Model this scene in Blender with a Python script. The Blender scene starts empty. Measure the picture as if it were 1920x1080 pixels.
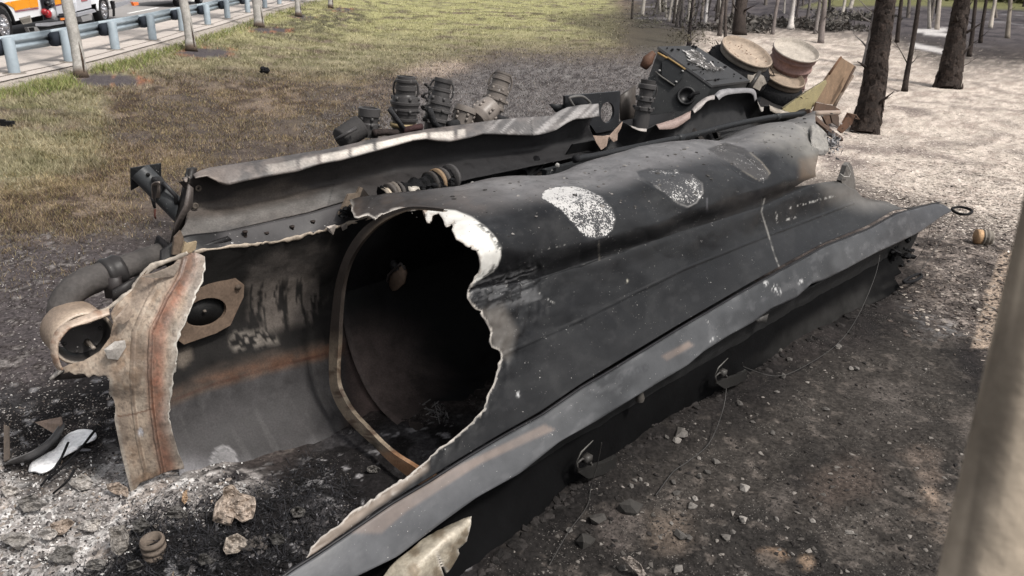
import bpy, math, random
import numpy as np
from mathutils import Vector
random.seed(7); rng = np.random.default_rng(7)
C = bpy.context.scene.collection
sc = bpy.context.scene
# ---------------------------------------------------------------- camera
F = 1450.0; H = 3.3
ROLL = math.radians(2.6); PIT = math.atan(608 / F)
FWD = np.array([0, math.cos(PIT), -math.sin(PIT)]); UP = np.array([0, math.sin(PIT), math.cos(PIT)]); RT = np.array([1., 0, 0])
cr, sr = math.cos(ROLL), math.sin(ROLL)
cam_d = bpy.data.cameras.new('camera'); cam = bpy.data.objects.new('camera', cam_d); C.objects.link(cam)
IR = RT * cr + UP * sr          # image right
IU = -RT * sr + UP * cr         # image up
from mathutils import Matrix
cam.matrix_world = Matrix(((IR[0], IU[0], -FWD[0], 0), (IR[1], IU[1], -FWD[1], 0), (IR[2], IU[2], -FWD[2], H), (0, 0, 0, 1)))
cam_d.sensor_width = 36; cam_d.lens = F / 1920 * 36; cam_d.clip_end = 2000; cam_d.clip_start = 0.05
cam_d.dof.use_dof = True; cam_d.dof.focus_distance = 6.0; cam_d.dof.aperture_fstop = 5.0
sc.camera = cam
# ---------------------------------------------------------------- light
SUN_EL, SUN_AZ = math.radians(55), math.radians(120)      # azimuth from +Y towards +X
w = bpy.data.worlds.new('World'); sc.world = w; w.use_nodes = True
nt = w.node_tree; nt.nodes.clear()
out = nt.nodes.new('ShaderNodeOutputWorld'); bg = nt.nodes.new('ShaderNodeBackground')
sky = nt.nodes.new('ShaderNodeTexSky'); sky.sky_type = 'NISHITA'; sky.sun_disc = False
sky.sun_elevation = SUN_EL; sky.sun_rotation = SUN_AZ; sky.dust_density = 5; sky.air_density = 1.0; sky.ozone_density = .6
hs = nt.nodes.new('ShaderNodeHueSaturation'); hs.inputs['Saturation'].default_value = 0.20
nt.links.new(sky.outputs[0], hs.inputs['Color']); nt.links.new(hs.outputs[0], bg.inputs[0])
bg.inputs[1].default_value = 0.12; nt.links.new(bg.outputs[0], out.inputs[0])
sd_ = bpy.data.lights.new('sun', 'SUN'); sun = bpy.data.objects.new('sun', sd_); C.objects.link(sun)
sd_.energy = 2.4; sd_.angle = math.radians(7); sd_.color = (1, .95, .88)
sv = Vector((math.sin(SUN_AZ) * math.cos(SUN_EL), math.cos(SUN_AZ) * math.cos(SUN_EL), math.sin(SUN_EL)))
sun.rotation_euler = sv.to_track_quat('Z', 'Y').to_euler()
sc.view_settings.view_transform = 'Standard'; sc.view_settings.look = 'None'
sc.view_settings.exposure = 0.45; sc.view_settings.gamma = 1.0; sc.view_settings.use_curve_mapping = False
# ---------------------------------------------------------------- geometry of the place
def ray(px, py):
    u = (px - 960) / F; v = (py - 540) / F
    return FWD + IR * u - IU * v
CP = np.array([0, 0, H])
def G(px, py, h=0.):
    r = ray(px, py); return CP + r * ((h - H) / r[2])
O3 = G(560, 1080, .62); _B = G(1780, 392, .62)
AX = (_B - O3) / np.linalg.norm(_B - O3); NX = np.array([-AX[1], AX[0], 0])     # along the wreck, across it (away from camera)
def Q(px, py, q):
    r = ray(px, py); return CP + r * ((q - (CP - O3) @ NX) / (r @ NX))
def S(px, py, s):
    r = ray(px, py); return CP + r * ((s - (CP - O3) @ AX) / (r @ AX))
def D(px, py, d):
    return CP + ray(px, py) * d
def T(s, q, h):
    p = O3 + AX * s + NX * q; return np.array([p[0], p[1], h])
def tq(p):
    d = np.asarray(p) - O3; return np.array([d @ AX, d @ NX, p[2]])
def proj(P):
    d = np.asarray(P, float) - CP; z = d @ FWD; z = np.where(np.abs(z) < 1e-3, 1e-3, z)
    return 960 + F * (d @ IR) / z, 540 - F * (d @ IU) / z, z
def lin(r, g, b, k=1.6):
    f = lambda c: (c / 12.92 if c <= .04045 else ((c + .055) / 1.055) ** 2.4)
    return np.array([f(r / 255), f(g / 255), f(b / 255)]) / k
# ---------------------------------------------------------------- numeric helpers
def _h(i, j, k):
    n = (i * 374761393 + j * 668265263 + k * 2147483647 * 3 + 12345) & 0x7fffffff
    n = ((n ^ (n >> 13)) * 1274126177) & 0x7fffffff
    n = (n ^ (n >> 16)) & 0xffff
    return n / 65535.0
def vn(x, y, z=0.):
    x, y, z = np.broadcast_arrays(np.asarray(x, float), np.asarray(y, float), np.asarray(z, float))
    i = np.floor(x).astype(np.int64); j = np.floor(y).astype(np.int64); k = np.floor(z).astype(np.int64)
    f = x - i; g = y - j; e = z - k
    f = f * f * (3 - 2 * f); g = g * g * (3 - 2 * g); e = e * e * (3 - 2 * e)
    r = 0
    for a in (0, 1):
        for b in (0, 1):
            for c in (0, 1):
                r = r + _h(i + a, j + b, k + c) * (f if a else 1 - f) * (g if b else 1 - g) * (e if c else 1 - e)
    return r
def fbm(x, y, z=0., o=4):
    r = 0; a = .5; t = 0
    for _ in range(o):
        r = r + a * vn(x, y, z); t += a; a *= .55; x = np.asarray(x) * 2.03 + 7.1; y = np.asarray(y) * 2.03 + 3.7; z = np.asarray(z) * 2.03 + 1.3
    return r / t
def ss(a, b, x):
    t = np.clip((x - a) / (b - a + 1e-9), 0, 1); return t * t * (3 - 2 * t)
def sdf(poly, x, y):
    p = np.asarray(poly, float); n = len(p); x = np.asarray(x, float); y = np.asarray(y, float)
    d = np.full(x.shape, 1e18); ins = np.zeros(x.shape, bool)
    for i in range(n):
        ax, ay = p[i]; bx, by = p[(i + 1) % n]; ex, ey = bx - ax, by - ay
        t = np.clip(((x - ax) * ex + (y - ay) * ey) / (ex * ex + ey * ey + 1e-12), 0, 1)
        d = np.minimum(d, (x - ax - ex * t) ** 2 + (y - ay - ey * t) ** 2)
        c = ((ay > y) != (by > y)) & (x < ex * (y - ay) / (ey if abs(ey) > 1e-12 else 1e-12) + ax)
        ins ^= c
    return np.where(ins, -1, 1) * np.sqrt(d)
def plined(pl, x, y):
    d = np.full(np.shape(x), 1e18)
    for (ax, ay), (bx, by) in zip(pl[:-1], pl[1:]):
        ex, ey = bx - ax, by - ay
        t = np.clip(((x - ax) * ex + (y - ay) * ey) / (ex * ex + ey * ey + 1e-12), 0, 1)
        d = np.minimum(d, (x - ax - ex * t) ** 2 + (y - ay - ey * t) ** 2)
    return np.sqrt(d)
def nearest(poly, x, y):
    p = np.asarray(poly, float); n = len(p); best = np.full(x.shape, 1e18); bx_ = x.copy(); by_ = y.copy()
    for i in range(n):
        ax, ay = p[i]; bx, by = p[(i + 1) % n]; ex, ey = bx - ax, by - ay
        t = np.clip(((x - ax) * ex + (y - ay) * ey) / (ex * ex + ey * ey + 1e-12), 0, 1)
        qx = ax + ex * t; qy = ay + ey * t; d = (x - qx) ** 2 + (y - qy) ** 2
        m = d < best; best = np.where(m, d, best); bx_ = np.where(m, qx, bx_); by_ = np.where(m, qy, by_)
    return bx_, by_
def mix(col, m, c):
    m = np.asarray(m)[..., None]; return col * (1 - m) + np.asarray(c) * m
def jag(poly, amp, step, seed=0, closed=True):
    rg = np.random.default_rng(seed); out = []; n = len(poly)
    for i in range(n):
        a = np.array(poly[i], float); b = np.array(poly[(i + 1) % n], float); k = max(1, int(np.linalg.norm(b - a) / step)); 
        if k > 60: k = 1
        for j in range(k):
            p = a + (b - a) * j / k; out.append(tuple(p + (rg.normal(0, amp, 2) if j else 0)))
    return out
def crs(P, n):
    """Catmull-Rom through the rows of P, n samples"""
    P = np.asarray(P, float); k = len(P); t = np.linspace(0, k - 1, n); i = np.minimum(t.astype(int), k - 2); f = (t - i)
    sh = (-1,) + (1,) * (P.ndim - 1); f = f.reshape(sh)
    g = lambda j: P[np.clip(j, 0, k - 1)]
    p0, p1, p2, p3 = g(i - 1), g(i), g(i + 1), g(i + 2)
    return .5 * ((2 * p1) + (p2 - p0) * f + (2 * p0 - 5 * p1 + 4 * p2 - p3) * f ** 2 + (3 * p1 - p0 - 3 * p2 + p3) * f ** 3)
# ---------------------------------------------------------------- materials
def mat(name, rough=.6, metal=0., bump=.3, bs=30., var=.35, vs=6., speck=0., spc=(.45, .43, .41), ss_=90., rv=.15, fine=.0, spec=.5):
    m = bpy.data.materials.new(name); m.use_nodes = True; t = m.node_tree; N = t.nodes; L = t.links
    b = N['Principled BSDF']; b.inputs['Roughness'].default_value = rough; b.inputs['Metallic'].default_value = metal
    b.inputs['Specular IOR Level'].default_value = spec
    at = N.new('ShaderNodeAttribute'); at.attribute_name = 'Col'
    tc = N.new('ShaderNodeTexCoord')
    n1 = N.new('ShaderNodeTexNoise'); n1.inputs['Scale'].default_value = vs; n1.inputs['Detail'].default_value = 9; n1.inputs['Roughness'].default_value = .65
    L.new(tc.outputs['Object'], n1.inputs['Vector'])
    mr = N.new('ShaderNodeMapRange'); mr.inputs[1].default_value = .3; mr.inputs[2].default_value = .7
    mr.inputs[3].default_value = 1 - var; mr.inputs[4].default_value = 1 + var
    L.new(n1.outputs[0], mr.inputs[0])
    mm = N.new('ShaderNodeVectorMath'); mm.operation = 'SCALE'; L.new(at.outputs['Color'], mm.inputs[0]); L.new(mr.outputs[0], mm.inputs['Scale'])
    last = mm.outputs[0]
    n2 = N.new('ShaderNodeTexNoise'); n2.inputs['Scale'].default_value = bs; n2.inputs['Detail'].default_value = 6
    L.new(tc.outputs['Object'], n2.inputs['Vector'])
    if fine:
        m2 = N.new('ShaderNodeMapRange'); m2.inputs[1].default_value = .35; m2.inputs[2].default_value = .65; m2.inputs[3].default_value = 1 - fine; m2.inputs[4].default_value = 1 + fine
        L.new(n2.outputs[0], m2.inputs[0]); v2 = N.new('ShaderNodeVectorMath'); v2.operation = 'SCALE'; L.new(last, v2.inputs[0]); L.new(m2.outputs[0], v2.inputs['Scale']); last = v2.outputs[0]
    if speck:
        vo = N.new('ShaderNodeTexNoise'); vo.inputs['Scale'].default_value = ss_; vo.inputs['Detail'].default_value = 3
        L.new(tc.outputs['Object'], vo.inputs['Vector'])
        r = N.new('ShaderNodeMapRange'); r.inputs[1].default_value = .78 - speck * .2; r.inputs[2].default_value = .80 - speck * .2; L.new(vo.outputs[0], r.inputs[0])
        n4 = N.new('ShaderNodeTexNoise'); n4.inputs['Scale'].default_value = 3.; L.new(tc.outputs['Object'], n4.inputs['Vector'])
        r4 = N.new('ShaderNodeMapRange'); r4.inputs[1].default_value = .45; r4.inputs[2].default_value = .65; L.new(n4.outputs[0], r4.inputs[0])
        mu = N.new('ShaderNodeMath'); mu.operation = 'MULTIPLY'; L.new(r.outputs[0], mu.inputs[0]); L.new(r4.outputs[0], mu.inputs[1])
        mx = N.new('ShaderNodeMix'); mx.data_type = 'RGBA'; L.new(mu.outputs[0], mx.inputs[0]); L.new(last, mx.inputs[6]); mx.inputs[7].default_value = (*spc, 1); last = mx.outputs[2]
    if name == 'sooted_steel':
        ma = N.new('ShaderNodeAttribute'); ma.attribute_name = 'Msk'
        sn = N.new('ShaderNodeTexNoise'); sn.inputs['Scale'].default_value = 75; sn.inputs['Detail'].default_value = 4; sn.inputs['Roughness'].default_value = .6; L.new(tc.outputs['Object'], sn.inputs['Vector'])
        sb = N.new('ShaderNodeTexNoise'); sb.inputs['Scale'].default_value = 11; sb.inputs['Detail'].default_value = 5; L.new(tc.outputs['Object'], sb.inputs['Vector'])
        sm_ = N.new('ShaderNodeMath'); sm_.operation = 'MULTIPLY_ADD'; sm_.inputs[1].default_value = .55; L.new(sb.outputs[0], sm_.inputs[0]); L.new(sn.outputs[0], sm_.inputs[2])
        sa = N.new('ShaderNodeMath'); sa.operation = 'MULTIPLY_ADD'; sa.inputs[1].default_value = .42; L.new(ma.outputs['Fac'], sa.inputs[0]); L.new(sm_.outputs[0], sa.inputs[2])
        sr_ = N.new('ShaderNodeMapRange'); sr_.inputs[1].default_value = 1.01; sr_.inputs[2].default_value = 1.05; L.new(sa.outputs[0], sr_.inputs[0])
        sx = N.new('ShaderNodeMix'); sx.data_type = 'RGBA'; L.new(sr_.outputs[0], sx.inputs[0]); L.new(last, sx.inputs[6]); sx.inputs[7].default_value = (.44, .43, .42, 1); last = sx.outputs[2]
    L.new(last, b.inputs['Base Color'])
    rr = N.new('ShaderNodeMapRange'); rr.inputs[1].default_value = .3; rr.inputs[2].default_value = .7; rr.inputs[3].default_value = rough - rv; rr.inputs[4].default_value = min(1, rough + rv)
    L.new(n1.outputs[0], rr.inputs[0]); L.new(rr.outputs[0], b.inputs['Roughness'])
    bp = N.new('ShaderNodeBump'); bp.inputs['Strength'].default_value = bump; bp.inputs['Distance'].default_value = .01
    L.new(n2.outputs[0], bp.inputs['Height']); L.new(bp.outputs[0], b.inputs['Normal'])
    return m
M = dict(
    soot=mat('sooted_steel', .40, 0, .10, 60, .20, 5, .30, rv=.10, spec=.20),
    under=mat('sooted_shaded_underside', .9, 0, .3, 40, .3, 5, rv=.05, spec=.05),
    inner=mat('sooted_inner_steel', .7, 0, .2, 80, .35, 9, spec=.3, fine=.15),
    bare=mat('scorched_bare_metal', .55, .1, .25, 60, .22, 8, fine=.15),
    char=mat('char', .85, 0, .8, 50, .5, 18, spec=.2),
    rust=mat('rusty_steel', .75, 0, .25, 50, .30, 9, fine=.13, spec=.3),
    ground=mat('burnt_soil', .95, 0, 1., 35, .38, 14, .6, (.26, .24, .22), 85, 0.05, .35, spec=.15),
    blade=mat('grass_blades', .8, 0, .0, 10, .2, 2, spec=.15),
    flake=mat('ash_flakes', .85, 0, .3, 60, .25, 30, spec=.2),
    bark=mat('bark', .9, 0, 1., 25, .4, 10, fine=.4, spec=.15),
    palm=mat('palm_bark', .9, 0, .5, 25, .18, 6, fine=.15, spec=.2),
    galv=mat('galvanised_steel', .5, .0, .05, 20, .12, 4),
    paint=mat('truck_paint', .25, 0, .0, 20, .03, 2, rv=.02),
    rubber=mat('tyre_rubber', .85, 0, .3, 60, .2, 10, spec=.2),
    chrome=mat('polished_wheel', .25, .8, .0, 20, .1, 10, rv=.05),
    road=mat('concrete_road', .9, 0, .3, 60, .10, 1.5, .55, (.25, .24, .23), 30, .03, .12, spec=.2),
    leaf=mat('leaves', .7, 0, .0, 10, .3, 3, spec=.2),
)
# ---------------------------------------------------------------- object helpers
ORG = {}
def empty(name, label, cat, loc=(0, 0, 0), group=None, rz=0):
    o = bpy.data.objects.new(name, None); C.objects.link(o); o.location = [float(v) for v in loc]; o.rotation_euler = (0, 0, rz)
    o['label'] = label; o['category'] = cat; o.empty_display_size = .2
    if group: o['group'] = group
    ORG[o.name] = np.array(loc, float); return o
def tag(o, label=None, cat=None, group=None, kind=None):
    if label: o['label'] = label
    if cat: o['category'] = cat
    if group: o['group'] = group
    if kind: o['kind'] = kind
    return o
def mk(name, V, Fc, m, parent=None, col=(.1, .1, .1), smooth=True, local=False, thick=0, org=None, msk=None):
    V = np.asarray(V, float).reshape(-1, 3)
    o0 = ORG[parent.name] if parent is not None else (np.zeros(3) if org is None else np.asarray(org, float))
    if not local: V = V - o0
    me = bpy.data.meshes.new(name)
    if isinstance(Fc, np.ndarray):
        k = Fc.shape[1]; me.vertices.add(len(V)); me.vertices.foreach_set('co', V.ravel())
        me.loops.add(Fc.size); me.loops.foreach_set('vertex_index', Fc.ravel().astype(np.int32))
        me.polygons.add(len(Fc)); me.polygons.foreach_set('loop_start', np.arange(0, Fc.size, k, dtype=np.int32))
        me.update(calc_edges=True)
    else:
        me.from_pydata(V.tolist(), [], Fc)
    a = me.color_attributes.new('Col', 'FLOAT_COLOR', 'POINT')
    c = np.ones((len(V), 4)); c[:, :3] = np.clip(np.asarray(col), .002, .95); a.data.foreach_set('color', c.ravel())
    if msk is not None:
        am = me.attributes.new('Msk', 'FLOAT', 'POINT'); am.data.foreach_set('value', np.ascontiguousarray(msk, dtype=np.float32))
    me.polygons.foreach_set('use_smooth', [bool(smooth)] * len(me.polygons))
    me.materials.append(M[m] if isinstance(m, str) else m)
    me.validate()
    o = bpy.data.objects.new(name, me); C.objects.link(o)
    if parent is not None:
        o.parent = parent; ORG[o.name] = o0
    else:
        if not local: o.location = [float(v) for v in o0]
        ORG[o.name] = o0
    if thick:
        md = o.modifiers.new('solid', 'SOLIDIFY'); md.thickness = thick; md.offset = 0
    return o
class MB:
    def __init__(s): s.V = []; s.F = []; s.K = []; s.n = 0
    def add(s, V, Fc, col=(.1, .1, .1)):
        V = np.asarray(V, float).reshape(-1, 3); s.V.append(V)
        s.F += [tuple(int(i) + s.n for i in f) for f in Fc]
        c = np.asarray(col, float); s.K.append(np.broadcast_to(c, (len(V), 3)).copy()); s.n += len(V); return s
    def build(s, name, m, parent=None, **k):
        return mk(name, np.concatenate(s.V), s.F, m, parent, col=np.concatenate(s.K), **k)
    # --- shapes
    def box(s, p0, ex, ey, ez, col, bev=0):
        p0, ex, ey, ez = [np.asarray(v, float) for v in (p0, ex, ey, ez)]
        V = [p0 + ex * a + ey * b + ez * c for c in (0, 1) for b in (0, 1) for a in (0, 1)]
        return s.add(V, [(0, 2, 3, 1), (4, 5, 7, 6), (0, 1, 5, 4), (2, 6, 7, 3), (0, 4, 6, 2), (1, 3, 7, 5)], col)
    def hexa(s, a, b, col):
        """a, b: two quads of four points, joined"""
        return s.add(list(a) + list(b), [(3, 2, 1, 0), (4, 5, 6, 7), (0, 1, 5, 4), (1, 2, 6, 5), (2, 3, 7, 6), (3, 0, 4, 7)], col)
    def plate(s, pts, th, col):
        P = np.asarray(pts, float); n = len(P); nn = np.zeros(3)
        for i in range(n): nn += np.cross(P[i], P[(i + 1) % n])
        nn /= np.linalg.norm(nn) + 1e-9; nn = nn * th / 2
        V = np.concatenate([P + nn, P - nn]); Fc = [tuple(range(n)), tuple(range(2 * n - 1, n - 1, -1))]
        Fc += [(i, i + n, (i + 1) % n + n, (i + 1) % n) for i in range(n)]
        return s.add(V, Fc, col)
    def tube(s, pts, rad, col, n=12, cap=True, rough=0., seed=0, flat=1.):
        P = np.asarray(pts, float); k = len(P); r = np.broadcast_to(np.asarray(rad, float), (k,))
        tn = np.gradient(P, axis=0); tn /= np.linalg.norm(tn, axis=1)[:, None] + 1e-12
        u = np.cross(tn[0], [0, 0, 1.]);
        if np.linalg.norm(u) < .05: u = np.cross(tn[0], [1., 0, 0])
        V = []
        cc = np.asarray(col, float); K = []
        for i in range(k):
            u = u - tn[i] * (u @ tn[i]); u /= np.linalg.norm(u) + 1e-12; v = np.cross(tn[i], u)
            for j in range(n):
                a = 2 * math.pi * j / n; rr = r[i]
                if rough: rr *= 1 + rough * (float(vn(j * .9 + seed, i * .7, seed * 3.1)) - .5)
                V.append(P[i] + (u * math.cos(a) * flat + v * math.sin(a)) * rr)
                K.append(cc[i] if cc.ndim == 2 else cc)
        Fc = [(i * n + j, i * n + (j + 1) % n, (i + 1) * n + (j + 1) % n, (i + 1) * n + j) for i in range(k - 1) for j in range(n)]
        if cap: Fc += [tuple(range(n - 1, -1, -1)), tuple(range((k - 1) * n, k * n))]
        return s.add(V, Fc, K)
    def lathe(s, c, ax, prof, col, n=24, ref=None, ph=0, arc=2 * math.pi):
        """prof: list of (radius, along axis)"""
        c = np.asarray(c, float); ax = np.asarray(ax, float); ax = ax / np.linalg.norm(ax)
        u = np.cross(ax, [0.31, .2, .9] if ref is None else ref); u /= np.linalg.norm(u); v = np.cross(ax, u); V = []; K = []; cc = np.asarray(col, float)
        full = arc > 6.28; m_ = n if full else n + 1
        for i, (r, z) in enumerate(prof):
            for j in range(m_):
                a = ph + arc * j / n; V.append(c + ax * z + (u * math.cos(a) + v * math.sin(a)) * r); K.append(cc[i] if cc.ndim == 2 else cc)
        Fc = [(i * m_ + j, i * m_ + (j + 1) % m_, (i + 1) * m_ + (j + 1) % m_, (i + 1) * m_ + j) for i in range(len(prof) - 1) for j in range(n)]
        return s.add(V, Fc, K)
    def rock(s, c, r, col, seed=0, sq=.7):
        g = (1 + 5 ** .5) / 2
        b = np.array([(-1, g, 0), (1, g, 0), (-1, -g, 0), (1, -g, 0), (0, -1, g), (0, 1, g), (0, -1, -g), (0, 1, -g), (g, 0, -1), (g, 0, 1), (-g, 0, -1), (-g, 0, 1)]) / 1.9
        f = [(0, 11, 5), (0, 5, 1), (0, 1, 7), (0, 7, 10), (0, 10, 11), (1, 5, 9), (5, 11, 4), (11, 10, 2), (10, 7, 6), (7, 1, 8), (3, 9, 4), (3, 4, 2), (3, 2, 6), (3, 6, 8), (3, 8, 9), (4, 9, 5), (2, 4, 11), (6, 2, 10), (8, 6, 7), (9, 8, 1)]
        rg = np.random.default_rng(seed); b = b * (1 + rg.uniform(-.32, .32, (12, 1))) * rg.uniform(.7, 1.25, 3) * [1, 1, sq]
        a = rg.uniform(0, 6.28); R = np.array([[math.cos(a), -math.sin(a), 0], [math.sin(a), math.cos(a), 0], [0, 0, 1]])
        return s.add(b @ R.T * r + np.asarray(c), f, col)
def grid_faces(nu, nv):
    i = np.arange((nu - 1) * (nv - 1)); a = i // (nv - 1); b = i % (nv - 1); k = a * nv + b
    return np.stack([k, k + 1, k + nv + 1, k + nv], 1)
def sheet(name, P, m, parent, holes=(), paint=None, thick=.008, edge=None, edgew=4., disp=0., ds=6., smooth=True, mask=None):
    """P: (nu,nv,3) world grid; holes: outlines (as seen in the photograph) cut out of it"""
    nu, nv, _ = P.shape
    if disp:
        du = np.gradient(P, axis=0); dv = np.gradient(P, axis=1); nn = np.cross(du, dv); nn /= np.linalg.norm(nn, axis=2)[..., None] + 1e-12
        P = P + nn * ((fbm(P[..., 0] * ds, P[..., 1] * ds, P[..., 2] * ds) - .5) * 2 * disp)[..., None]
    V = P.reshape(-1, 3).copy(); Fc = grid_faces(nu, nv); x, y, z = proj(V)
    for hp in holes:
        ctr_x = x[Fc].mean(1); ctr_y = y[Fc].mean(1)
        rem = sdf(hp, ctr_x, ctr_y) < 0
        kept = Fc[~rem]; rm = Fc[rem]
        if len(rm) == 0 or len(kept) == 0: Fc = kept; continue
        bv = np.intersect1d(np.unique(kept), np.unique(rm))
        du = np.gradient(P, axis=0).reshape(-1, 3); dv = np.gradient(P, axis=1).reshape(-1, 3)
        nn = np.cross(du, dv); nn /= np.linalg.norm(nn, axis=1)[:, None] + 1e-12
        nx, ny = nearest(hp, x[bv], y[bv])
        for i, k in enumerate(bv):
            r = ray(nx[i], ny[i]); de = r @ nn[k]
            if abs(de) < .05: continue
            t = ((V[k] - CP) @ nn[k]) / de; pnew = CP + r * t
            if np.linalg.norm(pnew - V[k]) < .10: V[k] = pnew
        Fc = kept; x, y, z = proj(V)
    used = np.unique(Fc); mp = np.full(len(V), -1); mp[used] = np.arange(len(used)); V = V[used]; Fc = mp[Fc]
    x, y, z = proj(V); d = V - O3
    col = paint(x, y, d @ AX, d @ NX, V[:, 2]) if callable(paint) else np.broadcast_to(np.asarray(paint, float), (len(V), 3)).copy()
    if edge is not None:
        for hp in holes[:1]:
            e = np.abs(sdf(hp, x, y)); wv = edgew * (.25 + 2.2 * vn(x * .11, y * .11) ** 2)
            col = mix(col, ss(1, .45, e / wv), edge)
    return mk(name, V, Fc, m, parent, col=col, thick=thick, smooth=smooth, msk=mask(x, y) if mask else None)
def fl(pts, dens=200, q=None):
    """feature line -> arrays s, q, h ; pts = (px,py,q)"""
    A = np.array([tq(Q(p[0], p[1], p[2] if len(p) > 2 else q)) for p in pts]); o = np.argsort(A[:, 0]); return A[o]
def line_at(A, s, sm=.12):
    qv = np.interp(s, A[:, 0], A[:, 1]); hv = np.interp(s, A[:, 0], A[:, 2])
    k = max(1, int(sm / (s[1] - s[0]))); ker = np.hanning(2 * k + 3)[1:-1]; ker /= ker.sum()
    f = lambda a: np.convolve(np.pad(a, len(ker) // 2, mode='edge'), ker, 'valid')
    return f(qv), f(hv)
def loft_s(lines, s0, s1, nu, nv, sm=.12, lin_=False):
    s = np.linspace(s0, s1, nu); R = []
    for A in lines:
        q, h = line_at(A, s, sm); R.append(np.stack([q, h], 1))
    R = np.array(R)
    if lin_:
        t = np.linspace(0, len(R) - 1, nv); i = np.minimum(t.astype(int), len(R) - 2); f = (t - i)[:, None, None]; g = R[i] * (1 - f) + R[i + 1] * f
    else: g = crs(R, nv)
    g = np.transpose(g, (1, 0, 2))
    return O3 * [1, 1, 0] + AX * s[:, None, None] + NX * g[..., 0:1] + np.array([0, 0, 1.]) * g[..., 1:2]
def loft_p(rows, nu, nv):
    """rows of equally many 3-D control points -> smooth grid (nu along a row, nv across)"""
    R = np.array(rows, float); a = crs(R, nv); return crs(np.transpose(a, (1, 0, 2)), nu)
def dup(root, loc, rz=0, label=None, scale=None):
    def cp(o, par):
        c = o.copy(); C.objects.link(c); c.parent = par
        for ch in kids.get(o.name, []): cp(ch, c)
        return c
    kids = {}
    for o in C.objects:
        if o.parent: kids.setdefault(o.parent.name, []).append(o)
    r = cp(root, None); r.location = [float(v) for v in loc]; r.rotation_euler = (0, 0, rz)
    if label: r['label'] = label
    if scale: r.scale = scale
    return r
# ---------------------------------------------------------------- terrain
RH = .4
POSTPX = [(28, 140), (131, 118), (217, 95), (287, 77), (343, 60), (390, 48), (427, 36), (465, 25), (497, 16), (524, 9), (548, 3)]
GP = [G(x, y, RH)[:2] for x, y in POSTPX]
d0 = GP[0] - GP[1]; GPX = [GP[0] + d0 * k for k in (8, 4, 2, 1)] + GP
dE = GP[-1] - GP[-3]; GPX += [GP[-1] + dE * k for k in (1, 2, 4, 8, 16, 40)]
GPX = np.array(GPX)
def side(x, y):
    """signed distance to the guardrail line, positive on the road side"""
    x = np.asarray(x, float); y = np.asarray(y, float); best = np.full(x.shape, 1e18); sg = np.zeros(x.shape)
    for (ax, ay), (bx, by) in zip(GPX[:-1], GPX[1:]):
        ex, ey = bx - ax, by - ay; t = np.clip(((x - ax) * ex + (y - ay) * ey) / (ex * ex + ey * ey), 0, 1)
        dx = x - ax - ex * t; dy = y - ay - ey * t; d = dx * dx + dy * dy; m = d < best
        best = np.where(m, d, best); sg = np.where(m, np.sign(ex * (y - ay) - ey * (x - ax)), sg)
    return np.sqrt(best) * sg
def terr(x, y):
    x = np.asarray(x, float); y = np.asarray(y, float); s = side(x, y)
    h = RH * ss(-6.5, -.9, s)
    h = h + (fbm(x * .5, y * .5) - .5) * .16 * ss(-1., -2.5, s) + (fbm(x * 2.3, y * 2.3) - .5) * .07 * ss(-.6, -1.2, s) + (fbm(x * 9, y * 9, 3) - .5) * .03 * ss(-.9, -1.4, s)
    d = np.hypot(x, y - 4)
    h = h + ss(30, 120, y) * ss(6, 25, x) * 2.2
    # slumped ash and char heap under the broken end
    px, py, z = proj(np.stack([x, y, np.zeros_like(x) + .05], -1))
    heap = ss(40, -90, sdf([(300, 905), (420, 880), (550, 905), (600, 885), (620, 900), (660, 940), (600, 1010), (560, 1100), (230, 1120), (220, 960)], px, py))
    h = h + heap * (.09 + .10 * fbm(x * 6, y * 6, 9))
    ashy = ss(40, -20, sdf([(-300, 880), (60, 880), (150, 850), (235, 850), (270, 905), (560, 890), (640, 870), (690, 900), (560, 1100), (-300, 1300)], px, py))
    h = h + ashy * (.05 * (fbm(x * 16, y * 16, 2) - .4) + .025 * np.abs(fbm(x * 40, y * 40, 6) - .5) * 2)
    return h
def Gt(px, py):
    h = 0.
    for _ in range(6):
        p = G(px, py, h); h = float(terr(p[0], p[1]))
    p = G(px, py, h); return p
MULCH = [(200, 150, 75, 14), (385, 100, 55, 10), (505, 57, 40, 5), (570, 32, 24, 3), (640, 18, 22, 3)]
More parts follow.
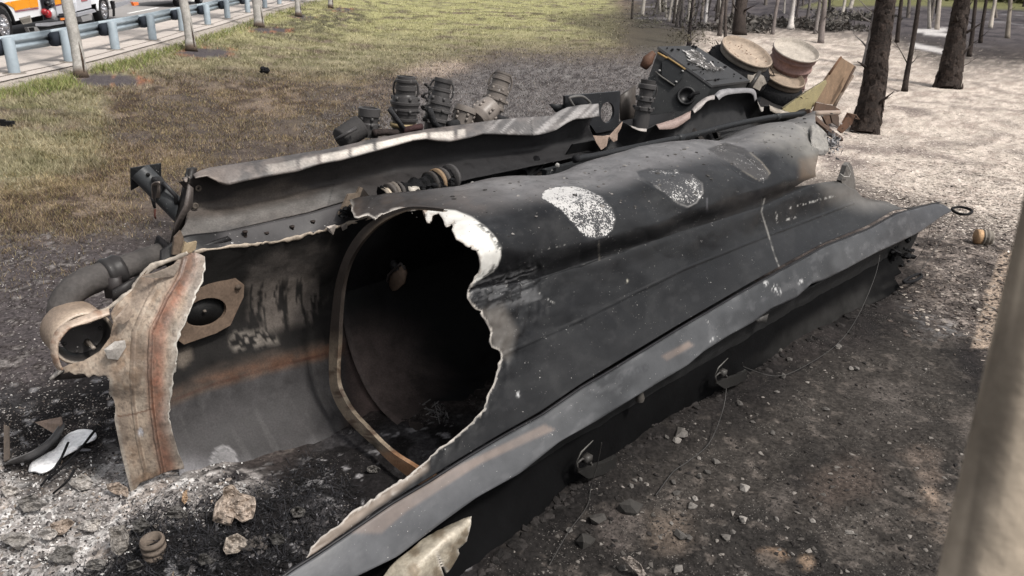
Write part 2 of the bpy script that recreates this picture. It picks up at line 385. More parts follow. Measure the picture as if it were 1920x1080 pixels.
def gcol(x, y, X, Y):
    n1 = fbm(X * 1.1, Y * 1.1); n2 = fbm(X * 3.5 + 9, Y * 3.5); n3 = fbm(X * 11, Y * 11 + 4); n4 = fbm(X * .35, Y * .35 + 30)
    wx = x + (fbm(X * 1.7, Y * 1.7, 5) - .5) * 150 * ss(-100, 900, y); wy = y + (fbm(X * 1.7, Y * 1.7, 8) - .5) * 60 * ss(-100, 700, y) + (n3 - .5) * 14
    c = np.zeros(x.shape + (3,)) + lin(78, 71, 69)
    c = mix(c, ss(.4, .65, n2), lin(58, 53, 52)); c = mix(c, ss(.6, .75, n3) * .5, lin(120, 112, 106))
    # burnt lawn behind the wreck
    g0 = ss(40, -40, sdf([(430, 300), (760, 140), (1000, 95), (1260, 90), (1400, 180), (1100, 420), (500, 420)], wx, wy))
    c = mix(c, g0, lin(122, 117, 116)); c = mix(c, g0 * ss(.48, .62, n3), lin(84, 79, 79)); c = mix(c, g0 * ss(.6, .7, n2) * .6, lin(150, 146, 144))
    # scorched brown lawn
    g1 = ss(40, -30, sdf([(-900, 560), (-900, 60), (0, 150), (560, 0), (1200, -90), (1180, 95), (950, 92), (760, 150), (680, 260), (560, 330), (330, 340), (150, 470)], wx, wy))
    c = mix(c, g1, lin(132, 117, 104)); c = mix(c, g1 * ss(.42, .6, n2), lin(82, 70, 62)); c = mix(c, g1 * ss(.55, .7, n1) * .6, lin(134, 118, 92))
    c = mix(c, g1 * ss(.46, .60, fbm(X * .8 + 3, Y * .8, 11)) * ss(110, 170, y) * .6, lin(84, 77, 74))
    # green lawn
    g2 = ss(25, -30, sdf([(-900, 330), (-900, 100), (0, 150), (330, 70), (560, 0), (700, -60), (1120, -90), (1160, 40), (1150, 88), (930, 90), (800, 118), (640, 140), (520, 128), (330, 130), (200, 180), (190, 300), (60, 350)], wx, wy))
    c = mix(c, g2 * ss(.30, .5, n1 * .6 + n4 * .4), lin(138, 132, 106, 1.4)); c = mix(c, g2 * ss(.5, .66, n2) * .8, lin(104, 102, 70)); c = mix(c, g2 * ss(.56, .66, n1) * .7, lin(160, 150, 124, 1.4))
    c = mix(c, g2 * ss(110, 20, y) * ss(.3, .55, n1) * .7, lin(172, 170, 118, 1.3))
    b2 = ss(12, -12, sdf([(480, 60), (600, 15), (690, 25), (700, 40), (560, 75)], wx, wy)); c = mix(c, b2 * ss(.35, .55, n2) * .8, lin(78, 74, 62))
    b3 = ss(12, -20, sdf([(1020, 30), (1200, 10), (1300, 60), (1280, 110), (1180, 100)], wx, wy)); c = mix(c, b3 * .8, lin(88, 82, 70))
    bs = ss(12, -8, sdf([(800, 122), (860, 118), (880, 128), (820, 140), (750, 138)], wx, wy)); c = mix(c, bs * .8, lin(190, 172, 158))
    # pale litter on the right
    g3 = ss(30, -30, sdf([(1255, 150), (1330, 60), (1500, 62), (1640, 75), (1750, 125), (1990, 140), (2900, 240), (2900, 560), (1990, 480), (1860, 420), (1720, 385), (1600, 330), (1450, 330), (1300, 260)], wx, wy))
    c = mix(c, g3, lin(204, 192, 180, 1.4)); c = mix(c, g3 * ss(.45, .62, n2) * .7, lin(172, 156, 146)); c = mix(c, g3 * ss(.52, .64, n3) * .8, lin(232, 218, 206, 1.4)); c = mix(c, g3 * ss(.55, .70, n1) * .6, lin(132, 122, 116)); c = mix(c, g3 * ss(.62, .7, n4) * .4, lin(140, 130, 124))  # darker blotches take in tree shadows painted onto the litter
    g3b = ss(30, -30, sdf([(1500, 200), (1700, 170), (1800, 330), (1700, 330), (1560, 350)], wx, wy)); c = mix(c, g3b * ss(.5, .62, n1) * .6, lin(130, 116, 112))
    # mixed brown strip where the litter ends
    g4 = ss(30, -30, sdf([(1590, 350), (1750, 390), (1990, 470), (2300, 560), (2300, 900), (1860, 700), (1700, 560)], wx, wy))
    c = mix(c, g4 * .8, lin(122, 113, 108)); c = mix(c, g4 * ss(.5, .62, n3), lin(158, 146, 138)); c = mix(c, g4 * ss(.52, .64, n2) * .7, lin(66, 60, 57))
    wet = ss(20, -40, sdf([(1690, 560), (1800, 590), (1840, 650), (1780, 660), (1690, 620)], wx, wy)); c = mix(c, wet * ss(.5, .6, n3), lin(150, 150, 152))
    # dark soil right of the wreck
    g5 = ss(40, -40, sdf([(1000, 1300), (900, 1000), (1180, 830), (1480, 700), (1700, 600), (1830, 640), (1900, 780), (2200, 900), (2200, 1400)], wx, wy))
    c = mix(c, g5, lin(52, 49, 47)); c = mix(c, g5 * ss(.5, .64, n2) * .6, lin(42, 39, 38)); c = mix(c, g5 * ss(.45, .6, n1) * .35, lin(88, 82, 77)); c = mix(c, g5 * ss(.6, .7, n3) * .6, lin(112, 104, 98))
    for (cx, cy, r, cl) in [(1725, 870, 48, (132, 118, 108)), (1715, 930, 34, (170, 150, 134)), (1440, 1050, 30, (190, 160, 135)), (1510, 1060, 26, (170, 146, 125)), (1440, 940, 60, (90, 84, 80)), (1250, 1000, 60, (120, 108, 98)), (1660, 740, 90, (92, 86, 82)), (1650, 1010, 90, (96, 90, 85)), (1780, 980, 80, (130, 118, 108)), (1140, 1000, 60, (100, 92, 88)), (1820, 800, 60, (110, 102, 96)), (1560, 900, 80, (88, 78, 72))]:  # paler soil patches, some of them sun dapples painted into the colour
        dd = np.hypot((wx - cx) / r, (wy - cy) / r / .8); c = mix(c, ss(1.2, .2, dd) * ss(.3, .55, n2) * .85, lin(*cl))
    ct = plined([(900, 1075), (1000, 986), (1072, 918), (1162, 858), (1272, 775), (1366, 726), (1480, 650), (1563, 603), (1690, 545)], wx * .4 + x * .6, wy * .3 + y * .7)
    c = mix(c, ss(110, 10, ct) * (.55 + .45 * n2), lin(30, 28, 28))  # burnt soil and contact shade painted together along the wreck's foot
    dk = ss(20, -20, sdf([(1800, 645), (1850, 640), (1850, 720), (1830, 740), (1790, 680)], x, y)); c = mix(c, dk * .8, lin(38, 35, 36))  # shade below the sunlit strip, painted dark into the ground
    # sunlit strip between shadows, its light painted into the ground colour
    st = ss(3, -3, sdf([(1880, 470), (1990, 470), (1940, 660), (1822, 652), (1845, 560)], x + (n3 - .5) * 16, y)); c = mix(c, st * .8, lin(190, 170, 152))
    # far ground
    f1 = ss(45, -25, sdf([(1235, 62), (1330, 40), (1440, 58), (1700, 78), (1800, 125), (2600, 170), (2600, -300), (1170, -300)], x + (n4 - .5) * 160 + (n1 - .5) * 120, y + (n4 - .5) * 40 + (n1 - .5) * 20)) * ss(70, 25, y - .09 * np.maximum(x - 1500, 0)); c = mix(c, f1, lin(96, 90, 92)); c = mix(c, f1 * ss(.45, .6, n1), lin(66, 62, 66)); c = mix(c, f1 * ss(.68, .74, n4) * .6, lin(150, 146, 148))
    f2 = ss(4, -4, sdf([(1700, 10), (1960, 20), (2600, 30), (2600, -40), (1650, -40), (1500, 15)], x, y + (n4 - .5) * 10)); c = mix(c, f2 * .8, lin(128, 128, 80))
    for (ax, ay, bx, by, ww) in [(1716, 58, 1775, 56, 4), (1710, 84, 1775, 98, 5), (1456, 48, 1488, 47, 3), (1735, 62, 1800, 68, 4)]:
        c = mix(c, ss(ww * 1.3, ww * .5, plined([(ax, ay), (bx, by)], x, y)) * .9, lin(225, 220, 218))
    # left lower: grey burnt ground with white specks
    g6 = ss(50, -40, sdf([(-900, 1300), (-900, 560), (0, 430), (180, 440), (340, 500), (330, 900), (120, 1300)], wx, wy))
    c = mix(c, g6 * .9, lin(88, 82, 83)); c = mix(c, g6 * ss(.5, .62, n3), lin(62, 56, 55)); c = mix(c, g6 * ss(.63, .7, n3) * .8, lin(140, 134, 132))
    # char and ash under the open end
    g7 = ss(30, -30, sdf([(-300, 760), (230, 700), (330, 890), (560, 880), (640, 800), (800, 780), (960, 780), (900, 1000), (700, 1300), (-300, 1300)], wx, wy))
    c = mix(c, g7, lin(36, 34, 35)); c = mix(c, g7 * ss(.55, .7, n2) * .7, lin(82, 80, 82)); c = mix(c, g7 * ss(.66, .72, n3), lin(150, 148, 150))
    g8 = ss(30, -20, sdf([(-500, 870), (60, 880), (150, 870), (235, 850), (270, 905), (420, 860), (480, 900), (400, 960), (260, 970), (230, 1030), (110, 1060), (60, 1300), (-500, 1300)], wx, wy))
    c = mix(c, g8 * ss(.28, .46, n2 * .5 + n3 * .5), lin(166, 160, 157)); c = mix(c, g8 * ss(.5, .62, n2 * .5 + n3 * .5), lin(214, 211, 209, 1.4)); c = mix(c, g8 * ss(.6, .68, n2) * .45, lin(160, 138, 120)); c = mix(c, g8 * ss(.42, .30, n2 * .6 + n3 * .4), lin(54, 51, 52))
    g9 = ss(20, -20, sdf([(0, 880), (40, 830), (150, 800), (210, 860), (180, 900), (60, 920)], wx, wy)); c = mix(c, g9 * .8, lin(40, 37, 38))
    # mulch rings round the palms
    for cx, cy, rx, ry in [(200, 150, 75, 14), (385, 100, 55, 10), (505, 57, 40, 5), (570, 32, 24, 3), (640, 18, 22, 3)]:
        dd = np.hypot((wx - cx) / rx, (wy - cy) / ry); c = mix(c, ss(1.15, .75, dd), lin(92, 86, 88)); c = mix(c, ss(.25, .1, np.abs(dd - .95)) * ss(.5, .6, n2) * .7, lin(176, 120, 90))
    s = side(X, Y); c = mix(c, ss(-1.5, -1.0, s + (n2 - .5) * .9 + (n3 - .5) * .5), lin(196, 186, 176)); c = mix(c, ss(-1.5, -1., s) * ss(.55, .62, n3) * .5, lin(150, 140, 132))
    return c
na = 620; th = np.radians(np.linspace(-62, 62, na)); rr_ = np.concatenate([1.6 * (14 / 1.6) ** np.linspace(0, 1, 560, endpoint=False), 14 * (600 / 14) ** np.linspace(0, 1, 220)]); nr = len(rr_)
A_, R_ = np.meshgrid(th, rr_, indexing='ij'); X_ = np.sin(A_) * R_; Y_ = np.cos(A_) * R_
Z_ = terr(X_, Y_); V_ = np.stack([X_, Y_, Z_], -1).reshape(-1, 3)
x_, y_, z_ = proj(V_)
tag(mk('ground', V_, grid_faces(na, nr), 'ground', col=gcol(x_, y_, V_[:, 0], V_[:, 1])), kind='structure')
big = MB(); big.add([(-900, -400, -.5), (900, -400, -.5), (900, 1200, -.5), (-900, 1200, -.5)], [(0, 1, 2, 3)], lin(80, 74, 70))
tag(big.build('terrain', 'ground'), kind='structure')
def along(dd, h, n=240):
    """points at offset dd to the road side of the guardrail line"""
    L = np.concatenate([[0], np.cumsum(np.linalg.norm(np.diff(GPX, axis=0), axis=1))]); t = np.linspace(0, L[-1], n)
    P = np.stack([np.interp(t, L, GPX[:, 0]), np.interp(t, L, GPX[:, 1])], 1); g = np.gradient(P, axis=0)
    k = np.hanning(17); k /= k.sum(); g = np.stack([np.convolve(np.pad(g[:, i], 8, mode='edge'), k, 'valid') for i in (0, 1)], 1)
    g /= np.linalg.norm(g, axis=1)[:, None]; nn = np.stack([-g[:, 1], g[:, 0]], 1)
    return np.concatenate([P + nn * dd, np.full((n, 1), h)], 1)
def ribbon(name, d0, d1, h, c, m='road', n=240, kind='structure'):
    k = 10; P = np.stack([along(d0 + (d1 - d0) * i / k, h, n) for i in range(k + 1)], 1)
    cc = np.zeros((n * (k + 1), 3)) + c; V = P.reshape(-1, 3); nz = fbm(V[:, 0] * .6, V[:, 1] * .6); cc = cc * (0.88 + .24 * nz)[:, None]
    return tag(mk(name, V, grid_faces(n, k + 1), m, col=cc, smooth=False), kind=kind)
ribbon('shoulder', -.45, 2.6, RH + .03, lin(222, 212, 204))
ribbon('road', 2.6, 40, RH + .034, lin(176, 172, 170))
cr_ = along(-.05, RH + .036); MB_ = MB(); MB_.tube(cr_ + [0, 0, -.004], .012, lin(120, 110, 104), n=4)
tag(MB_.build('paving_joint', 'road'), kind='structure')
ln = MB()
p0, p1 = G(240, 25, RH + .04), G(297, 14, RH + .04); dv = (p1 - p0); wv = np.cross([0, 0, 1], dv); wv = wv / np.linalg.norm(wv) * .08
for k in (-3, -1.5, 0, 1.5, 3, 4.5, 6): ln.add([p0 + dv * k * 1.6 + wv, p0 + dv * k * 1.6 - wv, p0 + dv * (k * 1.6 + 1) - wv, p0 + dv * (k * 1.6 + 1) + wv], [(0, 1, 2, 3)], (.75, .75, .73))
tag(ln.build('lane_marking', 'road'), kind='structure')

# ---------------------------------------------------------------- guardrail
gr = empty('guardrail', 'grey galvanised steel guardrail on round posts along the road shoulder', 'guardrail', (*GP[0], RH))
gc = lin(176, 190, 200)
RP = []
d0n = (GP[0] - GP[1]); allp = [GP[0] + d0n] + list(GP) + [GP[-1] + (GP[-1] - GP[-2]) * k for k in (1, 2, 3)]
for i, p in enumerate(allp):
    t = (allp[min(i + 1, len(allp) - 1)] - allp[max(i - 1, 0)]); t /= np.linalg.norm(t); nn = np.array([-t[1], t[0]])
    b = MB(); b.lathe((*p, 0), (0, 0, 1), [(.0, .83 + .4), (.12, .83 + .4), (.13, .82 + .4), (.13, RH - .1)], gc, n=14)
    if i % 2 == 0 or True: b.build('post', 'galv', gr)
    f = MB(); f.lathe((*p, RH + .0), (0, 0, 1), [(.0, .055), (.2, .05), (.34, .0)], lin(150, 142, 134), n=12); f.build('footing', 'road', gr)
    sp = MB(); c0 = np.array([*(p + nn * .13), 0]); T3 = np.array([*t, 0]); N3 = np.array([*nn, 0])
    prof = [(-.02, .0), (.16, .0), (.24, .06), (.24, .12), (.16, .17), (.24, .22), (.24, .28), (.16, .34), (-.02, .34)]
    q0 = [c0 + T3 * -.28 + N3 * (a * .7) + np.array([0, 0, RH + .44 + z]) for a, z in prof]; q1 = [v + T3 * .5 for v in q0]
    sp.add(q0 + q1, [tuple(range(9)), tuple(range(17, 8, -1))] + [(k, k + 9, (k + 1) % 9 + 9, (k + 1) % 9) for k in range(9)], lin(52, 58, 68)); sp.build('spacer_block', 'rubber', gr)  # dark colour carries the shade the spacer sits in
    RP.append(np.array([*(p + nn * .34), RH + .44]))
RP = np.array(RP); wp = [(0, -.02), (.0, .03), (.07, .07), (.07, .12), (.0, .16), (.0, .19), (.07, .23), (.07, .28), (0, .33), (0, .38)]
for i in range(len(RP) - 1):
    a, b_ = RP[i], RP[i + 1]; t = (b_ - a); t /= np.linalg.norm(t); nn = np.array([-t[1], t[0], 0]); V = []
    for e in (a - t * .02, b_ + t * .03):
        for (u, z) in wp: V.append(e - nn * (u - .03 + .002 * (i % 2)) + np.array([0, 0, z]))
    n = len(wp); rb = mk('rail', V, [(k, k + 1, k + 1 + n, k + n) for k in range(n - 1)], 'galv', gr, col=gc * 1.05, thick=.006, smooth=True)

# ---------------------------------------------------------------- palms on the left
def palm(px, py, tx, ty, wpx, label):
    b = Gt(px, py) - [0, 0, .05]; d = (b - CP) @ FWD; r = wpx / 2 * d / F
    tp = D(tx, ty, d); v = (tp - b); v = v / v[2]; hgt = 5.2 + .6 * random.random()
    root = empty('palm_tree', label, 'palm tree', b, 'palm trees on the verge')
    k = 40; zz = np.linspace(0, hgt, k); P = np.array([b + v * z + np.array([.03 * math.sin(z * 1.7 + px), 0, 0]) * min(1, z) for z in zz])
    rad = r * (1 + .45 * np.exp(-zz / .18)) * (1 - .03 * zz) * (1 + .03 * np.sin(zz * 26))
    col = np.array([lin(182, 178, 172) * (.86 + .24 * float(vn(z * 7, px))) for z in zz]); col[0] = lin(70, 60, 52); col[1] = lin(110, 96, 84)
    m = MB(); m.tube(P, rad, col, n=14, rough=.06, seed=px); m.build('trunk', 'palm', root)
    sc_ = MB(); ph = random.random() * 6; sc_.tube([P[0] + [r * .9, -r * .7, 0], P[3] + [r * .95, -r * .5, 0], P[6] + [r * .85, -r * .55, 0]], [.03, .03, .008], lin(74, 62, 54), n=6, rough=.6); sc_.build('burnt_bark_strip', 'bark', root)
    top = P[-1]; fr = MB()
    for f in range(14):
        a = ph + f * 2.4; ln_ = 1.7 + random.random() * .5; up = .2 + .9 * random.random()
        for sgn in (-1, 1):
            rows = []
            for q in np.linspace(0, 1, 7):
                c_ = top + np.array([math.cos(a), math.sin(a), 0]) * ln_ * q + np.array([0, 0, up * ln_ * q - 1.3 * ln_ * q * q]); wd = .26 * math.sin(math.pi * min(1, q + .12)) * sgn
                rows += [c_, c_ + np.array([-math.sin(a), math.cos(a), 0]) * wd + [0, 0, -abs(wd) * .5]]
            fr.add(rows, [(2 * i, 2 * i + 1, 2 * i + 3, 2 * i + 2) for i in range(6)], lin(92, 112, 62))
    tag(fr.build('crown', 'leaf', root), kind='stuff')
palm(152, 145, 127, 0, 21, 'grey palm trunk nearest the camera on the left verge, in front of the fire engine')
palm(359, 95, 344, 0, 17, 'second grey palm trunk from the left, between the lawn and the guardrail')
palm(486, 52, 482, 0, 17, 'third grey palm trunk from the left, on the green lawn')
palm(560, 31, 557, 0, 11, 'fourth palm trunk from the left, short pale stretch visible at the top of the lawn')
palm(620, 15, 620, -12, 9, 'fifth and farthest palm trunk, a dark stub at the top edge of the lawn')

# ---------------------------------------------------------------- burnt trees on the right
def tree(name, px, py, tx, ty, wpx, col, label, cat='tree', h=7., twig=0, m='bark', seed=0, wob=.02, group=None, crown=False, flare=.25):
    rg = random.Random(seed * 7 + px); b = Gt(px, py) - [0, 0, .06]; d = (b - CP) @ FWD; r = wpx / 2 * d / F
    tp = D(tx, ty, d); v = tp - b; v = v / v[2]; root = empty(name, label, cat, b, group); k = max(14, int(h * 5))
    zz = np.linspace(0, h, k); P = np.array([b + v * z + np.array([math.sin(z * 1.3 + px), math.cos(z * 1.7 + px * 2), 0]) * wob * min(1, z) for z in zz])
    rad = r * (1 + flare * np.exp(-zz / (.25 + r))) * (1 - .55 * zz / h)
    c = np.array([np.asarray(col) * (.7 + .6 * float(vn(z * 3, px))) for z in zz])
    mm = MB(); mm.tube(P, rad, c, n=16 if wpx > 20 else 9, rough=.22 if m == 'bark' else .1, seed=px)
    if wpx > 25:      # raised bark plates
        for _ in range(260):
            z = rg.random() * min(h, 4.5); a = rg.random() * 6.28; i = min(int(z / h * (k - 1)), k - 2); rr2 = rad[i]; cc = P[i] + (P[i + 1] - P[i]) * (z / h * (k - 1) - i)
            nn_ = np.array([math.cos(a), math.sin(a), 0]); tt = np.array([-math.sin(a), math.cos(a), 0]); s_ = rr2 * (.18 + .2 * rg.random()); hh = s_ * (1.2 + rg.random())
            o_ = cc + nn_ * rr2 * .95
            mm.add([o_ - tt * s_ - [0, 0, hh], o_ + tt * s_ - [0, 0, hh], o_ + tt * s_ * .8 + [0, 0, hh], o_ - tt * s_ * .8 + [0, 0, hh], o_ + nn_ * rr2 * .13 + tt * s_ * .2 * (rg.random() - .5)], [(0, 1, 4), (1, 2, 4), (2, 3, 4), (3, 0, 4)], np.asarray(col) * (.5 + 1.2 * rg.random()))
    mm.build('trunk', m, root, smooth=wpx <= 25)
    if twig:
        lb = MB()
        for _ in range(twig):
            if wpx > 30: lb = MB()
            z = h * (.06 + .8 * rg.random()); i = min(int(z / h * (k - 1)), k - 2); a = rg.random() * 6.28; L = (.3 + .5 * rg.random()) * (1.3 if wpx > 10 else .9)
            p0 = P[i]; p1 = p0 + np.array([math.cos(a) * L * .5, math.sin(a) * L * .5, L * (.15 + .4 * rg.random())]); p2 = p1 + np.array([math.cos(a + .5) * L * .5, math.sin(a + .5) * L * .4, L * (.1 + .5 * rg.random())])
            lb.tube([p0, p1, p2], [max(.008, rad[i] * .25), max(.006, rad[i] * .15), .004], np.asarray(col) * .8, n=5)
            for q in range(3):
                a2 = a + rg.uniform(-1.3, 1.3); pb = p1 + (p2 - p1) * rg.random(); lb.tube([pb, pb + np.array([math.cos(a2) * L * .35, math.sin(a2) * L * .35, L * .25 * rg.random()])], [.006, .003], np.asarray(col) * .8, n=4)
            if wpx > 30: lb.build('branch', m, root)
        if wpx <= 30: tag(lb.build('branches', m, root), kind='stuff')
    if crown:
        lf = MB()
        for _ in range(420):
            z = h * (.25 + .8 * rg.random()); i = min(int(z / h * (k - 1)), k - 1); L = (.15 + .9 * rg.random()) * h * .2; a = rg.random() * 6.28
            o_ = P[i] + np.array([math.cos(a) * L, math.sin(a) * L, rg.uniform(-.2, .3)]); s_ = .05 + .07 * rg.random(); u_ = np.array([rg.uniform(-1, 1) for _ in range(3)]); w_ = np.array([rg.uniform(-1, 1) for _ in range(3)])
            lf.add([o_, o_ + u_ * s_, o_ + u_ * s_ + w_ * s_], [(0, 1, 2)], lin(60, 60, 48) * rg.uniform(.5, 1.8))
        tag(lf.build('foliage', 'leaf', root), kind='stuff')
    return root
dkb = lin(62, 54, 50); mid = lin(105, 96, 92); pale = lin(190, 180, 172)
tree('burnt_tree', 1622, 247, 1664, 0, 44, dkb, 'thick scorched black trunk leaning right, nearest the wreck', twig=8, flare=.22)
tree('burnt_tree', 1777, 165, 1803, 0, 36, dkb, 'thick scorched black trunk second nearest, on the pale litter at right', twig=6, flare=.35)
tree('slender_tree', 1696, 171, 1723, 0, 10, dkb, 'thin black leaning trunk between the two thick scorched trunks', twig=8)
tree('slender_tree', 1626, 124, 1649, 0, 19, lin(150, 144, 142), 'pale grey trunk just behind the nearest thick black trunk', twig=8, m='palm')
tree('burnt_tree', 1386, 66, 1390, 0, 24, lin(74, 66, 62), 'stout dark trunk behind the left wheel rim', twig=5)
tree('slender_tree', 1539, 81, 1546, 0, 11, lin(134, 124, 120), 'grey trunk standing above the reddish wheel rim', twig=5, m='palm')
tree('slender_tree', 1528, 64, 1538, 0, 7, lin(140, 132, 128), 'thin grey trunk just left of the one above the reddish rim', m='palm')
tree('slender_tree', 1482, 56, 1488, 0, 8, lin(215, 208, 202), 'thin white trunk with flared foot beyond the wheel rims', m='palm', flare=1.4)
tree('slender_tree', 1448, 65, 1459, 0, 7, lin(140, 130, 126), 'thin grey trunk between the stout dark trunk and the white one', twig=5, m='palm')
tree('slender_tree', 1757, 56, 1762, 0, 8, lin(196, 184, 172), 'thin tan trunk between the far white ground patch and thick trunk', m='palm')
tree('slender_tree', 1682, 80, 1690, 0, 8, dkb, 'thin dark trunk just right of the nearest thick trunk, farther back', twig=4)
tree('slender_tree', 1817, 106, 1831, 0, 8, dkb, 'thin black trunk right of the second thick trunk', twig=5)
tree('slender_tree', 1838, 81, 1849, 0, 7, dkb, 'thin black trunk, second to the right of the second thick trunk', twig=4)
tree('slender_tree', 1857, 53, 1866, 0, 7, lin(200, 190, 178), 'thin pale forked trunk near the top right corner', twig=3, m='palm')
tree('slender_tree', 1889, 72, 1895, 0, 8, lin(150, 140, 128), 'thin brown trunk nearest the top right corner', twig=3, m='palm')
tree('sapling', 1291, 86, 1299, 0, 7, lin(52, 46, 46), 'dark bare branching sapling left of the stout dark trunk', 'sapling', twig=22, h=4, crown=True)
tree('sapling', 1349, 68, 1356, 0, 8, lin(96, 88, 84), 'grey twiggy trunk directly left of the stout dark trunk', 'sapling', twig=10)
tree('slender_tree', 1322, 45, 1327, 0, 6, lin(205, 200, 198), 'thin white trunk among the shrubs left of the stout trunk', m='palm')
tree('slender_tree', 1360, 78, 1362, 0, 6, lin(88, 80, 76), 'dark thin trunk touching the left side of the stout trunk')
tree('slender_tree', 1590, 28, 1598, 0, 8, lin(190, 182, 172), 'far pale trunk beyond the litter, left of the nearest thick trunk', m='palm')
tree('slender_tree', 1578, 32, 1584, 0, 6, lin(190, 182, 172), 'farthest thin pale trunk, left neighbour of the far pale trunk', m='palm')
tree('broken_sapling', 1803, 134, 1808, 92, 7, lin(84, 74, 70), 'short broken sapling with side twigs right of the second thick trunk', 'sapling', twig=5, h=1.1)
bgl = 'thin trunk in the burnt grove along the top right edge'
for i in range(78):
    px = rng.uniform(1180, 2080); py = rng.uniform(2, 44) + (px > 1600) * rng.uniform(0, 20)
    if abs(px - 1660) < 30 or abs(px - 1800) < 26: continue
    c = [lin(70, 64, 60), lin(120, 112, 106), lin(175, 168, 160)][int(rng.integers(0, 3))]
    tree('grove_tree', float(px), float(py), float(px + rng.uniform(-4, 10)), 0 if py > 14 else -15, float(rng.uniform(3.5, 7)), c, bgl, h=6., twig=4, seed=i, group='thin trunks of the burnt grove', m='palm')
for i in range(13):
    px = rng.uniform(1175, 1400) if i < 9 else rng.uniform(1400, 1640); py = rng.uniform(22, 62); c = [lin(60, 56, 54), lin(84, 78, 76), lin(110, 104, 102)][int(rng.integers(0, 3))]
    tree('grove_tree', float(px), float(py), float(px + rng.uniform(-3, 10)), 0, float(rng.uniform(3, 7)), c, 'thin scorched bare tree at the edge of the grove', h=5., twig=14, seed=200 + i, group='bare scorched trees at the grove edge', m='palm')
# undergrowth masses: many leaf sized faces spread through a volume
def bush(label, px, py, w_, h_, n, cl, seed, name='shrub', group=None, base=None):
    rg = np.random.default_rng(seed); b = Gt(px, py) if base is None else base; m = n
    c0 = rg.uniform(-1, 1, (14, 3)) * [w_ / 2, w_ / 3, h_ * .4] + [0, 0, h_ * .5]; k = rg.integers(0, 14, m)
    o_ = b + c0[k] + rg.normal(0, 1, (m, 3)) * [w_ * .10, w_ * .10, h_ * .16]; o_[:, 2] = np.maximum(o_[:, 2], b[2] + .03)
    s_ = rg.uniform(.02, .07, (m, 1)) * (1 + w_ / 3 * (w_ > 3.9)); u_ = rg.normal(0, 1, (m, 3)) * s_; v_ = rg.normal(0, 1, (m, 3)) * s_
    V = np.stack([o_, o_ + u_, o_ + u_ * .5 + v_], 1).reshape(-1, 3); cc = np.repeat(np.array(cl) * rg.uniform(.5, 1.7, (m, 1)) * (.6 + .8 * fbm(o_[:, 0] * 1.5, o_[:, 1] * 1.5, o_[:, 2] * 1.5)[:, None]), 3, 0)
    o = mk(name, V, np.arange(3 * m, dtype=np.int32).reshape(-1, 3), 'leaf', None, col=cc, smooth=False, org=b)
    tag(o, label, 'shrub', group)
bush('dark scorched shrub at the foot of the bare sapling', 1290, 92, 1.6, .9, 500, lin(100, 95, 82), 1)
bush('olive shrub behind the bare sapling at the lawn edge', 1262, 40, 2.6, 1.5, 700, lin(96, 94, 78), 2)
def at_dist(px, dist):
    r = ray(px, 0.); r = r / r[1]; x, y = r[0] * dist, dist; return np.array([x, y, float(terr(x, y))])
for i, (px, dist, w_, h_, cl) in enumerate([(1222, 50, 2.5, 1.5, (98, 96, 84)), (1600, 60, 5, .5, (96, 92, 86)), (1560, 52, 4, .4, (92, 88, 84)), (1450, 54, 5, .4, (92, 88, 84)), (1370, 50, 4, .4, (92, 88, 84)), (1700, 95, 9, 2.2, (112, 112, 72)), (1770, 105, 10, 2.6, (104, 106, 66)), (1840, 92, 9, 2.0, (112, 112, 70)), (1910, 98, 10, 2.6, (104, 108, 66)), (1990, 90, 9, 2.6, (96, 100, 62)), (1560, 52, 4, .5, (84, 80, 76)), (1450, 54, 5, .5, (84, 80, 76)), (1490, 105, 14, 2, (92, 92, 76)), (1900, 150, 24, 6, (74, 80, 54)), (1740, 150, 24, 6, (74, 80, 54)), (1600, 150, 22, 5, (80, 84, 62)), (1340, 150, 24, 5, (80, 84, 62))]):
    b_ = at_dist(px, dist); xx, yy, _ = proj(b_)
    bush('low burnt brush in the grove along the top right edge', float(xx), float(yy), w_, h_, 900 if px < 1640 else 3000, lin(*cl) * (1.35 if px < 1640 else 1.), 20 + i, 'brush', 'brush of the burnt grove', b_)
# rubble and logs beyond the litter
lg = 0
for (x0, y0, x1, y1, r) in [(1490, 44, 1540, 30, 5), (1500, 52, 1530, 47, 4), (1515, 36, 1560, 40, 4), (1470, 30, 1500, 22, 4), (1560, 46, 1600, 36, 3)]:
    a = Gt(x0, y0); b_ = Gt(x1, y1); d = (a - CP) @ FWD; mm = MB(); mm.tube([a + [0, 0, .15], (a + b_) / 2 + [0, 0, .22], b_ + [0, 0, .15]], np.array([1, .85, .6]) * r * d / F, lin(100, 92, 88), n=8, rough=.3, seed=x0)
    tag(mm.build('fallen_log', 'bark', org=a), 'charred fallen log lying in the grove beyond the wheel rims', 'log', 'charred logs in the grove')
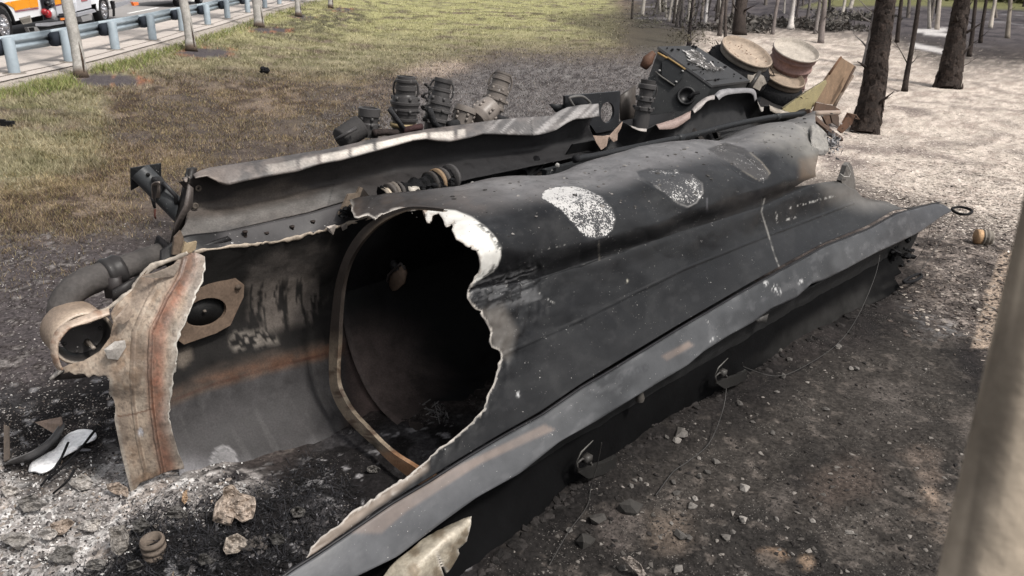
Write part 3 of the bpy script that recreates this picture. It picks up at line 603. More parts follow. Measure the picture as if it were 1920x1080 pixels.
# ================================================================ the burnt tanker trailer, lying on its side
tk = empty('wrecked_tanker', 'burnt out tanker trailer lying on its side, black shell torn open', 'tanker trailer', T(4.5, 1.0, 0))
SO = lin(56, 57, 60); SO2 = lin(42, 43, 46); INK = lin(20, 20, 22, 1.6); DUST = lin(120, 116, 114); TAN = lin(176, 156, 138)
HOLE = [(752, 392), (770, 396), (792, 390), (797, 402), (800, 418), (806, 418), (811, 404), (822, 400), (829, 409), (834, 424), (838, 426), (853, 415), (847, 432), (855, 449), (868, 456), (879, 465), (884, 460), (883, 468), (893, 470), (898, 482), (900, 497), (897, 512), (888, 526), (880, 536), (876, 560), (884, 572), (891, 580), (903, 584), (900, 588), (909, 600), (917, 616), (920, 624), (917, 640), (922, 652), (935, 657), (939, 664), (934, 690), (926, 718), (915, 738), (908, 760), (896, 778), (880, 796), (868, 806), (850, 822), (838, 832), (818, 845), (803, 862), (788, 874), (770, 890), (745, 905), (720, 921), (690, 942), (655, 963), (635, 985), (600, 1008), (583, 1026), (575, 1045), (555, 1066), (520, 1100), (380, 1400), (-900, 1400), (-900, 330), (640, 300), (664, 408), (690, 404), (704, 412), (716, 402), (735, 397)]
ROUT = [(1526, 150), (1529, 232), (1536, 262), (1534, 290), (1528, 318), (1529, 331), (1508, 339), (1488, 351), (1515, 347), (1545, 342), (1573, 338), (1592, 352), (1604, 356), (1616, 370), (1636, 374), (1662, 378), (1690, 391), (1712, 388), (1726, 385), (1760, 378), (2100, 370), (2100, 100)]
P2 = [(1015, 365), (1026, 356), (1045, 351), (1075, 350), (1105, 357), (1130, 371), (1147, 390), (1153, 412), (1148, 430), (1136, 442), (1120, 448), (1102, 446), (1086, 434), (1070, 415), (1055, 398), (1035, 383), (1016, 374)]
P3 = [(1193, 322), (1215, 316), (1260, 318), (1300, 328), (1316, 345), (1317, 362), (1305, 380), (1290, 388), (1272, 382), (1250, 366), (1222, 345), (1198, 332)]
P4 = [(1325, 280), (1360, 268), (1395, 278), (1428, 305), (1443, 325), (1438, 336), (1424, 340), (1400, 326), (1360, 302)]
P1 = [(792, 396), (820, 392), (855, 396), (885, 408), (912, 428), (930, 448), (938, 465), (938, 480), (932, 498), (924, 508), (905, 520), (880, 536), (860, 540), (780, 500), (760, 420)]
L1b = [(300, 1260, .085), (535, 1071, .085), (587, 1038, .085), (661, 988, .09), (731, 940, .095), (801, 898, .10), (864, 858, .105), (938, 814, .11), (1012, 772, .115), (1087, 721, .115), (1134, 692, .115), (1275, 607, .12), (1407, 530, .12), (1540, 457, .12), (1624, 424, .12), (1674, 396, .12), (1721, 384, .12), (1760, 377, .12)]
L3 = [(953, 660, .34), (1080, 603, .34), (1200, 543, .34), (1283, 503, .345), (1437, 442, .35), (1530, 408, .34), (1600, 380, .32), (1660, 383, .24), (1720, 384, .14), (1760, 376, .13)]
L4 = [(900, 553, .5), (1000, 538, .5), (1100, 504, .48), (1200, 470, .46), (1300, 438, .45), (1430, 396, .43), (1487, 371, .42), (1530, 354, .42), (1580, 346, .40), (1640, 370, .30), (1700, 388, .2), (1740, 382, .14)]
L4b = [(902, 535, .53), (1000, 520, .53), (1100, 488, .51), (1200, 455, .49), (1300, 422, .47), (1430, 381, .45), (1487, 358, .45), (1530, 340, .45), (1580, 340, .45)]
L5 = [(940, 462, .50), (1010, 470, .50), (1100, 452, .46), (1200, 424, .44), (1300, 392, .43), (1400, 357, .42), (1480, 335, .46), (1530, 318, .50), (1560, 310, .5)]
L6 = [(905, 412, .72), (960, 398, .72), (1040, 384, .68), (1100, 375, .66), (1200, 352, .66), (1300, 325, .62), (1400, 298, .66), (1500, 278, .72), (1535, 268, .75)]
L7 = [(690, 394, 1.62), (740, 380, 1.45), (790, 372, 1.3), (850, 368, 1.2), (920, 360, 1.15), (1000, 338, 1.15), (1130, 318, 1.15), (1190, 300, 1.12), (1267, 278, 1.12), (1333, 268, 1.1), (1417, 257, 1.1), (1470, 242, 1.1), (1500, 231, 1.1), (1530, 229, 1.05)]
LA = [fl(x) for x in (L1b, L3, L4, L4b, L5, L6, L7)]
# the top line continues backwards over the shell
A7 = LA[-1]; A7[:, 2] = np.minimum(A7[:, 2], 1.86)
L8 = A7.copy(); L8[:, 1] += .38; L8[:, 2] -= .06; L9 = A7.copy(); L9[:, 1] = 1.95; L9[:, 2] -= .28
def shellcol(x, y, s, q, h):
    n = fbm(x * .012, y * .012); n2 = fbm(x * .05, y * .05 + 9); n3 = fbm(s * 40, q * 40, h * 40); n5 = fbm(s * 9, q * 9, h * 9)
    c = np.zeros(x.shape + (3,)) + lin(60, 61, 64)
    c = mix(c, ss(.4, .65, n), lin(44, 45, 49)); c = mix(c, ss(.55, .7, n2) * .35, lin(84, 84, 86))
    top = ss(.9, 1.2, q) * ss(2., .0, s - 3.3)                       # dusty tan top by the opening
    tp = ss(30, -40, sdf([(640, 380), (1040, 320), (1030, 362), (960, 372), (920, 392), (850, 385), (760, 400), (660, 420)], x, y))
    c = mix(c, tp * (.5 + .5 * n2), lin(128, 116, 108)); c = mix(c, tp * ss(.5, .65, fbm(x * .03, y * .03, 2)) * .6, lin(158, 138, 124))
    t2 = ss(20, -30, sdf([(1010, 330), (1230, 290), (1330, 300), (1380, 330), (1300, 330), (1180, 320), (1080, 345)], x, y)); c = mix(c, t2 * .5, lin(104, 102, 104))
    # long faint streaks
    stv = fbm(h * 30 + q * 10, s * .8, 5); c = c * (.82 + .36 * stv)[..., None] * .40
    c = mix(c, ss(.66, .98, q) * ss(1.6, 2.6, s) * (.45 + .5 * n5), lin(146, 144, 145)); c = mix(c, ss(.66, .98, q) * ss(.5, .6, n3) * .3, lin(90, 88, 88))  # pale top: settled ash dust with the sky sheen painted in
    # weld lines
    for pl, wd, cl in [([(940, 666), (1080, 604), (1283, 504), (1437, 443), (1600, 381)], 1.6, SO2 * .5), ([(1433, 372), (1427, 397), (1437, 430), (1452, 480), (1460, 500)], 1.2, lin(140, 138, 134)), ([(1122, 452), (1123, 490)], 1., lin(110, 106, 100)), ([(1325, 372), (1325, 400)], 1.3, lin(90, 90, 94))]:
        c = mix(c, ss(wd * 1.8, wd * .4, plined(pl, x, y)) * .8 * (.3 + .7 * (vn(x * .15, y * .15) > .35)), cl)
    # tear drop shaped patches where the coating is bare
    m1 = ss(2, -2, sdf(P1, x, y)); c = mix(c, m1, lin(236, 234, 228, 1.45)); c = mix(c, m1 * ss(-14, 0, sdf(P1, x, y)) * ss(.5, .56, n3) * ss(880, 900, x), lin(60, 60, 60))
    e2 = sdf(P2, x, y); m2 = ss(2, -2, e2); lo = ss(.36, .42, n3 * .6 + n5 * .2 + .12 * ss(60, -20, (x - 1040) * .6 + (y - 380)) + .05)
    c = mix(c, m2, lin(74, 74, 76))
    e3 = sdf(P3, x, y); m3 = ss(2, -2, e3); c = mix(c, m3, lin(72, 72, 74));  c = mix(c, ss(2.2, .6, np.abs(e3)) * ss(330, 360, y) * .7 * ss(.35, .5, n2), lin(140, 138, 136))
    e4 = sdf(P4, x, y); m4 = ss(2, -2, e4); c = mix(c, m4, lin(72, 70, 70));  c = mix(c, ss(2.2, .6, np.abs(e4)) * ss(1370, 1420, x) * .5 * ss(.4, .5, n2), lin(150, 142, 130))
    # whitened far end
    w_ = ss(25, -25, sdf([(1440, 240), (1540, 220), (1540, 330), (1500, 300), (1470, 278), (1420, 262)], x, y)); c = mix(c, w_ * .55 * (.4 + .8 * n2), lin(176, 172, 164)); w3 = ss(10, -8, sdf([(1500, 300), (1540, 290), (1540, 335), (1500, 335)], x, y)); c = mix(c, w3 * .5, lin(120, 100, 80))
    w2 = ss(22, -18, sdf([(1540, 345), (1600, 345), (1640, 372), (1720, 388), (1620, 392), (1560, 372)], x, y)); c = mix(c, w2 * .55, lin(150, 146, 142))
    # ash splashes and scratches
    for pl, wd in [([(1480, 390), (1560, 368)], 3), ([(1030, 466), (1062, 458)], 2), ([(1455, 398), (1456, 416)], 3), ([(1473, 412), (1490, 408)], 3), ([(948, 520), (950, 540)], 1.5), ([(1010, 550), (1040, 570)], 1.5)]:
        c = mix(c, ss(wd, wd * .3, plined(pl, x, y)) * ss(.5, .62, n3) * .7, lin(190, 188, 184))
    sp = ss(5, 0, np.hypot(x - 1174, y - 527)); c = mix(c, sp * ss(.4, .5, n3), lin(210, 205, 190))
    sp = ss(5, 0, np.hypot(x - 971, (y - 740) * .6)); c = mix(c, sp * ss(.4, .5, n3), lin(220, 220, 220))
    # cracked bare lip along the lower tear
    lip = sdf([(700, 905), (800, 850), (800, 880), (740, 925), (690, 960), (640, 1000), (600, 1030), (575, 1060), (500, 1060), (560, 1000)], x, y)
    c = mix(c, ss(8, -6, lip) * (.55 + .45 * n2), lin(166, 152, 140))
    ld = ss(12, -4, sdf([(880, 536), (1000, 502), (985, 520), (1010, 560), (930, 575), (885, 575)], x, y)); c = mix(c, ld * .35 * ss(.4, .6, fbm(s * 2, q * 60, h * 60)), lin(150, 150, 152))
    l2 = ss(14, -8, sdf([(905, 585), (940, 575), (965, 620), (950, 670), (930, 660), (915, 615)], x, y)); c = mix(c, l2 * .45, lin(140, 134, 128))
    return c
P = loft_s(LA + [L8, L9], -.6, 9.9, 760, 330, .10)
# cracks: only relief is geometry, dents on the upper shell
s_ = (P - O3) @ AX; q_ = (P - O3) @ NX; h_ = P[..., 2]; x_, y_, _ = proj(P.reshape(-1, 3)); x_ = x_.reshape(s_.shape); y_ = y_.reshape(s_.shape)
dent = -.035 * ss(.6, .0, np.abs(s_ - 3.2 - .9 * (1.8 - h_) * 2) / .8) * ss(1.3, 1.55, h_) - .05 * ss(.9, .0, np.abs(s_ - 5.1 - (q_ - .7) * 1.2) / .7) * ss(1.35, 1.6, h_) - .03 * ss(.5, 0, np.abs(s_ - 6.7 - (q_ - .7)) / .4) * ss(1.35, 1.6, h_) \
    + .03 * ss(.5, 0, np.abs(s_ - 7.6 - (q_ - .7)) / .5) * ss(1.35, 1.6, h_) + (fbm(s_ * 1.3, q_ * 2.5, h_ * 2.5) - .5) * .05
pdent = (fbm(s_ * 1.6, h_ * 2.2, 4, 2) - .5) * .05 + .012 * (np.abs(fbm(s_ * 2.6 + h_ * 2, h_ * 3.5, 12, 2) - .5) * 4 - .6) * ss(4.2, 3.0, s_) 
du = np.gradient(P, axis=0); dv = np.gradient(P, axis=1); nn = np.cross(du, dv); nn /= np.linalg.norm(nn, axis=2)[..., None] + 1e-9
if nn[380, 220] @ (CP - P[380, 220]) < 0: nn = -nn
crk = plined([(905, 590), (925, 625), (945, 650), (950, 668)], x_, y_)
wr = (fbm(x_ * .12, y_ * .05) - .5) * .03 * ss(40, 0, sdf([(870, 536), (1000, 502), (1010, 560), (960, 640), (930, 700), (880, 790), (800, 850), (760, 900), (600, 1010)], x_, y_))
weld = .006 * ss(3.5, 0, plined([(940, 666), (1080, 604), (1283, 504), (1437, 443), (1600, 381)], x_, y_)) - 0.005 * ss(2.5, 0, plined([(1433, 372), (1427, 397), (1437, 430), (1452, 480), (1460, 500)], x_, y_))
edgeP = .012 * ss(3, -3, sdf(P2, x_, y_)) * 0 - .007 * ss(2, -2, sdf(P2, x_, y_)) - .007 * ss(2, -2, sdf(P3, x_, y_)) - .006 * ss(2, -2, sdf(P4, x_, y_))
lowlip = .012 * (vn(x_ * .25 + y_ * .4, x_ * .02) - .5) * ss(10, -8, sdf([(700, 905), (800, 850), (800, 880), (740, 925), (690, 960), (640, 1000), (600, 1030), (575, 1060), (500, 1060), (560, 1000)], x_, y_))
P = P + nn * (pdent * ss(.8, .95, h_) * ss(1.7, 1.4, h_) * ss(.3, 1.0, s_) + dent * ss(1.1, 1.3, h_ + .2) + wr + weld + edgeP + lowlip)[..., None]
def shellmask(x, y):
    a = ss(2, -2, sdf(P2, x, y)) * (.52 + .36 * ss(60, -50, (x - 1060) * .8 + (y - 385)) + .12 * ss(400, 440, y) - .12 * ss(1100, 1150, x))
    w_ = (fbm(x * .06, y * .06) - .5) * 16; a = np.maximum(a, ss(5, -5, sdf(P3, x, y) + w_) * (.14 + .26 * ss(1200, 1310, x))); a = np.maximum(a, ss(6, -6, sdf(P4, x, y) + w_) * .20)
    return a
HOLE = jag(HOLE, 1.3, 7, 5)
shell = sheet('tank_shell', P, 'soot', tk, (HOLE, ROUT), shellcol, .008, lin(205, 198, 190), 3, mask=shellmask)
crumb = MB(); cand = np.argwhere((P[..., 2] > 1.66) & (s_ > 1.5) & (s_ < 8) & (q_ < 1.25)); ns_ = rng.integers(0, len(cand), 420)
for k_, ci_ in enumerate(ns_):
    pt = P[tuple(cand[ci_])]; crumb.rock(pt + [0, 0, .004], .004 + .016 * rng.random() ** 4, lin(150, 146, 142) * rng.choice([.12, .3, .6, 1.1]), k_, .4)
tag(crumb.build('soot_crumbs', 'flake', tk, smooth=False), kind='stuff')
# shards hanging from the upper edge of the tear
def shard(name, pix, q, th, col, m='bare', bend=.03, par=tk, label=None):
    """curled torn piece: outline in the photograph on the surface at offset q (or list of q per point)"""
    qs = q if isinstance(q, (list, tuple)) else [q] * len(pix); V = [Q(p[0], p[1], qq) for p, qq in zip(pix, qs)]
    c0 = np.mean(V, axis=0) + np.array([-.3, -1, .4]) * bend; n = len(V); b = MB(); W = V + [c0]
    b.add(W, [(i, (i + 1) % n, n) for i in range(n)], col); o = b.build(name, m, par, thick=th, smooth=False)
    if label: o['label'] = label
    return o
shard('torn_shard', [(792, 392), (812, 398), (815, 404), (808, 418), (805, 420), (798, 412), (794, 402)], 1.1, .006, lin(170, 155, 144))
shard('torn_shard', [(752, 390), (762, 388), (766, 396), (754, 397)], 1.3, .006, lin(170, 155, 144))
# flange (rollover rail) along the near side
FB = [(300, 1330), (500, 1110), (667, 1080), (744, 1043), (826, 980), (893, 932), (974, 887), (1048, 828), (1115, 790), (1170, 756), (1238, 714), (1289, 684), (1319, 658), (1370, 626), (1413, 603), (1447, 577), (1493, 557), (1523, 530), (1547, 523), (1593, 500), (1643, 473), (1693, 450), (1727, 433), (1763, 407), (1796, 389)]
FB[1] = (590, 1132); FB[0] = (430, 1250)
FT = [(300, 1262), (541, 1078), (593, 1045), (667, 995), (737, 947), (807, 906), (870, 865), (944, 821), (1018, 780), (1093, 728), (1140, 701), (1280, 615), (1413, 537), (1547, 463), (1630, 430), (1680, 402), (1727, 389), (1753, 382), (1782, 384), (1796, 385)]
fa = fl([(a, b, -.02) for a, b in FB]); fb = fl([(a, b, .085 + .035 * min(1, max(0, (a - 500) / 500))) for a, b in FT])
fc = fa.copy(); fc[:, 1] += .03; fc[:, 2] -= .03; fd = fa.copy(); fd[:, 1] += .10; fd[:, 2] -= .02; g1_ = fb.copy(); g1_[:, 1] += .012; g1_[:, 2] -= .012
P = loft_s([fd, fc, fa, fa + (fb - fa[-1]) * 0 if False else fa], -.6, 9.55, 10, 3) if False else None
sgrid = np.linspace(-.6, 9.52, 520)
def sec(lines, sm=.05):
    R = []
    for A in lines: R.append(np.stack(line_at(A, sgrid, sm), 1))
    return np.array(R)
R0 = sec([fd, fc, fa]); RT_ = sec([fb, g1_]); rows = [R0[0], R0[1], R0[2]]
for t in np.linspace(0.04, 1, 22): rows.append(R0[2] * (1 - t) + RT_[0] * t + np.stack([0 * sgrid, .012 * np.sin(math.pi * t) + .004 * np.sin(sgrid * 9) * (1 - t)], 1))
rows += [RT_[1]]
g = np.transpose(np.array(rows), (1, 0, 2)); P = O3 * [1, 1, 0] + AX * sgrid[:, None, None] + NX * g[..., 0:1] + np.array([0, 0, 1.]) * g[..., 1:2]
def flcol(x, y, s, q, h):
    n = fbm(s * 1.2, q * 6); n2 = fbm(s * 6, q * 25, 4); c = np.zeros(x.shape + (3,)) + lin(64, 65, 67)
    c = mix(c, ss(.4, .62, n), lin(48, 49, 51)); c = mix(c, ss(2.2, .5, s) * .6, lin(86, 87, 90)); c = mix(c, ss(5.5, 8.5, s) * .6, lin(56, 56, 59)); c = mix(c, ss(.55, .7, n2) * .18, lin(110, 110, 112))
    for poly in ([(595, 1000 + 0), (1020, 796), (1040, 806), (960, 842), (900, 870), (760, 960), (715, 1000)], [(1240, 668), (1290, 640), (1300, 648), (1250, 676)]):
        c = mix(c, ss(3, -3, sdf(poly, x, y)) * .45 * (.4 + n2), lin(128, 112, 102))
    for cx, cy in [(1165, 708), (1180, 702), (1195, 695), (1210, 690), (1400, 578), (1415, 570), (1430, 562), (1700, 424), (1712, 418), (1720, 412)]:
        e = np.hypot(x - cx, (y - cy) * .8); c = mix(c, ss(7, 5, e) * ss(2.5, 4.5, e) * .6, lin(52, 53, 56))
    for cx, cy, r in [(1452, 540, 10), (1435, 532, 7), (1460, 548, 7), (1335, 638, 7), (1500, 528, 8), (1330, 660, 8)]:
        c = mix(c, ss(r, r * .3, np.hypot(x - cx, y - cy)) * ss(.5, .56, fbm(s * 50, q * 50, h * 50)), lin(160, 160, 160))
    return c * 1.75
sheet('rollover_rail', P, 'soot', tk, (), flcol, .008)
# weld bead / groove beside the rail
m = MB(); gp = O3 * [1, 1, 0] + AX * sgrid[:, None] + NX * (RT_[0][:, 0:1] + .012) + np.array([0, 0, 1.]) * (RT_[0][:, 1:2] + .004)
m.tube(gp[::4], .010, lin(44, 44, 47), n=8, rough=.3); m.build('weld_bead', 'soot', tk)
# underside of the rail down to the ground
gc_ = None and fl([(200, 1500, 0), (500, 1330, 0), (760, 1160, 0), (900, 1075, 0), (1010, 1010, 0), (1120, 925, 0), (1190, 850, 0), (1290, 810, 0), (1400, 745, 0), (1500, 690, 0), (1590, 630, 0), (1690, 552, 0), (1730, 525, 0)])
gnd = []
for a, b_ in [(200, 1500), (500, 1330), (760, 1180), (900, 1075), (1000, 986), (1072, 918), (1162, 858), (1272, 775), (1366, 726), (1480, 650), (1563, 603), (1690, 545), (1740, 515)]:
    gnd.append(tq(G(a, b_, -.04)))
gnd = np.array(gnd); u0 = fa.copy(); u0[:, 1] += .09; u0[:, 2] -= .015; u1 = u0.copy(); u1[:, 1] += .10; u1[:, 2] = .46; u2 = u0.copy(); u2[:, 1] = .13; u2[:, 2] = .22
P = loft_s([u0, u1, u2, gnd], -.6, 8.35, 300, 50, .15)
UH = [(1700, 440), (1698, 455), (1703, 470), (1690, 478), (1696, 492), (1682, 500), (1690, 512), (1676, 520), (1690, 545), (1900, 560), (1900, 400), (1740, 400)]
sheet('underside', P, 'under', tk, (UH,), lambda x, y, s, q, h: mix(np.zeros(x.shape + (3,)) + lin(18, 18, 19), ss(.22, .05, h) * ss(4., 6., s) * ss(.35, .6, fbm(s, h * 4)) * .7, lin(60, 59, 58)), .01, disp=.012, ds=2)  # near-black: soot plus the shade under the rail, put into the colour
# ---- inner wall (far side of the tank seen through the opening)
RIM = [(300, 492, 2.05), (340, 479, 2.03), (385, 470, 2.0), (440, 462, 2.0), (480, 457, 2.0), (500, 455, 2.0), (540, 450, 2.0), (575, 440, 2.0), (600, 434, 1.98), (620, 428, 1.95), (650, 420, 1.93), (690, 408, 1.85), (735, 390, 1.7)]
W0 = fl(RIM); W1 = W0.copy(); W1[:, 1] += .11; W1[:, 2] -= .28; W2 = fl([(330, 610, 2.18), (600, 560, 2.18), (640, 548, 2.16)]); W3 = fl([(325, 752, 2.1), (400, 722, 2.12), (500, 693, 2.12), (600, 668, 2.12)]); W4 = W3.copy(); W4[:, 1] -= .12; W4[:, 2] -= .28; W5 = W3.copy(); W5[:, 1] -= .42; W5[:, 2] = -.02; W6 = W5.copy(); W6[:, 1] -= .6; W6[:, 2] = -.06; W7 = W6.copy(); W7[:, 1] = .3; W7[:, 2] = 0.0
def wallcol(x, y, s, q, h):
    n = fbm(s * 1.5, h * 3); n2 = fbm(s * 7, h * 12, 3); n3 = fbm(s * 30, h * 30); nv_ = fbm(s * 30, h * 4, 7)
    c = np.zeros(x.shape + (3,)) + lin(36, 34, 33)
    seam = np.interp(x, [300, 325, 400, 500, 600, 640], [762, 752, 722, 693, 668, 656])
    below = ss(-40, -6, y - seam + (n2 - .5) * 34) ; c = mix(c, below, lin(90, 78, 70)); c = mix(c, ss(0, 14, y - seam), lin(70, 68, 69)); c = mix(c, ss(0, 14, y - seam) * ss(.45, .65, n), lin(54, 52, 53))
    c = mix(c, ss(0, 14, y - seam) * ss(.5, .62, fbm(s * 14, h * 2, 5)) * .4, lin(92, 90, 90))
    c = mix(c, ss(22, 0, np.abs(y - seam + 6)) * ss(.3, .6, n2) * .8, lin(112, 80, 62)); c = mix(c, ss(2.6, .8, np.abs(y - seam)) * ss(620, 605, x), lin(74, 40, 28))
    low = ss(-60, 10, y - np.interp(x, [330, 420, 540, 640, 700], [890, 900, 905, 845, 800]) + (n2 - .5) * 40); c = mix(c, low * .7 * ss(640, 560, x), lin(150, 148, 152))
    e = np.hypot((x - 420) / 24, (y - 872) / 34); c = mix(c, (ss(.12, .02, np.abs(e - 1)) * .6 + ss(1, .8, e) * .35), lin(190, 188, 190))
    # bare streaky patches
    a = ss(14, -10, sdf([(465, 500), (520, 470), (600, 455), (625, 462), (620, 500), (570, 525), (470, 530)], x + (n2 - .5) * 20, y)); c = mix(c, a * (.4 + .6 * ss(.4, .6, n2)) * .75, lin(92, 86, 82))
    a = ss(16, -8, sdf([(468, 535), (590, 520), (600, 560), (580, 600), (500, 620), (475, 600)], x + (n2 - .5) * 20, y)); c = mix(c, a * ss(.42, .52, nv_) * .85, lin(118, 110, 104))
    a = ss(10, -6, sdf([(430, 640), (440, 625), (500, 620), (520, 640), (440, 655)], x, y)); c = mix(c, a * ss(.46, .54, n3) * .9, lin(150, 142, 134))
    a = ss(8, -4, sdf([(335, 660), (355, 652), (358, 670), (342, 688), (332, 684)], x, y)); c = mix(c, a * .8, lin(128, 118, 108))
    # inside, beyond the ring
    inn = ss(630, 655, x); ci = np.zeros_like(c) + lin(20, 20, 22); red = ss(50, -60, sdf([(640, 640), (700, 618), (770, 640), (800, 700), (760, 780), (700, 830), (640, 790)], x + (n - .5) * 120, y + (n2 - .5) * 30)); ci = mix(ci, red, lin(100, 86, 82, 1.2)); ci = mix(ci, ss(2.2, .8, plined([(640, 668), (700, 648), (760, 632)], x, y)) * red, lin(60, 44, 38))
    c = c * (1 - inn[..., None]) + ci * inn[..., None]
    return c
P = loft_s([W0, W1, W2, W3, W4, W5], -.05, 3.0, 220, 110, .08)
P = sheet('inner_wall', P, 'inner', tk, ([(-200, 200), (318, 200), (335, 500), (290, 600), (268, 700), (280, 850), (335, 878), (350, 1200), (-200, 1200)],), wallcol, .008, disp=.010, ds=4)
# rear part of the shell beyond the ring: closes the body
sg = np.linspace(1.7, 8.9, 120); Z = []
for s in sg:
    q8, h8 = [float(np.interp(s, L9[:, 0], L9[:, k])) for k in (1, 2)]
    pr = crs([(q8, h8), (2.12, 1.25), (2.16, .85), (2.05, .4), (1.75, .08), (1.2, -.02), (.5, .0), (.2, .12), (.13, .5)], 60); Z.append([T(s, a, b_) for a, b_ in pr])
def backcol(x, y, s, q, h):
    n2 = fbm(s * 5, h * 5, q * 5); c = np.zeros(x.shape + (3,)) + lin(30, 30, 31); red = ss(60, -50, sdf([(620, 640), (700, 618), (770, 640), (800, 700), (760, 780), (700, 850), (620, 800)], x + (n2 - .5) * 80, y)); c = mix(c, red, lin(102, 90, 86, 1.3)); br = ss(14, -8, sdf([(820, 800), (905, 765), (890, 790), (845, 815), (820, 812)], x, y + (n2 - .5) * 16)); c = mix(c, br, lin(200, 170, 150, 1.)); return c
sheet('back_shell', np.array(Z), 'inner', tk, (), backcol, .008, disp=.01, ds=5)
# light torn edge along the rim
rp = [Q(*p) for p in RIM]; rc = crs(np.array(rp), 110); m = MB(); rad = .007 + .012 * np.array([float(vn(i * .35, 2)) ** 2 for i in range(110)])
m.tube(rc + np.array([[0, 0, .012 * (float(vn(i * .4, 9)) - .5)] for i in range(110)]), rad, np.array([lin(206, 190, 172) * (.6 + .5 * float(vn(i * .3, 5))) for i in range(110)]), n=8, rough=.8, seed=3, flat=.5); m.build('torn_rim', 'bare', tk)
for pp in ([(611, 425), (628, 421), (630, 424), (624, 440), (617, 434)], [(640, 424), (652, 417), (650, 428), (642, 432)], [(672, 410), (676, 402), (690, 396), (712, 394), (705, 404), (698, 414), (690, 420), (686, 408), (678, 414)]):
    shard('torn_shard', pp, 1.93, .008, lin(190, 180, 172))
# ---- baffle ring
INN = [(832, 397), (800, 394), (770, 394), (740, 404), (712, 420), (688, 442), (668, 468), (652, 500), (642, 540), (637, 590), (635, 640), (632, 690), (634, 722), (645, 748), (662, 775), (690, 805), (716, 832), (740, 852), (765, 868), (792, 884), (820, 896)]
OUT = [(832, 388), (800, 384), (770, 383), (736, 388), (700, 402), (672, 420), (655, 446), (641, 482), (629, 530), (622, 590), (618, 640), (617, 690), (619, 724), (628, 752), (646, 782), (668, 806), (694, 830), (712, 848), (733, 868), (760, 890), (790, 912)]
k = 160; RS = lambda y: 1.5 - .22 * min(1., max(0., (y - 400) / 480)); a = crs(np.array([S(x, y, RS(y)) for x, y in INN]), k); b_ = crs(np.array([S(x, y, RS(y)) for x, y in OUT]), k); wl = ss(0, .25, np.linspace(0, 1, k))[:, None]; b_ = a + (b_ - a) * (.55 + .45 * ss(.25, .45, np.linspace(0, 1, k)))[:, None]
rows = [b_ + AX * .03, b_, b_ * .5 + a * .5, a, a + AX * .004, a + AX * .03]
P = np.stack(rows, 1)
def ringcol(x, y, s, q, h):
    n = fbm(x * .05, y * .05); c = np.zeros(x.shape + (3,)) + lin(70, 62, 57); lowr = ss(610, 680, y); c = mix(c, lowr, lin(176, 160, 140)); c = mix(c, lowr * ss(.55, .62, n), lin(112, 92, 78)); c = mix(c, ss(840, 855, y) * .7, lin(196, 146, 108))
    d = plined(INN, x, y); c = mix(c, ss(3, 1, d) * ss(470, 420, y), lin(150, 134, 116)); c = mix(c, ss(17, 2, np.hypot(x - 700, y - 836)), lin(40, 38, 38)); return c
sheet('baffle_ring', P, 'bare', tk, (), ringcol, .004, smooth=False)
# fitting hanging inside
m = MB(); c0 = S(742, 520, 2.2); m.plate([S(722, 543, 2.2), (S(724, 520, 2.2)), S(735, 505, 2.15), S(757, 497, 2.1), S(762, 512, 2.1), S(758, 532, 2.15), S(744, 544, 2.2), S(726, 546, 2.2)], .02, lin(150, 128, 112)); m.build('fitting_plate', 'rust', tk)
m = MB(); m.tube([S(724, 540, 2.19), S(728, 515, 2.12), S(752, 494, 2.08), S(760, 505, 2.08)], .011, lin(92, 86, 84), n=6); m.build('fitting_bracket', 'rust', tk)
m = MB(); m.box(S(725, 492, 2.1), S(734, 487, 2.1) - S(725, 492, 2.1), S(738, 510, 2.1) - S(725, 492, 2.1), AX * .03, lin(70, 68, 70)); m.build('fitting_strap', 'rust', tk)
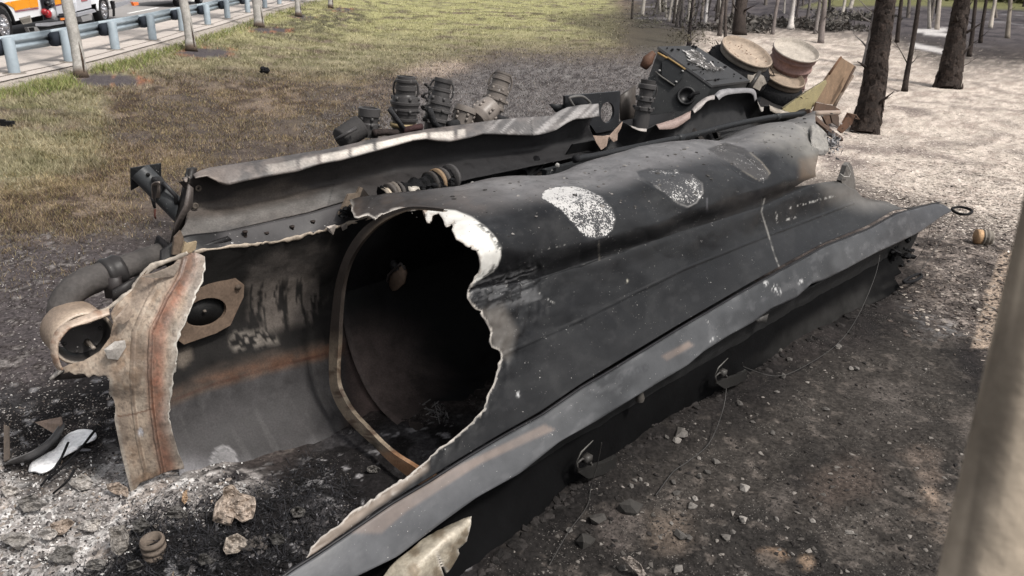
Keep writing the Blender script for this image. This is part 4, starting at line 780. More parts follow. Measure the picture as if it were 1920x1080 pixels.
# crumpled foil inside
# ---- octagonal flange plate on the inner wall
m = MB(); octo = [(340, 560), (395, 530), (441, 521), (458, 534), (457, 556), (432, 610), (405, 625), (345, 646), (322, 630), (318, 590)]
def annulus(mb, outer, inner, qf, th, col):
    n = len(outer); m_ = len(inner); N_ = 48
    def res(pl):
        pl = np.array(pl + [pl[0]], float); L = np.concatenate([[0], np.cumsum(np.hypot(*np.diff(pl, axis=0).T))]); t = np.linspace(0, L[-1], N_, endpoint=False); return np.stack([np.interp(t, L, pl[:, 0]), np.interp(t, L, pl[:, 1])], 1)
    inr = np.array(inner, float); c = inr.mean(0); ang = np.linspace(0, 2 * math.pi, N_, endpoint=False); 
    def cast(pl, a):
        best = None; dx, dy = math.cos(a), math.sin(a)
        for i in range(len(pl)):
            x1, y1 = pl[i][0] - c[0], pl[i][1] - c[1]; x2, y2 = pl[(i + 1) % len(pl)][0] - c[0], pl[(i + 1) % len(pl)][1] - c[1]; ex, ey = x2 - x1, y2 - y1; de = dx * ey - dy * ex
            if abs(de) < 1e-9: continue
            t = (x1 * ey - y1 * ex) / de; u = (x1 * dy - y1 * dx) / de
            if t > 0 and -1e-6 <= u <= 1 + 1e-6 and (best is None or t > best): best = t
        return (c[0] + dx * best, c[1] + dy * best)
    a_ = sorted(list(ang) + [math.atan2(p[1] - c[1], p[0] - c[0]) % (2 * math.pi) for p in outer]); o = [cast(outer, t) for t in a_]; i_ = [cast(inner, t) for t in a_]; N_ = len(a_)
    fo = np.array([qf(*p) for p in o]); fi = np.array([qf(*p) for p in i_]); nrm = np.cross(fo[N_ // 4] - fo[0], fo[N_ // 2] - fo[0]); nrm /= np.linalg.norm(nrm); 
    if nrm @ (CP - fo[0]) < 0: nrm = -nrm
    V = np.concatenate([fo, fi, fi - nrm * th, fo - nrm * th]); F_ = []
    for j in range(N_):
        k_ = (j + 1) % N_; F_ += [(j, k_, N_ + k_, N_ + j), (N_ + j, N_ + k_, 2 * N_ + k_, 2 * N_ + j), (3 * N_ + k_, 3 * N_ + j, 2 * N_ + j, 2 * N_ + k_), (j, 3 * N_ + j, 3 * N_ + k_, k_)]
    mb.add(V, F_, col)
def ell(cx, cy, a, b, rot, n=28): 
    r = math.radians(rot); return [(cx + a * math.cos(t) * math.cos(r) - b * math.sin(t) * math.sin(r), cy + a * math.cos(t) * math.sin(r) + b * math.sin(t) * math.cos(r)) for t in np.linspace(0, 2 * math.pi, n, endpoint=False)]
annulus(m, octo, ell(386, 586, 40, 26, -18), lambda x, y: Q(x, y, 2.10), .03, lin(122, 104, 90)); m.build('hatch_plate', 'rust', tk, smooth=False)
m = MB(); dsk = [Q(x, y, 2.14) for x, y in ell(386, 586, 42, 28, -18)]; m.plate(dsk, .01, lin(16, 16, 17)); m.build('hatch_opening', 'inner', tk)
m = MB(); m.rock(Q(384, 583, 2.12), .014, lin(120, 112, 104), 3); m.build('hatch_stud', 'rust', tk)
m = MB(); m.lathe(Q(446, 538, 2.09), NX * -1, [(.02, 0), (.02, .012), (.0, .014)], lin(92, 80, 70), n=10); m.build('bolt', 'rust', tk)
# ---- broken end strip in front of the wall
st = [[(352, 476, 1.98), (368, 474, 1.97), (384, 482, 1.93)],
      [(285, 500, 2.05), (340, 505, 1.95), (385, 505, 1.86)],
      [(262, 520, 2.05), (325, 530, 1.92), (383, 530, 1.82)],
      [(245, 548, 2.06), (300, 565, 1.90), (364, 566, 1.78)],
      [(190, 588, 2.08), (275, 605, 1.88), (346, 612, 1.74)],
      [(140, 642, 2.10), (262, 650, 1.86), (334, 660, 1.72)],
      [(112, 700, 2.08), (255, 710, 1.84), (328, 712, 1.72)],
      [(208, 740, 1.98), (268, 752, 1.84), (322, 742, 1.73)],
      [(216, 800, 1.96), (272, 800, 1.84), (320, 790, 1.75)],
      [(228, 850, 1.95), (284, 850, 1.85), (333, 845, 1.76)],
      [(236, 890, 1.94), (294, 886, 1.86), (345, 876, 1.78)],
      [(246, 935, 1.94), (296, 930, 1.88), (348, 925, 1.80)]]
rows = [[Q(*p) for p in r] for r in st]
SH = [(386, 470), (385, 485), (386, 505), (381, 528), (372, 545), (366, 553), (369, 560), (358, 580), (352, 592), (346, 610), (338, 622), (331, 650), (334, 672), (333, 690), (324, 706), (322, 742), (318, 756), (320, 792), (330, 820), (338, 850), (346, 872), (349, 890), (352, 960), (460, 960), (460, 460)]
SL = [(-50, 470), (283, 500), (262, 522), (245, 548), (218, 572), (208, 588), (213, 606), (207, 632), (188, 658), (158, 676), (128, 684), (116, 690), (122, 694), (120, 700), (130, 697), (140, 702), (158, 700), (166, 708), (176, 702), (186, 706), (198, 703), (206, 712), (205, 735), (218, 800), (228, 850), (238, 892), (246, 925), (180, 960), (-50, 960)]
SH = SH[:0] + jag(SH, 1.6, 6, 3); HT = [(268, 516), (283, 501), (300, 494), (318, 489), (333, 486), (326, 496), (302, 507), (286, 513)]
SB = [(248, 926), (262, 905), (284, 896), (306, 886), (326, 880), (346, 878), (352, 1000), (240, 1000)]
def stripcol(x, y, s, q, h):
    n = fbm(x * .02, y * .012); n2 = fbm(x * .07, y * .06); n3 = fbm(x * .2, y * .2); c = np.zeros(x.shape + (3,)) + lin(186, 168, 150, 1.55)
    c = mix(c, ss(.45, .62, n), lin(160, 138, 118)); c = mix(c, ss(.5, .7, n2) * .4, lin(206, 194, 178))
    ctr = np.interp(y, [480, 520, 560, 620, 700, 760, 820, 880], [352, 342, 318, 290, 286, 290, 298, 310])
    c = mix(c, ss(26, 4, np.abs(x - ctr - 6)) * (.35 + .65 * n2), lin(168, 108, 84)); c = mix(c, ss(2.5, 1, np.abs(x - ctr + 4)), lin(112, 78, 62)); c = mix(c, ss(2.5, 1, np.abs(x - ctr + 38)) * ss(560, 640, y) * .6, lin(120, 100, 84))
    c = mix(c, ss(2.2, .8, plined([(208, 782), (250, 776), (285, 766)], x, y)) * .8, lin(118, 82, 62))
    c = mix(c, ss(24, 2, -sdf(SH, x, y) * -1 if False else np.abs(sdf(SH, x, y))) * .55, lin(196, 190, 182)); c = mix(c, ss(10, 2, np.abs(sdf(SL, x, y))) * .7 * ss(690, 720, y), lin(200, 194, 184))
    c = mix(c, ss(12, 5, np.hypot((x - 264) * 1.6, y - 810)) * ss(.4, .55, n3), lin(226, 226, 232)); c = mix(c, ss(560, 500, y) * .45, lin(112, 92, 80)); c = mix(c, ss(.58, .68, n3) * .45, lin(96, 84, 76)); c = mix(c, ss(.5, .68, fbm(x * .035, y * .02, 3)) * .45, lin(112, 100, 92))
    return c
P = loft_p(rows, 170, 230); P = np.transpose(P, (1, 0, 2)) if False else P
x_, y_, _ = proj(P.reshape(-1, 3)); ctr = np.interp(y_, [480, 520, 560, 620, 700, 760, 820, 880], [352, 342, 318, 290, 286, 290, 298, 310]); bump = (ss(5, 0, np.abs(x_ - ctr + 4)) * .012 + ss(5, 0, np.abs(x_ - ctr + 38)) * .008 + ss(16, 0, np.abs(x_ - ctr - 14)) * .01).reshape(P.shape[:2])
P = P + (np.array([-.15, -1, .35]) / 1.07) * bump[..., None]
sheet('end_strip', P, 'bare', tk, (SH, SL, SB, HT), stripcol, .014, lin(222, 216, 206), 3.5, disp=.008, ds=7)
# rolled edge along its upper left side
re = [(352, 474, 1.97), (330, 484, 2.0), (300, 494, 2.03), (283, 502, 2.05), (268, 518, 2.06), (257, 535, 2.07), (246, 548, 2.07), (225, 563, 2.08), (200, 580, 2.09), (176, 595, 2.1), (160, 605, 2.1)]
rc = crs(np.array([Q(*p) for p in re]), 70); m = MB(); m.tube(rc, np.array([.010 + .016 * float(vn(i * .2, 4)) for i in range(70)]), np.array([lin(206, 194, 180) * (.7 + .35 * float(vn(i * .4, 8))) for i in range(70)]), n=9, rough=.5, seed=5, flat=.6); m.build('rolled_edge', 'bare', tk)
shard('torn_flap', [(266, 519), (282, 516), (322, 500), (334, 492), (335, 500), (326, 517), (296, 521)], 1.93, .008, lin(176, 164, 152))
shard('torn_flap', [(216, 596), (240, 571), (249, 584), (240, 600), (230, 607), (215, 603)], 1.9, .008, lin(190, 172, 156))
shard('torn_flap', [(195, 655), (215, 640), (234, 638), (236, 650), (221, 674), (202, 672)], 1.9, .008, lin(188, 182, 176))
shard('torn_flap', [(203, 690), (240, 680), (240, 705), (214, 707)], 1.98, .008, lin(160, 146, 130))
# ---- open pipe end (port) at the far left
pc = Q(156, 634, 2.12); pax = (CP - pc); pax /= np.linalg.norm(pax)
ex = (Q(207, 612, 2.12) - pc); 
def oval(scale, back, qv=2.12, rx=57, ry=44, rot=-24, c=(156, 634)):
    return np.array([Q(x, y, qv) for x, y in ell(c[0], c[1], rx * scale, ry * scale, rot, 40)]) + NX * back
def tubegrid(rings, cols):
    mb = MB(); n = len(rings[0]); V = np.concatenate(rings); F_ = [(i * n + j, i * n + (j + 1) % n, (i + 1) * n + (j + 1) % n, (i + 1) * n + j) for i in range(len(rings) - 1) for j in range(n)]
    mb.add(V, F_, np.repeat(np.array(cols), n, 0)); return mb
m = tubegrid([oval(1.07, .22), oval(1.09, .08), oval(1.07, .0), oval(1.0, -.012), oval(.93, .0), oval(.9, .06), oval(.86, .16), oval(.84, .20)], [lin(150, 132, 116), lin(180, 160, 142), lin(206, 186, 166), lin(214, 200, 184), lin(70, 66, 64), lin(44, 42, 42), lin(40, 39, 39), lin(40, 39, 39)])
port = m.build('port_tube', 'bare', tk)
m = MB(); dc = oval(.72, .09, c=(162, 637)); m.plate(dc, .03, lin(82, 80, 80)); m.build('cover_disc', 'soot', port, smooth=False)
for t in (0, 7, 14, 20, 27, 34):
    m = MB(); m.lathe(dc[t] * .9 + dc.mean(0) * .1 - NX * .016, -NX, [(.011, 0), (.011, .01), (0, .012)], lin(60, 58, 58), n=8); m.build('bolt', 'rust', port)
m = MB(); r0 = Q(163, 641, 2.19); r1 = Q(176, 653, 2.05); m.tube([r0, r0 * .3 + r1 * .7, r1], [.02, .012, .012], lin(150, 140, 130), n=8); m.build('rod', 'bare', port)
shard('torn_lip', [(196, 578), (150, 590), (118, 606), (100, 628), (97, 650), (104, 676), (110, 668), (108, 648), (120, 622), (142, 610), (158, 600), (175, 604), (184, 588), (198, 584)], 2.09, .01, lin(208, 190, 170), bend=0) if False else None
m = MB(); 
V = []; lipo = [(214, 572), (176, 584), (140, 597), (112, 614), (99, 640), (98, 662), (106, 682), (114, 692)]; lipi = [(206, 590), (180, 600), (158, 607), (132, 616), (112, 638), (107, 656), (110, 676), (118, 694)]
a = crs(np.array([Q(x, y, 2.14) for x, y in lipo]), 50); b_ = crs(np.array([Q(x, y, 2.04) for x, y in lipi]), 50); mid_ = (a + b_) / 2 + np.array([-.2, -.7, .5]) * .03
P = loft_p([a, mid_, b_], 50, 9) if False else np.stack([a, a * .5 + mid_ * .5, mid_, mid_ * .5 + b_ * .5, b_], 1)
sheet('torn_lip', P, 'bare', tk, (), lambda x, y, s, q, h: mix(np.zeros(x.shape + (3,)) + lin(206, 186, 168), ss(.5, .65, fbm(x * .06, y * .06)), lin(170, 140, 120)), .012, disp=.01, ds=20)
m = MB(); m.plate([Q(x, y, 2.12) for x, y in [(112, 690), (118, 696), (96, 713), (92, 710)]], .01, lin(190, 184, 178)); m.build('bracket_blade', 'bare', tk)
m = MB(); m.plate([Q(x, y, 2.16) for x, y in [(116, 690), (156, 698), (180, 703), (150, 708), (100, 712)]], .02, lin(48, 44, 44)); m.build('bracket_plate', 'soot', tk)
# ---- elbow pipe behind
EP = [(122, 625, 2.36), (117, 590, 2.38), (125, 560, 2.40), (150, 535, 2.42), (185, 520, 2.44), (225, 505, 2.46), (265, 490, 2.48), (300, 478, 2.5), (320, 470, 2.5)]
ec = crs(np.array([Q(*p) for p in EP]), 50); m = MB(); rr = np.full(50, .088); rr[30:] = .080; m.tube(ec, rr, np.array([lin(86, 82, 80) * (.75 + .5 * float(vn(i * .3, 1))) for i in range(50)]), n=22, rough=.10); ep = m.build('elbow_pipe', 'rust', tk)
m = MB(); m.tube(ec[26:32], [.1, .108, .1, .1, .108, .1], lin(60, 58, 58), n=16, rough=.15); m.build('clamp', 'soot', ep)
m = MB(); m.box(ec[29] + [-.02, -.12, -.14], [.10, 0, 0], [0, .05, 0], [0, 0, .14], lin(64, 60, 60)); m.build('clamp_lug', 'soot', ep)
m = MB(); m.tube(ec[44:48], [.11, .115, .115, .1], lin(52, 50, 52), n=14, rough=.5); m.build('charred_collar', 'char', ep)
m = MB(); m.plate([Q(x, y, 2.3) for x, y in [(210, 545), (236, 530), (262, 517), (254, 540), (236, 556), (212, 565)]], .03, lin(58, 56, 56)); m.build('gusset', 'soot', tk)
# ---- far trough panel: the other rollover rail, standing up behind
TLo = [(310, 283)]
T_up = [(352, 335), (372, 322), (393, 315), (440, 308), (500, 299), (570, 287), (600, 283), (640, 275), (700, 261), (760, 250), (800, 243), (860, 235), (933, 225), (990, 220), (1020, 219), (1033, 218), (1048, 209), (1063, 202), (1090, 197), (1120, 195), (1150, 190)]
T_lo = [(395, 334), (427, 346), (460, 338), (500, 330), (560, 320), (600, 307), (640, 300), (667, 293), (740, 273), (775, 263), (800, 260), (820, 263), (843, 265), (883, 257), (907, 250), (940, 251), (967, 252), (1000, 253), (1022, 250), (1043, 243), (1060, 232), (1077, 223), (1100, 221), (1122, 218), (1160, 210)]
tu = fl([(a, b, 2.30) for a, b in T_up]); tl = fl([(a, b, 2.14) for a, b in T_lo])
tb = fl([(330, 447, 2.12), (345, 443, 2.12), (420, 434, 2.12), (500, 416, 2.12), (580, 398, 2.12), (640, 379, 2.12), (700, 372, 2.12), (770, 361, 2.12), (850, 343, 2.12), (1000, 312, 2.12), (1100, 290, 2.12), (1180, 280, 2.12)])
tm = fl([(350, 390, 2.30), (450, 385, 2.32), (600, 350, 2.32), (800, 306, 2.32), (1000, 280, 2.32), (1120, 258, 2.32)])
tm2 = fl([(350, 350, 2.30), (450, 345, 2.32), (600, 322, 2.32), (800, 278, 2.32), (1000, 262, 2.32), (1120, 232, 2.32)])
tmb = fl([(345, 420, 2.20), (450, 408, 2.20), (600, 372, 2.20), (640, 362, 2.2), (700, 352, 2.2), (850, 326, 2.2), (1000, 300, 2.2), (1120, 280, 2.2)])
sgrid = np.linspace(.45, 5.15, 300)
def tcol(x, y, s, q, h):
    n = fbm(s * 1.5, h * 6); n2 = fbm(s * 8, h * 20, q * 20); c = np.zeros(x.shape + (3,)) + lin(50, 46, 45)
    c = mix(c, ss(.42, .62, n) * ss(800, 600, x), lin(84, 77, 72)); c = mix(c, ss(640, 900, x), lin(36, 35, 37))
    lo = np.interp(x, [a for a, b in T_lo], [b for a, b in T_lo]); up = np.interp(x, [a for a, b in T_up], [b for a, b in T_up])
    bot = np.interp(x, [330, 420, 500, 580, 640, 700], [445, 432, 415, 398, 379, 372]); c = mix(c, ss(26, 6, np.abs(y - bot + 12)) * ss(700, 600, x) * (.3 + .5 * n2), lin(120, 118, 116))
    c = mix(c, ss(1.2, .4, plined([(612, 395), (625, 350), (634, 310)], x, y)) * .6, lin(26, 26, 26))
    c = mix(c, ss(1, 3, -(np.abs(y - 420)) * 0 + 5) * 0, c)
    return c
def lipcol(x, y, s, q, h):
    n2 = fbm(x * .05, y * .05); n3 = fbm(x * .25, y * .1); c = np.zeros(x.shape + (3,)) + lin(122, 114, 110); c = mix(c, ss(.45, .6, n2), lin(92, 88, 87))
    up = np.interp(x, [a for a, b in T_up], [b for a, b in T_up]); lo = np.interp(x, [a for a, b in T_lo], [b for a, b in T_lo]); t = (y - up) / (lo - up + 1e-6)
    for x0, x1, k_ in [(500, 556, .25), (562, 594, .35), (602, 653, .7), (659, 699, .8), (706, 800, .9), (806, 850, .7), (858, 872, .6)]:
        c = mix(c, ss(x0 - 2, x0 + 2, x) * ss(x1 + 2, x1 - 2, x) * ss(.30, .4, t) * ss(.95, .8, t) * k_ * ss(.2, .4, n3 + .2), lin(232, 224, 214, 1.4))
    c = mix(c, ss(860, 900, x) * .55, lin(112, 110, 110)); c = mix(c, ss(900, 930, x) * ss(.55, .6, vn((x + y) * .16, y * .01)) * .6, lin(190, 186, 184))
    c = mix(c, ss(1.2, .5, plined([(994, 221), (998, 254)], x, y)), lin(40, 40, 42)); c = mix(c, ss(430, 400, x) * .5, lin(170, 156, 146)); return c
tu_ = tu.copy(); tu_[:, 2] -= .012
P = loft_s([tb, tmb, tm, tm2, tu_], .45, 4.95, 300, 70, .04); TE = [(300, 300), (345, 352), (358, 360), (352, 395), (348, 420), (332, 444), (280, 470)]
TR = [(1122, 190), (1110, 222), (1103, 235), (1110, 252), (1118, 262), (1124, 280), (1125, 300), (1124, 330), (1200, 330), (1200, 180)]
trough = sheet('far_rail_web', P, 'inner', tk, (TE, TR), tcol, .012, disp=.012, ds=4)
P = loft_s([tm2, tu + [0, .0, -.012], tu, tu * 1, tl], .45, 4.95, 300, 40, .03)
R = []
for A in (tu, tl): R.append(np.stack(line_at(A, sgrid, .03), 1))
g = [R[0] + [.03, -.10], R[0] + [.015, -.02]] + [R[0] * (1 - t) + R[1] * t + [0, .018 * math.sin(math.pi * t)] for t in np.linspace(0, 1, 12)] + [R[1] + [.02, -.01]]
g = np.transpose(np.array(g), (1, 0, 2)); P = O3 * [1, 1, 0] + AX * sgrid[:, None, None] + NX * g[..., 0:1] + np.array([0, 0, 1.]) * g[..., 1:2]
sheet('far_rail_lip', P, 'bare', tk, ([(300, 280), (350, 345), (352, 335), (362, 326), (366, 334), (388, 330), (404, 338), (424, 350), (430, 440), (300, 440)], [(1121, 180), (1124, 226), (1220, 226), (1220, 180)]), lipcol, .008)
# little post at its left end, torn end plate
m = MB(); m.box(Q(356, 318, 2.34), AX * .05, NX * .05, Q(322, 470, 2.34) - Q(356, 318, 2.34), lin(50, 47, 46)); m.build('end_post', 'soot', tk)
m = MB(); m.plate([Q(x, y, 2.16) for x, y in [(353, 345), (362, 352), (361, 386), (350, 400), (328, 438), (324, 428), (345, 385)]], .012, lin(92, 84, 80)); m.build('end_plate', 'bare', tk)
for px, py in [(372, 353), (366, 386)]:
    m = MB(); m.lathe(Q(px, py, 2.27), -NX, [(.022, 0), (.022, .006), (.010, .008), (.010, .0)], lin(96, 88, 80), n=12); m.build('bolt', 'rust', tk)
# ---- deck plate between the two
dk_ = [(440, 462, 2.06), (520, 448, 2.04), (600, 430, 2.0), (660, 413, 1.98), (705, 398, 1.95), (716, 384, 1.98), (700, 365, 2.08), (640, 378, 2.11), (580, 397, 2.11), (500, 415, 2.11), (432, 432, 2.11), (395, 445, 2.12), (360, 470, 2.1)]
r1 = crs(np.array([Q(x, y + 1, q) for x, y, q in RIM]), 60) + NX * .01 - [0, 0, .006]; r2 = np.array([Q(x, y, 2.115) for x, y in [(300, 470), (345, 443), (420, 434), (500, 417), (580, 399), (640, 382), (700, 372), (760, 364)]]); r2 = crs(r2, 60)
P = np.stack([r1 * (1 - t) + r2 * t for t in np.linspace(0, 1, 10)], 1)
sheet('deck_plate', P, 'soot', tk, (), lambda x, y, s, q, h: mix(mix(np.zeros(x.shape + (3,)) + lin(76, 74, 75), ss(430, 400, x), lin(40, 39, 40)), ss(640, 700, x), lin(40, 39, 40)), .008)
for px, py in [(500, 443), (548, 431), (587, 421), (625, 411), (423, 455), (460, 441)]:
    m = MB(); m.lathe(Q(px, py, 2.06), (0, 0, 1), [(.012, -.01), (.012, .02), (.018, .02), (.018, .03), (0, .03)], lin(58, 48, 44), n=8); m.build('bolt', 'rust', tk)
m = MB(); P0 = [Q(x, y, 2.05) for x, y in [(362, 472), (372, 462), (428, 443), (434, 449), (380, 468)]]; m.plate(P0, .02, lin(44, 43, 44)); m.build('wear_strip', 'soot', tk)
# channel pieces
m = MB(); m.plate([Q(x, y, 2.03) for x, y in [(322, 477), (326, 445), (338, 432), (344, 448), (336, 476)]], .02, lin(122, 106, 92)); m.build('channel_piece', 'bare', tk, smooth=False)
m = MB(); m.plate([Q(x, y, 2.0) for x, y in [(340, 474), (346, 452), (352, 456), (368, 452), (366, 466), (356, 474)]], .02, lin(190, 170, 140)); m.build('channel_piece', 'bare', tk, smooth=False)
m = MB(); m.plate([Q(x, y, 1.98) for x, y in [(634, 402), (652, 364), (668, 362), (674, 350), (679, 352), (663, 398), (650, 402)]], .02, lin(132, 118, 104)); m.plate([Q(x, y, 2.06) for x, y in [(679, 352), (694, 370), (690, 384), (672, 386), (666, 392)]], .02, lin(60, 54, 50)); m.build('channel_bracket', 'bare', tk, smooth=False)
# ---- charred hose fitting between the shells
hc = [Q(x, y, q) for x, y, q in [(716, 372, 1.95), (735, 364, 1.95), (760, 358, 1.95), (790, 350, 1.97), (820, 340, 1.98), (850, 330, 2.0)]]
m = MB(); kk = crs(np.array(hc), 40); m.tube(kk, np.array([.05 + .035 * float(vn(i * .9, 3)) for i in range(40)]), INK, n=14, rough=.7, seed=8); m.build('charred_hose', 'char', tk, smooth=False)
for t, r, cl in [(3, .075, (150, 140, 128)), (5, .06, (214, 200, 180)), (7, .09, (96, 90, 86)), (9, .09, (120, 112, 104)), (12, .08, (80, 76, 74)), (28, .10, (64, 60, 58)), (31, .105, (150, 126, 100)), (33, .10, (84, 80, 78)), (37, .105, (78, 76, 76))]:
    d = kk[min(t + 1, 39)] - kk[t - 1]; m = MB(); m.lathe(kk[t], d, [(.03, -.012), (r, -.014), (r, .014), (.03, .012)], lin(*cl), n=20); m.build('hose_clamp', 'rust', tk)
m = MB(); m.tube([Q(765, 358, 1.9), Q(782, 357, 1.9)], .035, lin(206, 198, 186), n=12); m.build('pale_sleeve', 'bare', tk)
m = MB()
for _ in range(420):
    x = random.uniform(640, 850); y = np.interp(x, [640, 700, 760, 850], [402, 388, 372, 346]) + random.uniform(-12, 6); p = Q(x, y, random.uniform(1.85, 2.08)); m.rock(p, random.uniform(.008, .028), INK * random.uniform(.6, 2), random.randrange(999))
tag(m.build('char_crumbs', 'char', tk, smooth=False), kind='stuff')
# ---- support leg at the left
m = MB(); lp0, lp1 = Q(263, 322, 2.62), Q(345, 405, 2.42); dd = (lp1 - lp0) / np.linalg.norm(lp1 - lp0); m.lathe(lp0, dd, [(.07, 0), (.07, np.linalg.norm(lp1 - lp0))], lin(72, 74, 76), n=20); leg = m.build('support_leg', 'soot', tk)
m = MB(); m.plate([Q(x, y, q) for x, y, q in [(244, 315, 2.66), (302, 306, 2.62), (302, 338, 2.62), (290, 332, 2.62), (245, 357, 2.68)]], .02, lin(38, 39, 41)); m.build('foot_plate', 'soot', leg, smooth=False)
m = MB(); m.lathe(Q(277, 327, 2.53), -NX, [(.012, 0), (.012, .01), (0, .01)], (.003, .003, .003), n=12); m.build('pin_hole', 'inner', leg)
m = MB(); m.tube([Q(288, 340, 2.5), Q(300, 338, 2.47), Q(306, 348, 2.46), Q(296, 358, 2.46), Q(286, 372, 2.46), Q(290, 390, 2.46)], [.028, .03, .025, .02, .016, .01], lin(58, 58, 60), n=8, rough=.5); m.build('charred_strap', 'char', leg)
m = MB(); m.tube([Q(306, 342, 2.42), Q(330, 368, 2.40), Q(331, 382, 2.40)], .014, lin(56, 56, 58), n=8); m.build('brace_rod', 'soot', leg)
m = MB(); m.tube([Q(291, 392, 2.5), Q(290, 404, 2.5), Q(292, 410, 2.5)], .006, lin(90, 50, 42), n=6); m.build('wire_stub', 'rust', leg)
# ---- far part of the other rail, torn and folded
E_up = [(1112, 262), (1125, 268), (1140, 268), (1150, 256), (1160, 241), (1168, 228), (1176, 232), (1182, 237), (1196, 240), (1212, 242), (1222, 238), (1230, 234), (1262, 226), (1295, 210), (1300, 206), (1308, 196), (1320, 185), (1332, 182), (1342, 178), (1352, 170), (1362, 168), (1385, 166), (1412, 167), (1416, 175), (1419, 186), (1424, 198), (1436, 198), (1447, 200), (1456, 205), (1472, 210), (1492, 214), (1520, 222)]
eu = fl([(a, b, 2.12) for a, b in E_up]); em = eu.copy(); em[:, 1] += .12; em[:, 2] -= .22; eb = fl([(1100, 305, 2.08), (1200, 292, 2.08), (1300, 272, 2.08), (1400, 250, 2.05), (1500, 238, 2.0), (1530, 235, 2.)])
P = loft_s([eb, em, eu], 4.35, 9.3, 320, 50, .02)
sheet('far_rail_web', P, 'inner', tk, (), lambda x, y, s, q, h: np.zeros(x.shape + (3,)) + lin(36, 36, 38) * (.7 + .6 * fbm(s * 3, h * 8))[..., None], .01, disp=.015, ds=3)
def fold(name, up, lo, col, q=2.05, m_='bare'):
    n = 26; a = crs(np.array([Q(x, y, q + .07) for x, y in up]), n); b_ = crs(np.array([Q(x, y, q) for x, y in lo]), n); P = np.stack([a + NX * .03 - [0, 0, .03], a, a * .6 + b_ * .4 + np.array([-.2, -.5, .5]) * .02, b_], 1)
    return sheet(name, P, m_, tk, (), lambda x, y, s, q, h: np.asarray(col) * (.72 + .5 * fbm(x * .1, y * .1))[..., None], .006, disp=.006, ds=15)
fold('folded_edge', [(1230, 234), (1262, 224), (1296, 208)], [(1236, 243), (1266, 240), (1294, 222)], lin(172, 150, 142))
fold('folded_edge', [(1297, 206), (1310, 192), (1325, 182), (1340, 178)], [(1302, 212), (1313, 204), (1326, 190), (1340, 186)], lin(176, 168, 164))
fold('folded_edge', [(1340, 178), (1352, 169), (1375, 166), (1412, 167), (1419, 186)], [(1348, 188), (1358, 180), (1376, 176), (1408, 175), (1415, 190)], lin(150, 148, 150))
fold('folded_edge', [(1442, 197), (1455, 203), (1475, 209), (1495, 214)], [(1444, 208), (1457, 213), (1478, 217), (1492, 218)], lin(176, 166, 154))
fold('folded_edge', [(1180, 236), (1196, 240), (1213, 242)], [(1186, 240), (1198, 245), (1212, 247)], lin(196, 188, 182))
fold('folded_edge', [(1420, 190), (1426, 200), (1432, 200)], [(1422, 196), (1427, 209), (1431, 208)], lin(170, 164, 158))
shard('torn_flap', [(1112, 254), (1126, 256), (1143, 254), (1154, 242), (1167, 228), (1164, 240), (1158, 250), (1157, 263), (1150, 266), (1140, 258), (1133, 262), (1137, 274), (1127, 281), (1118, 268)], 2.06, .006, lin(196, 172, 156), label='pale torn flap')
# plate with a round hole
pl = empty('x', 'x', 'x') if False else None
m = MB(); annulus(m, [(1060, 180), (1163, 171), (1160, 242), (1118, 250), (1108, 235), (1060, 215)], ell(1139, 211, 13, 20, 5), lambda x, y: Q(x, y, 2.42), .03, lin(52, 53, 56)); m.build('lug_plate', 'soot', tk, smooth=False)
m = MB(); m.plate([Q(x, y, 2.46) for x, y in [(1030, 195), (1062, 196), (1062, 206), (1050, 212), (1042, 210)]], .02, lin(44, 45, 47)); m.build('angle_bracket', 'soot', tk)
m = MB(); hp = [Q(x, y, 2.36) for x, y in [(1076, 199), (1068, 186), (1072, 182), (1092, 181), (1106, 192), (1104, 197)]]; m.tube(crs(np.array(hp), 20), .014, lin(110, 108, 106), n=8); m.build('grab_handle', 'soot', tk)
# floor beams between the rails
for i, (x0, y0, x1, y1, q, r, cl) in enumerate([(860, 338, 985, 322, 2.3, .03, (46, 46, 48)), (905, 348, 1135, 300, 2.2, .022, (60, 56, 54)), (985, 326, 1010, 300, 2.2, .05, (34, 34, 36)), (1020, 330, 1180, 288, 2.0, .06, (52, 54, 56)), (1180, 290, 1300, 268, 2.1, .05, (48, 48, 50)), (1290, 262, 1470, 240, 2.1, .05, (44, 44, 46)), (1250, 290, 1262, 268, 2.0, .03, (90, 84, 76)), (1300, 245, 1320, 268, 2.0, .03, (80, 76, 74)), (1340, 240, 1348, 262, 2.0, .03, (60, 58, 58))]):
    a, b_ = Q(x0, y0, q), Q(x1, y1, q); d = b_ - a; L_ = np.linalg.norm(d); d /= L_; u = np.cross(d, [0, 0, 1]); u /= np.linalg.norm(u); v = np.cross(u, d)
    m = MB(); m.box(a - u * r / 2 - v * r, d * L_, u * r, v * r * 2, lin(*cl)); m.box(a - u * r * 1.2 - v * r, d * L_, u * r * 2.4, v * .008, lin(*cl)); m.build('frame_beam', 'soot', tk, smooth=False)
for px, py in [(1044, 310), (885, 345), (960, 338)]:
    m = MB(); m.lathe(Q(px, py, 1.95), -NX, [(.024, 0), (.02, .02), (0, .022)], lin(170, 168, 164), n=8); m.build('bolt', 'rust', tk)
# chassis side behind the rails: closes the view below the fittings
gnd_ = [[T(s, 2.5, h) for h in (1.75, 1.4, 1.0, .5, -.05)] for s in np.linspace(1.6, 8.8, 40)]
sheet('belly_plate', np.array(gnd_), 'soot', tk, (), lambda x, y, s, q, h: np.zeros(x.shape + (3,)) + lin(40, 40, 42), .02, disp=.04, ds=2)
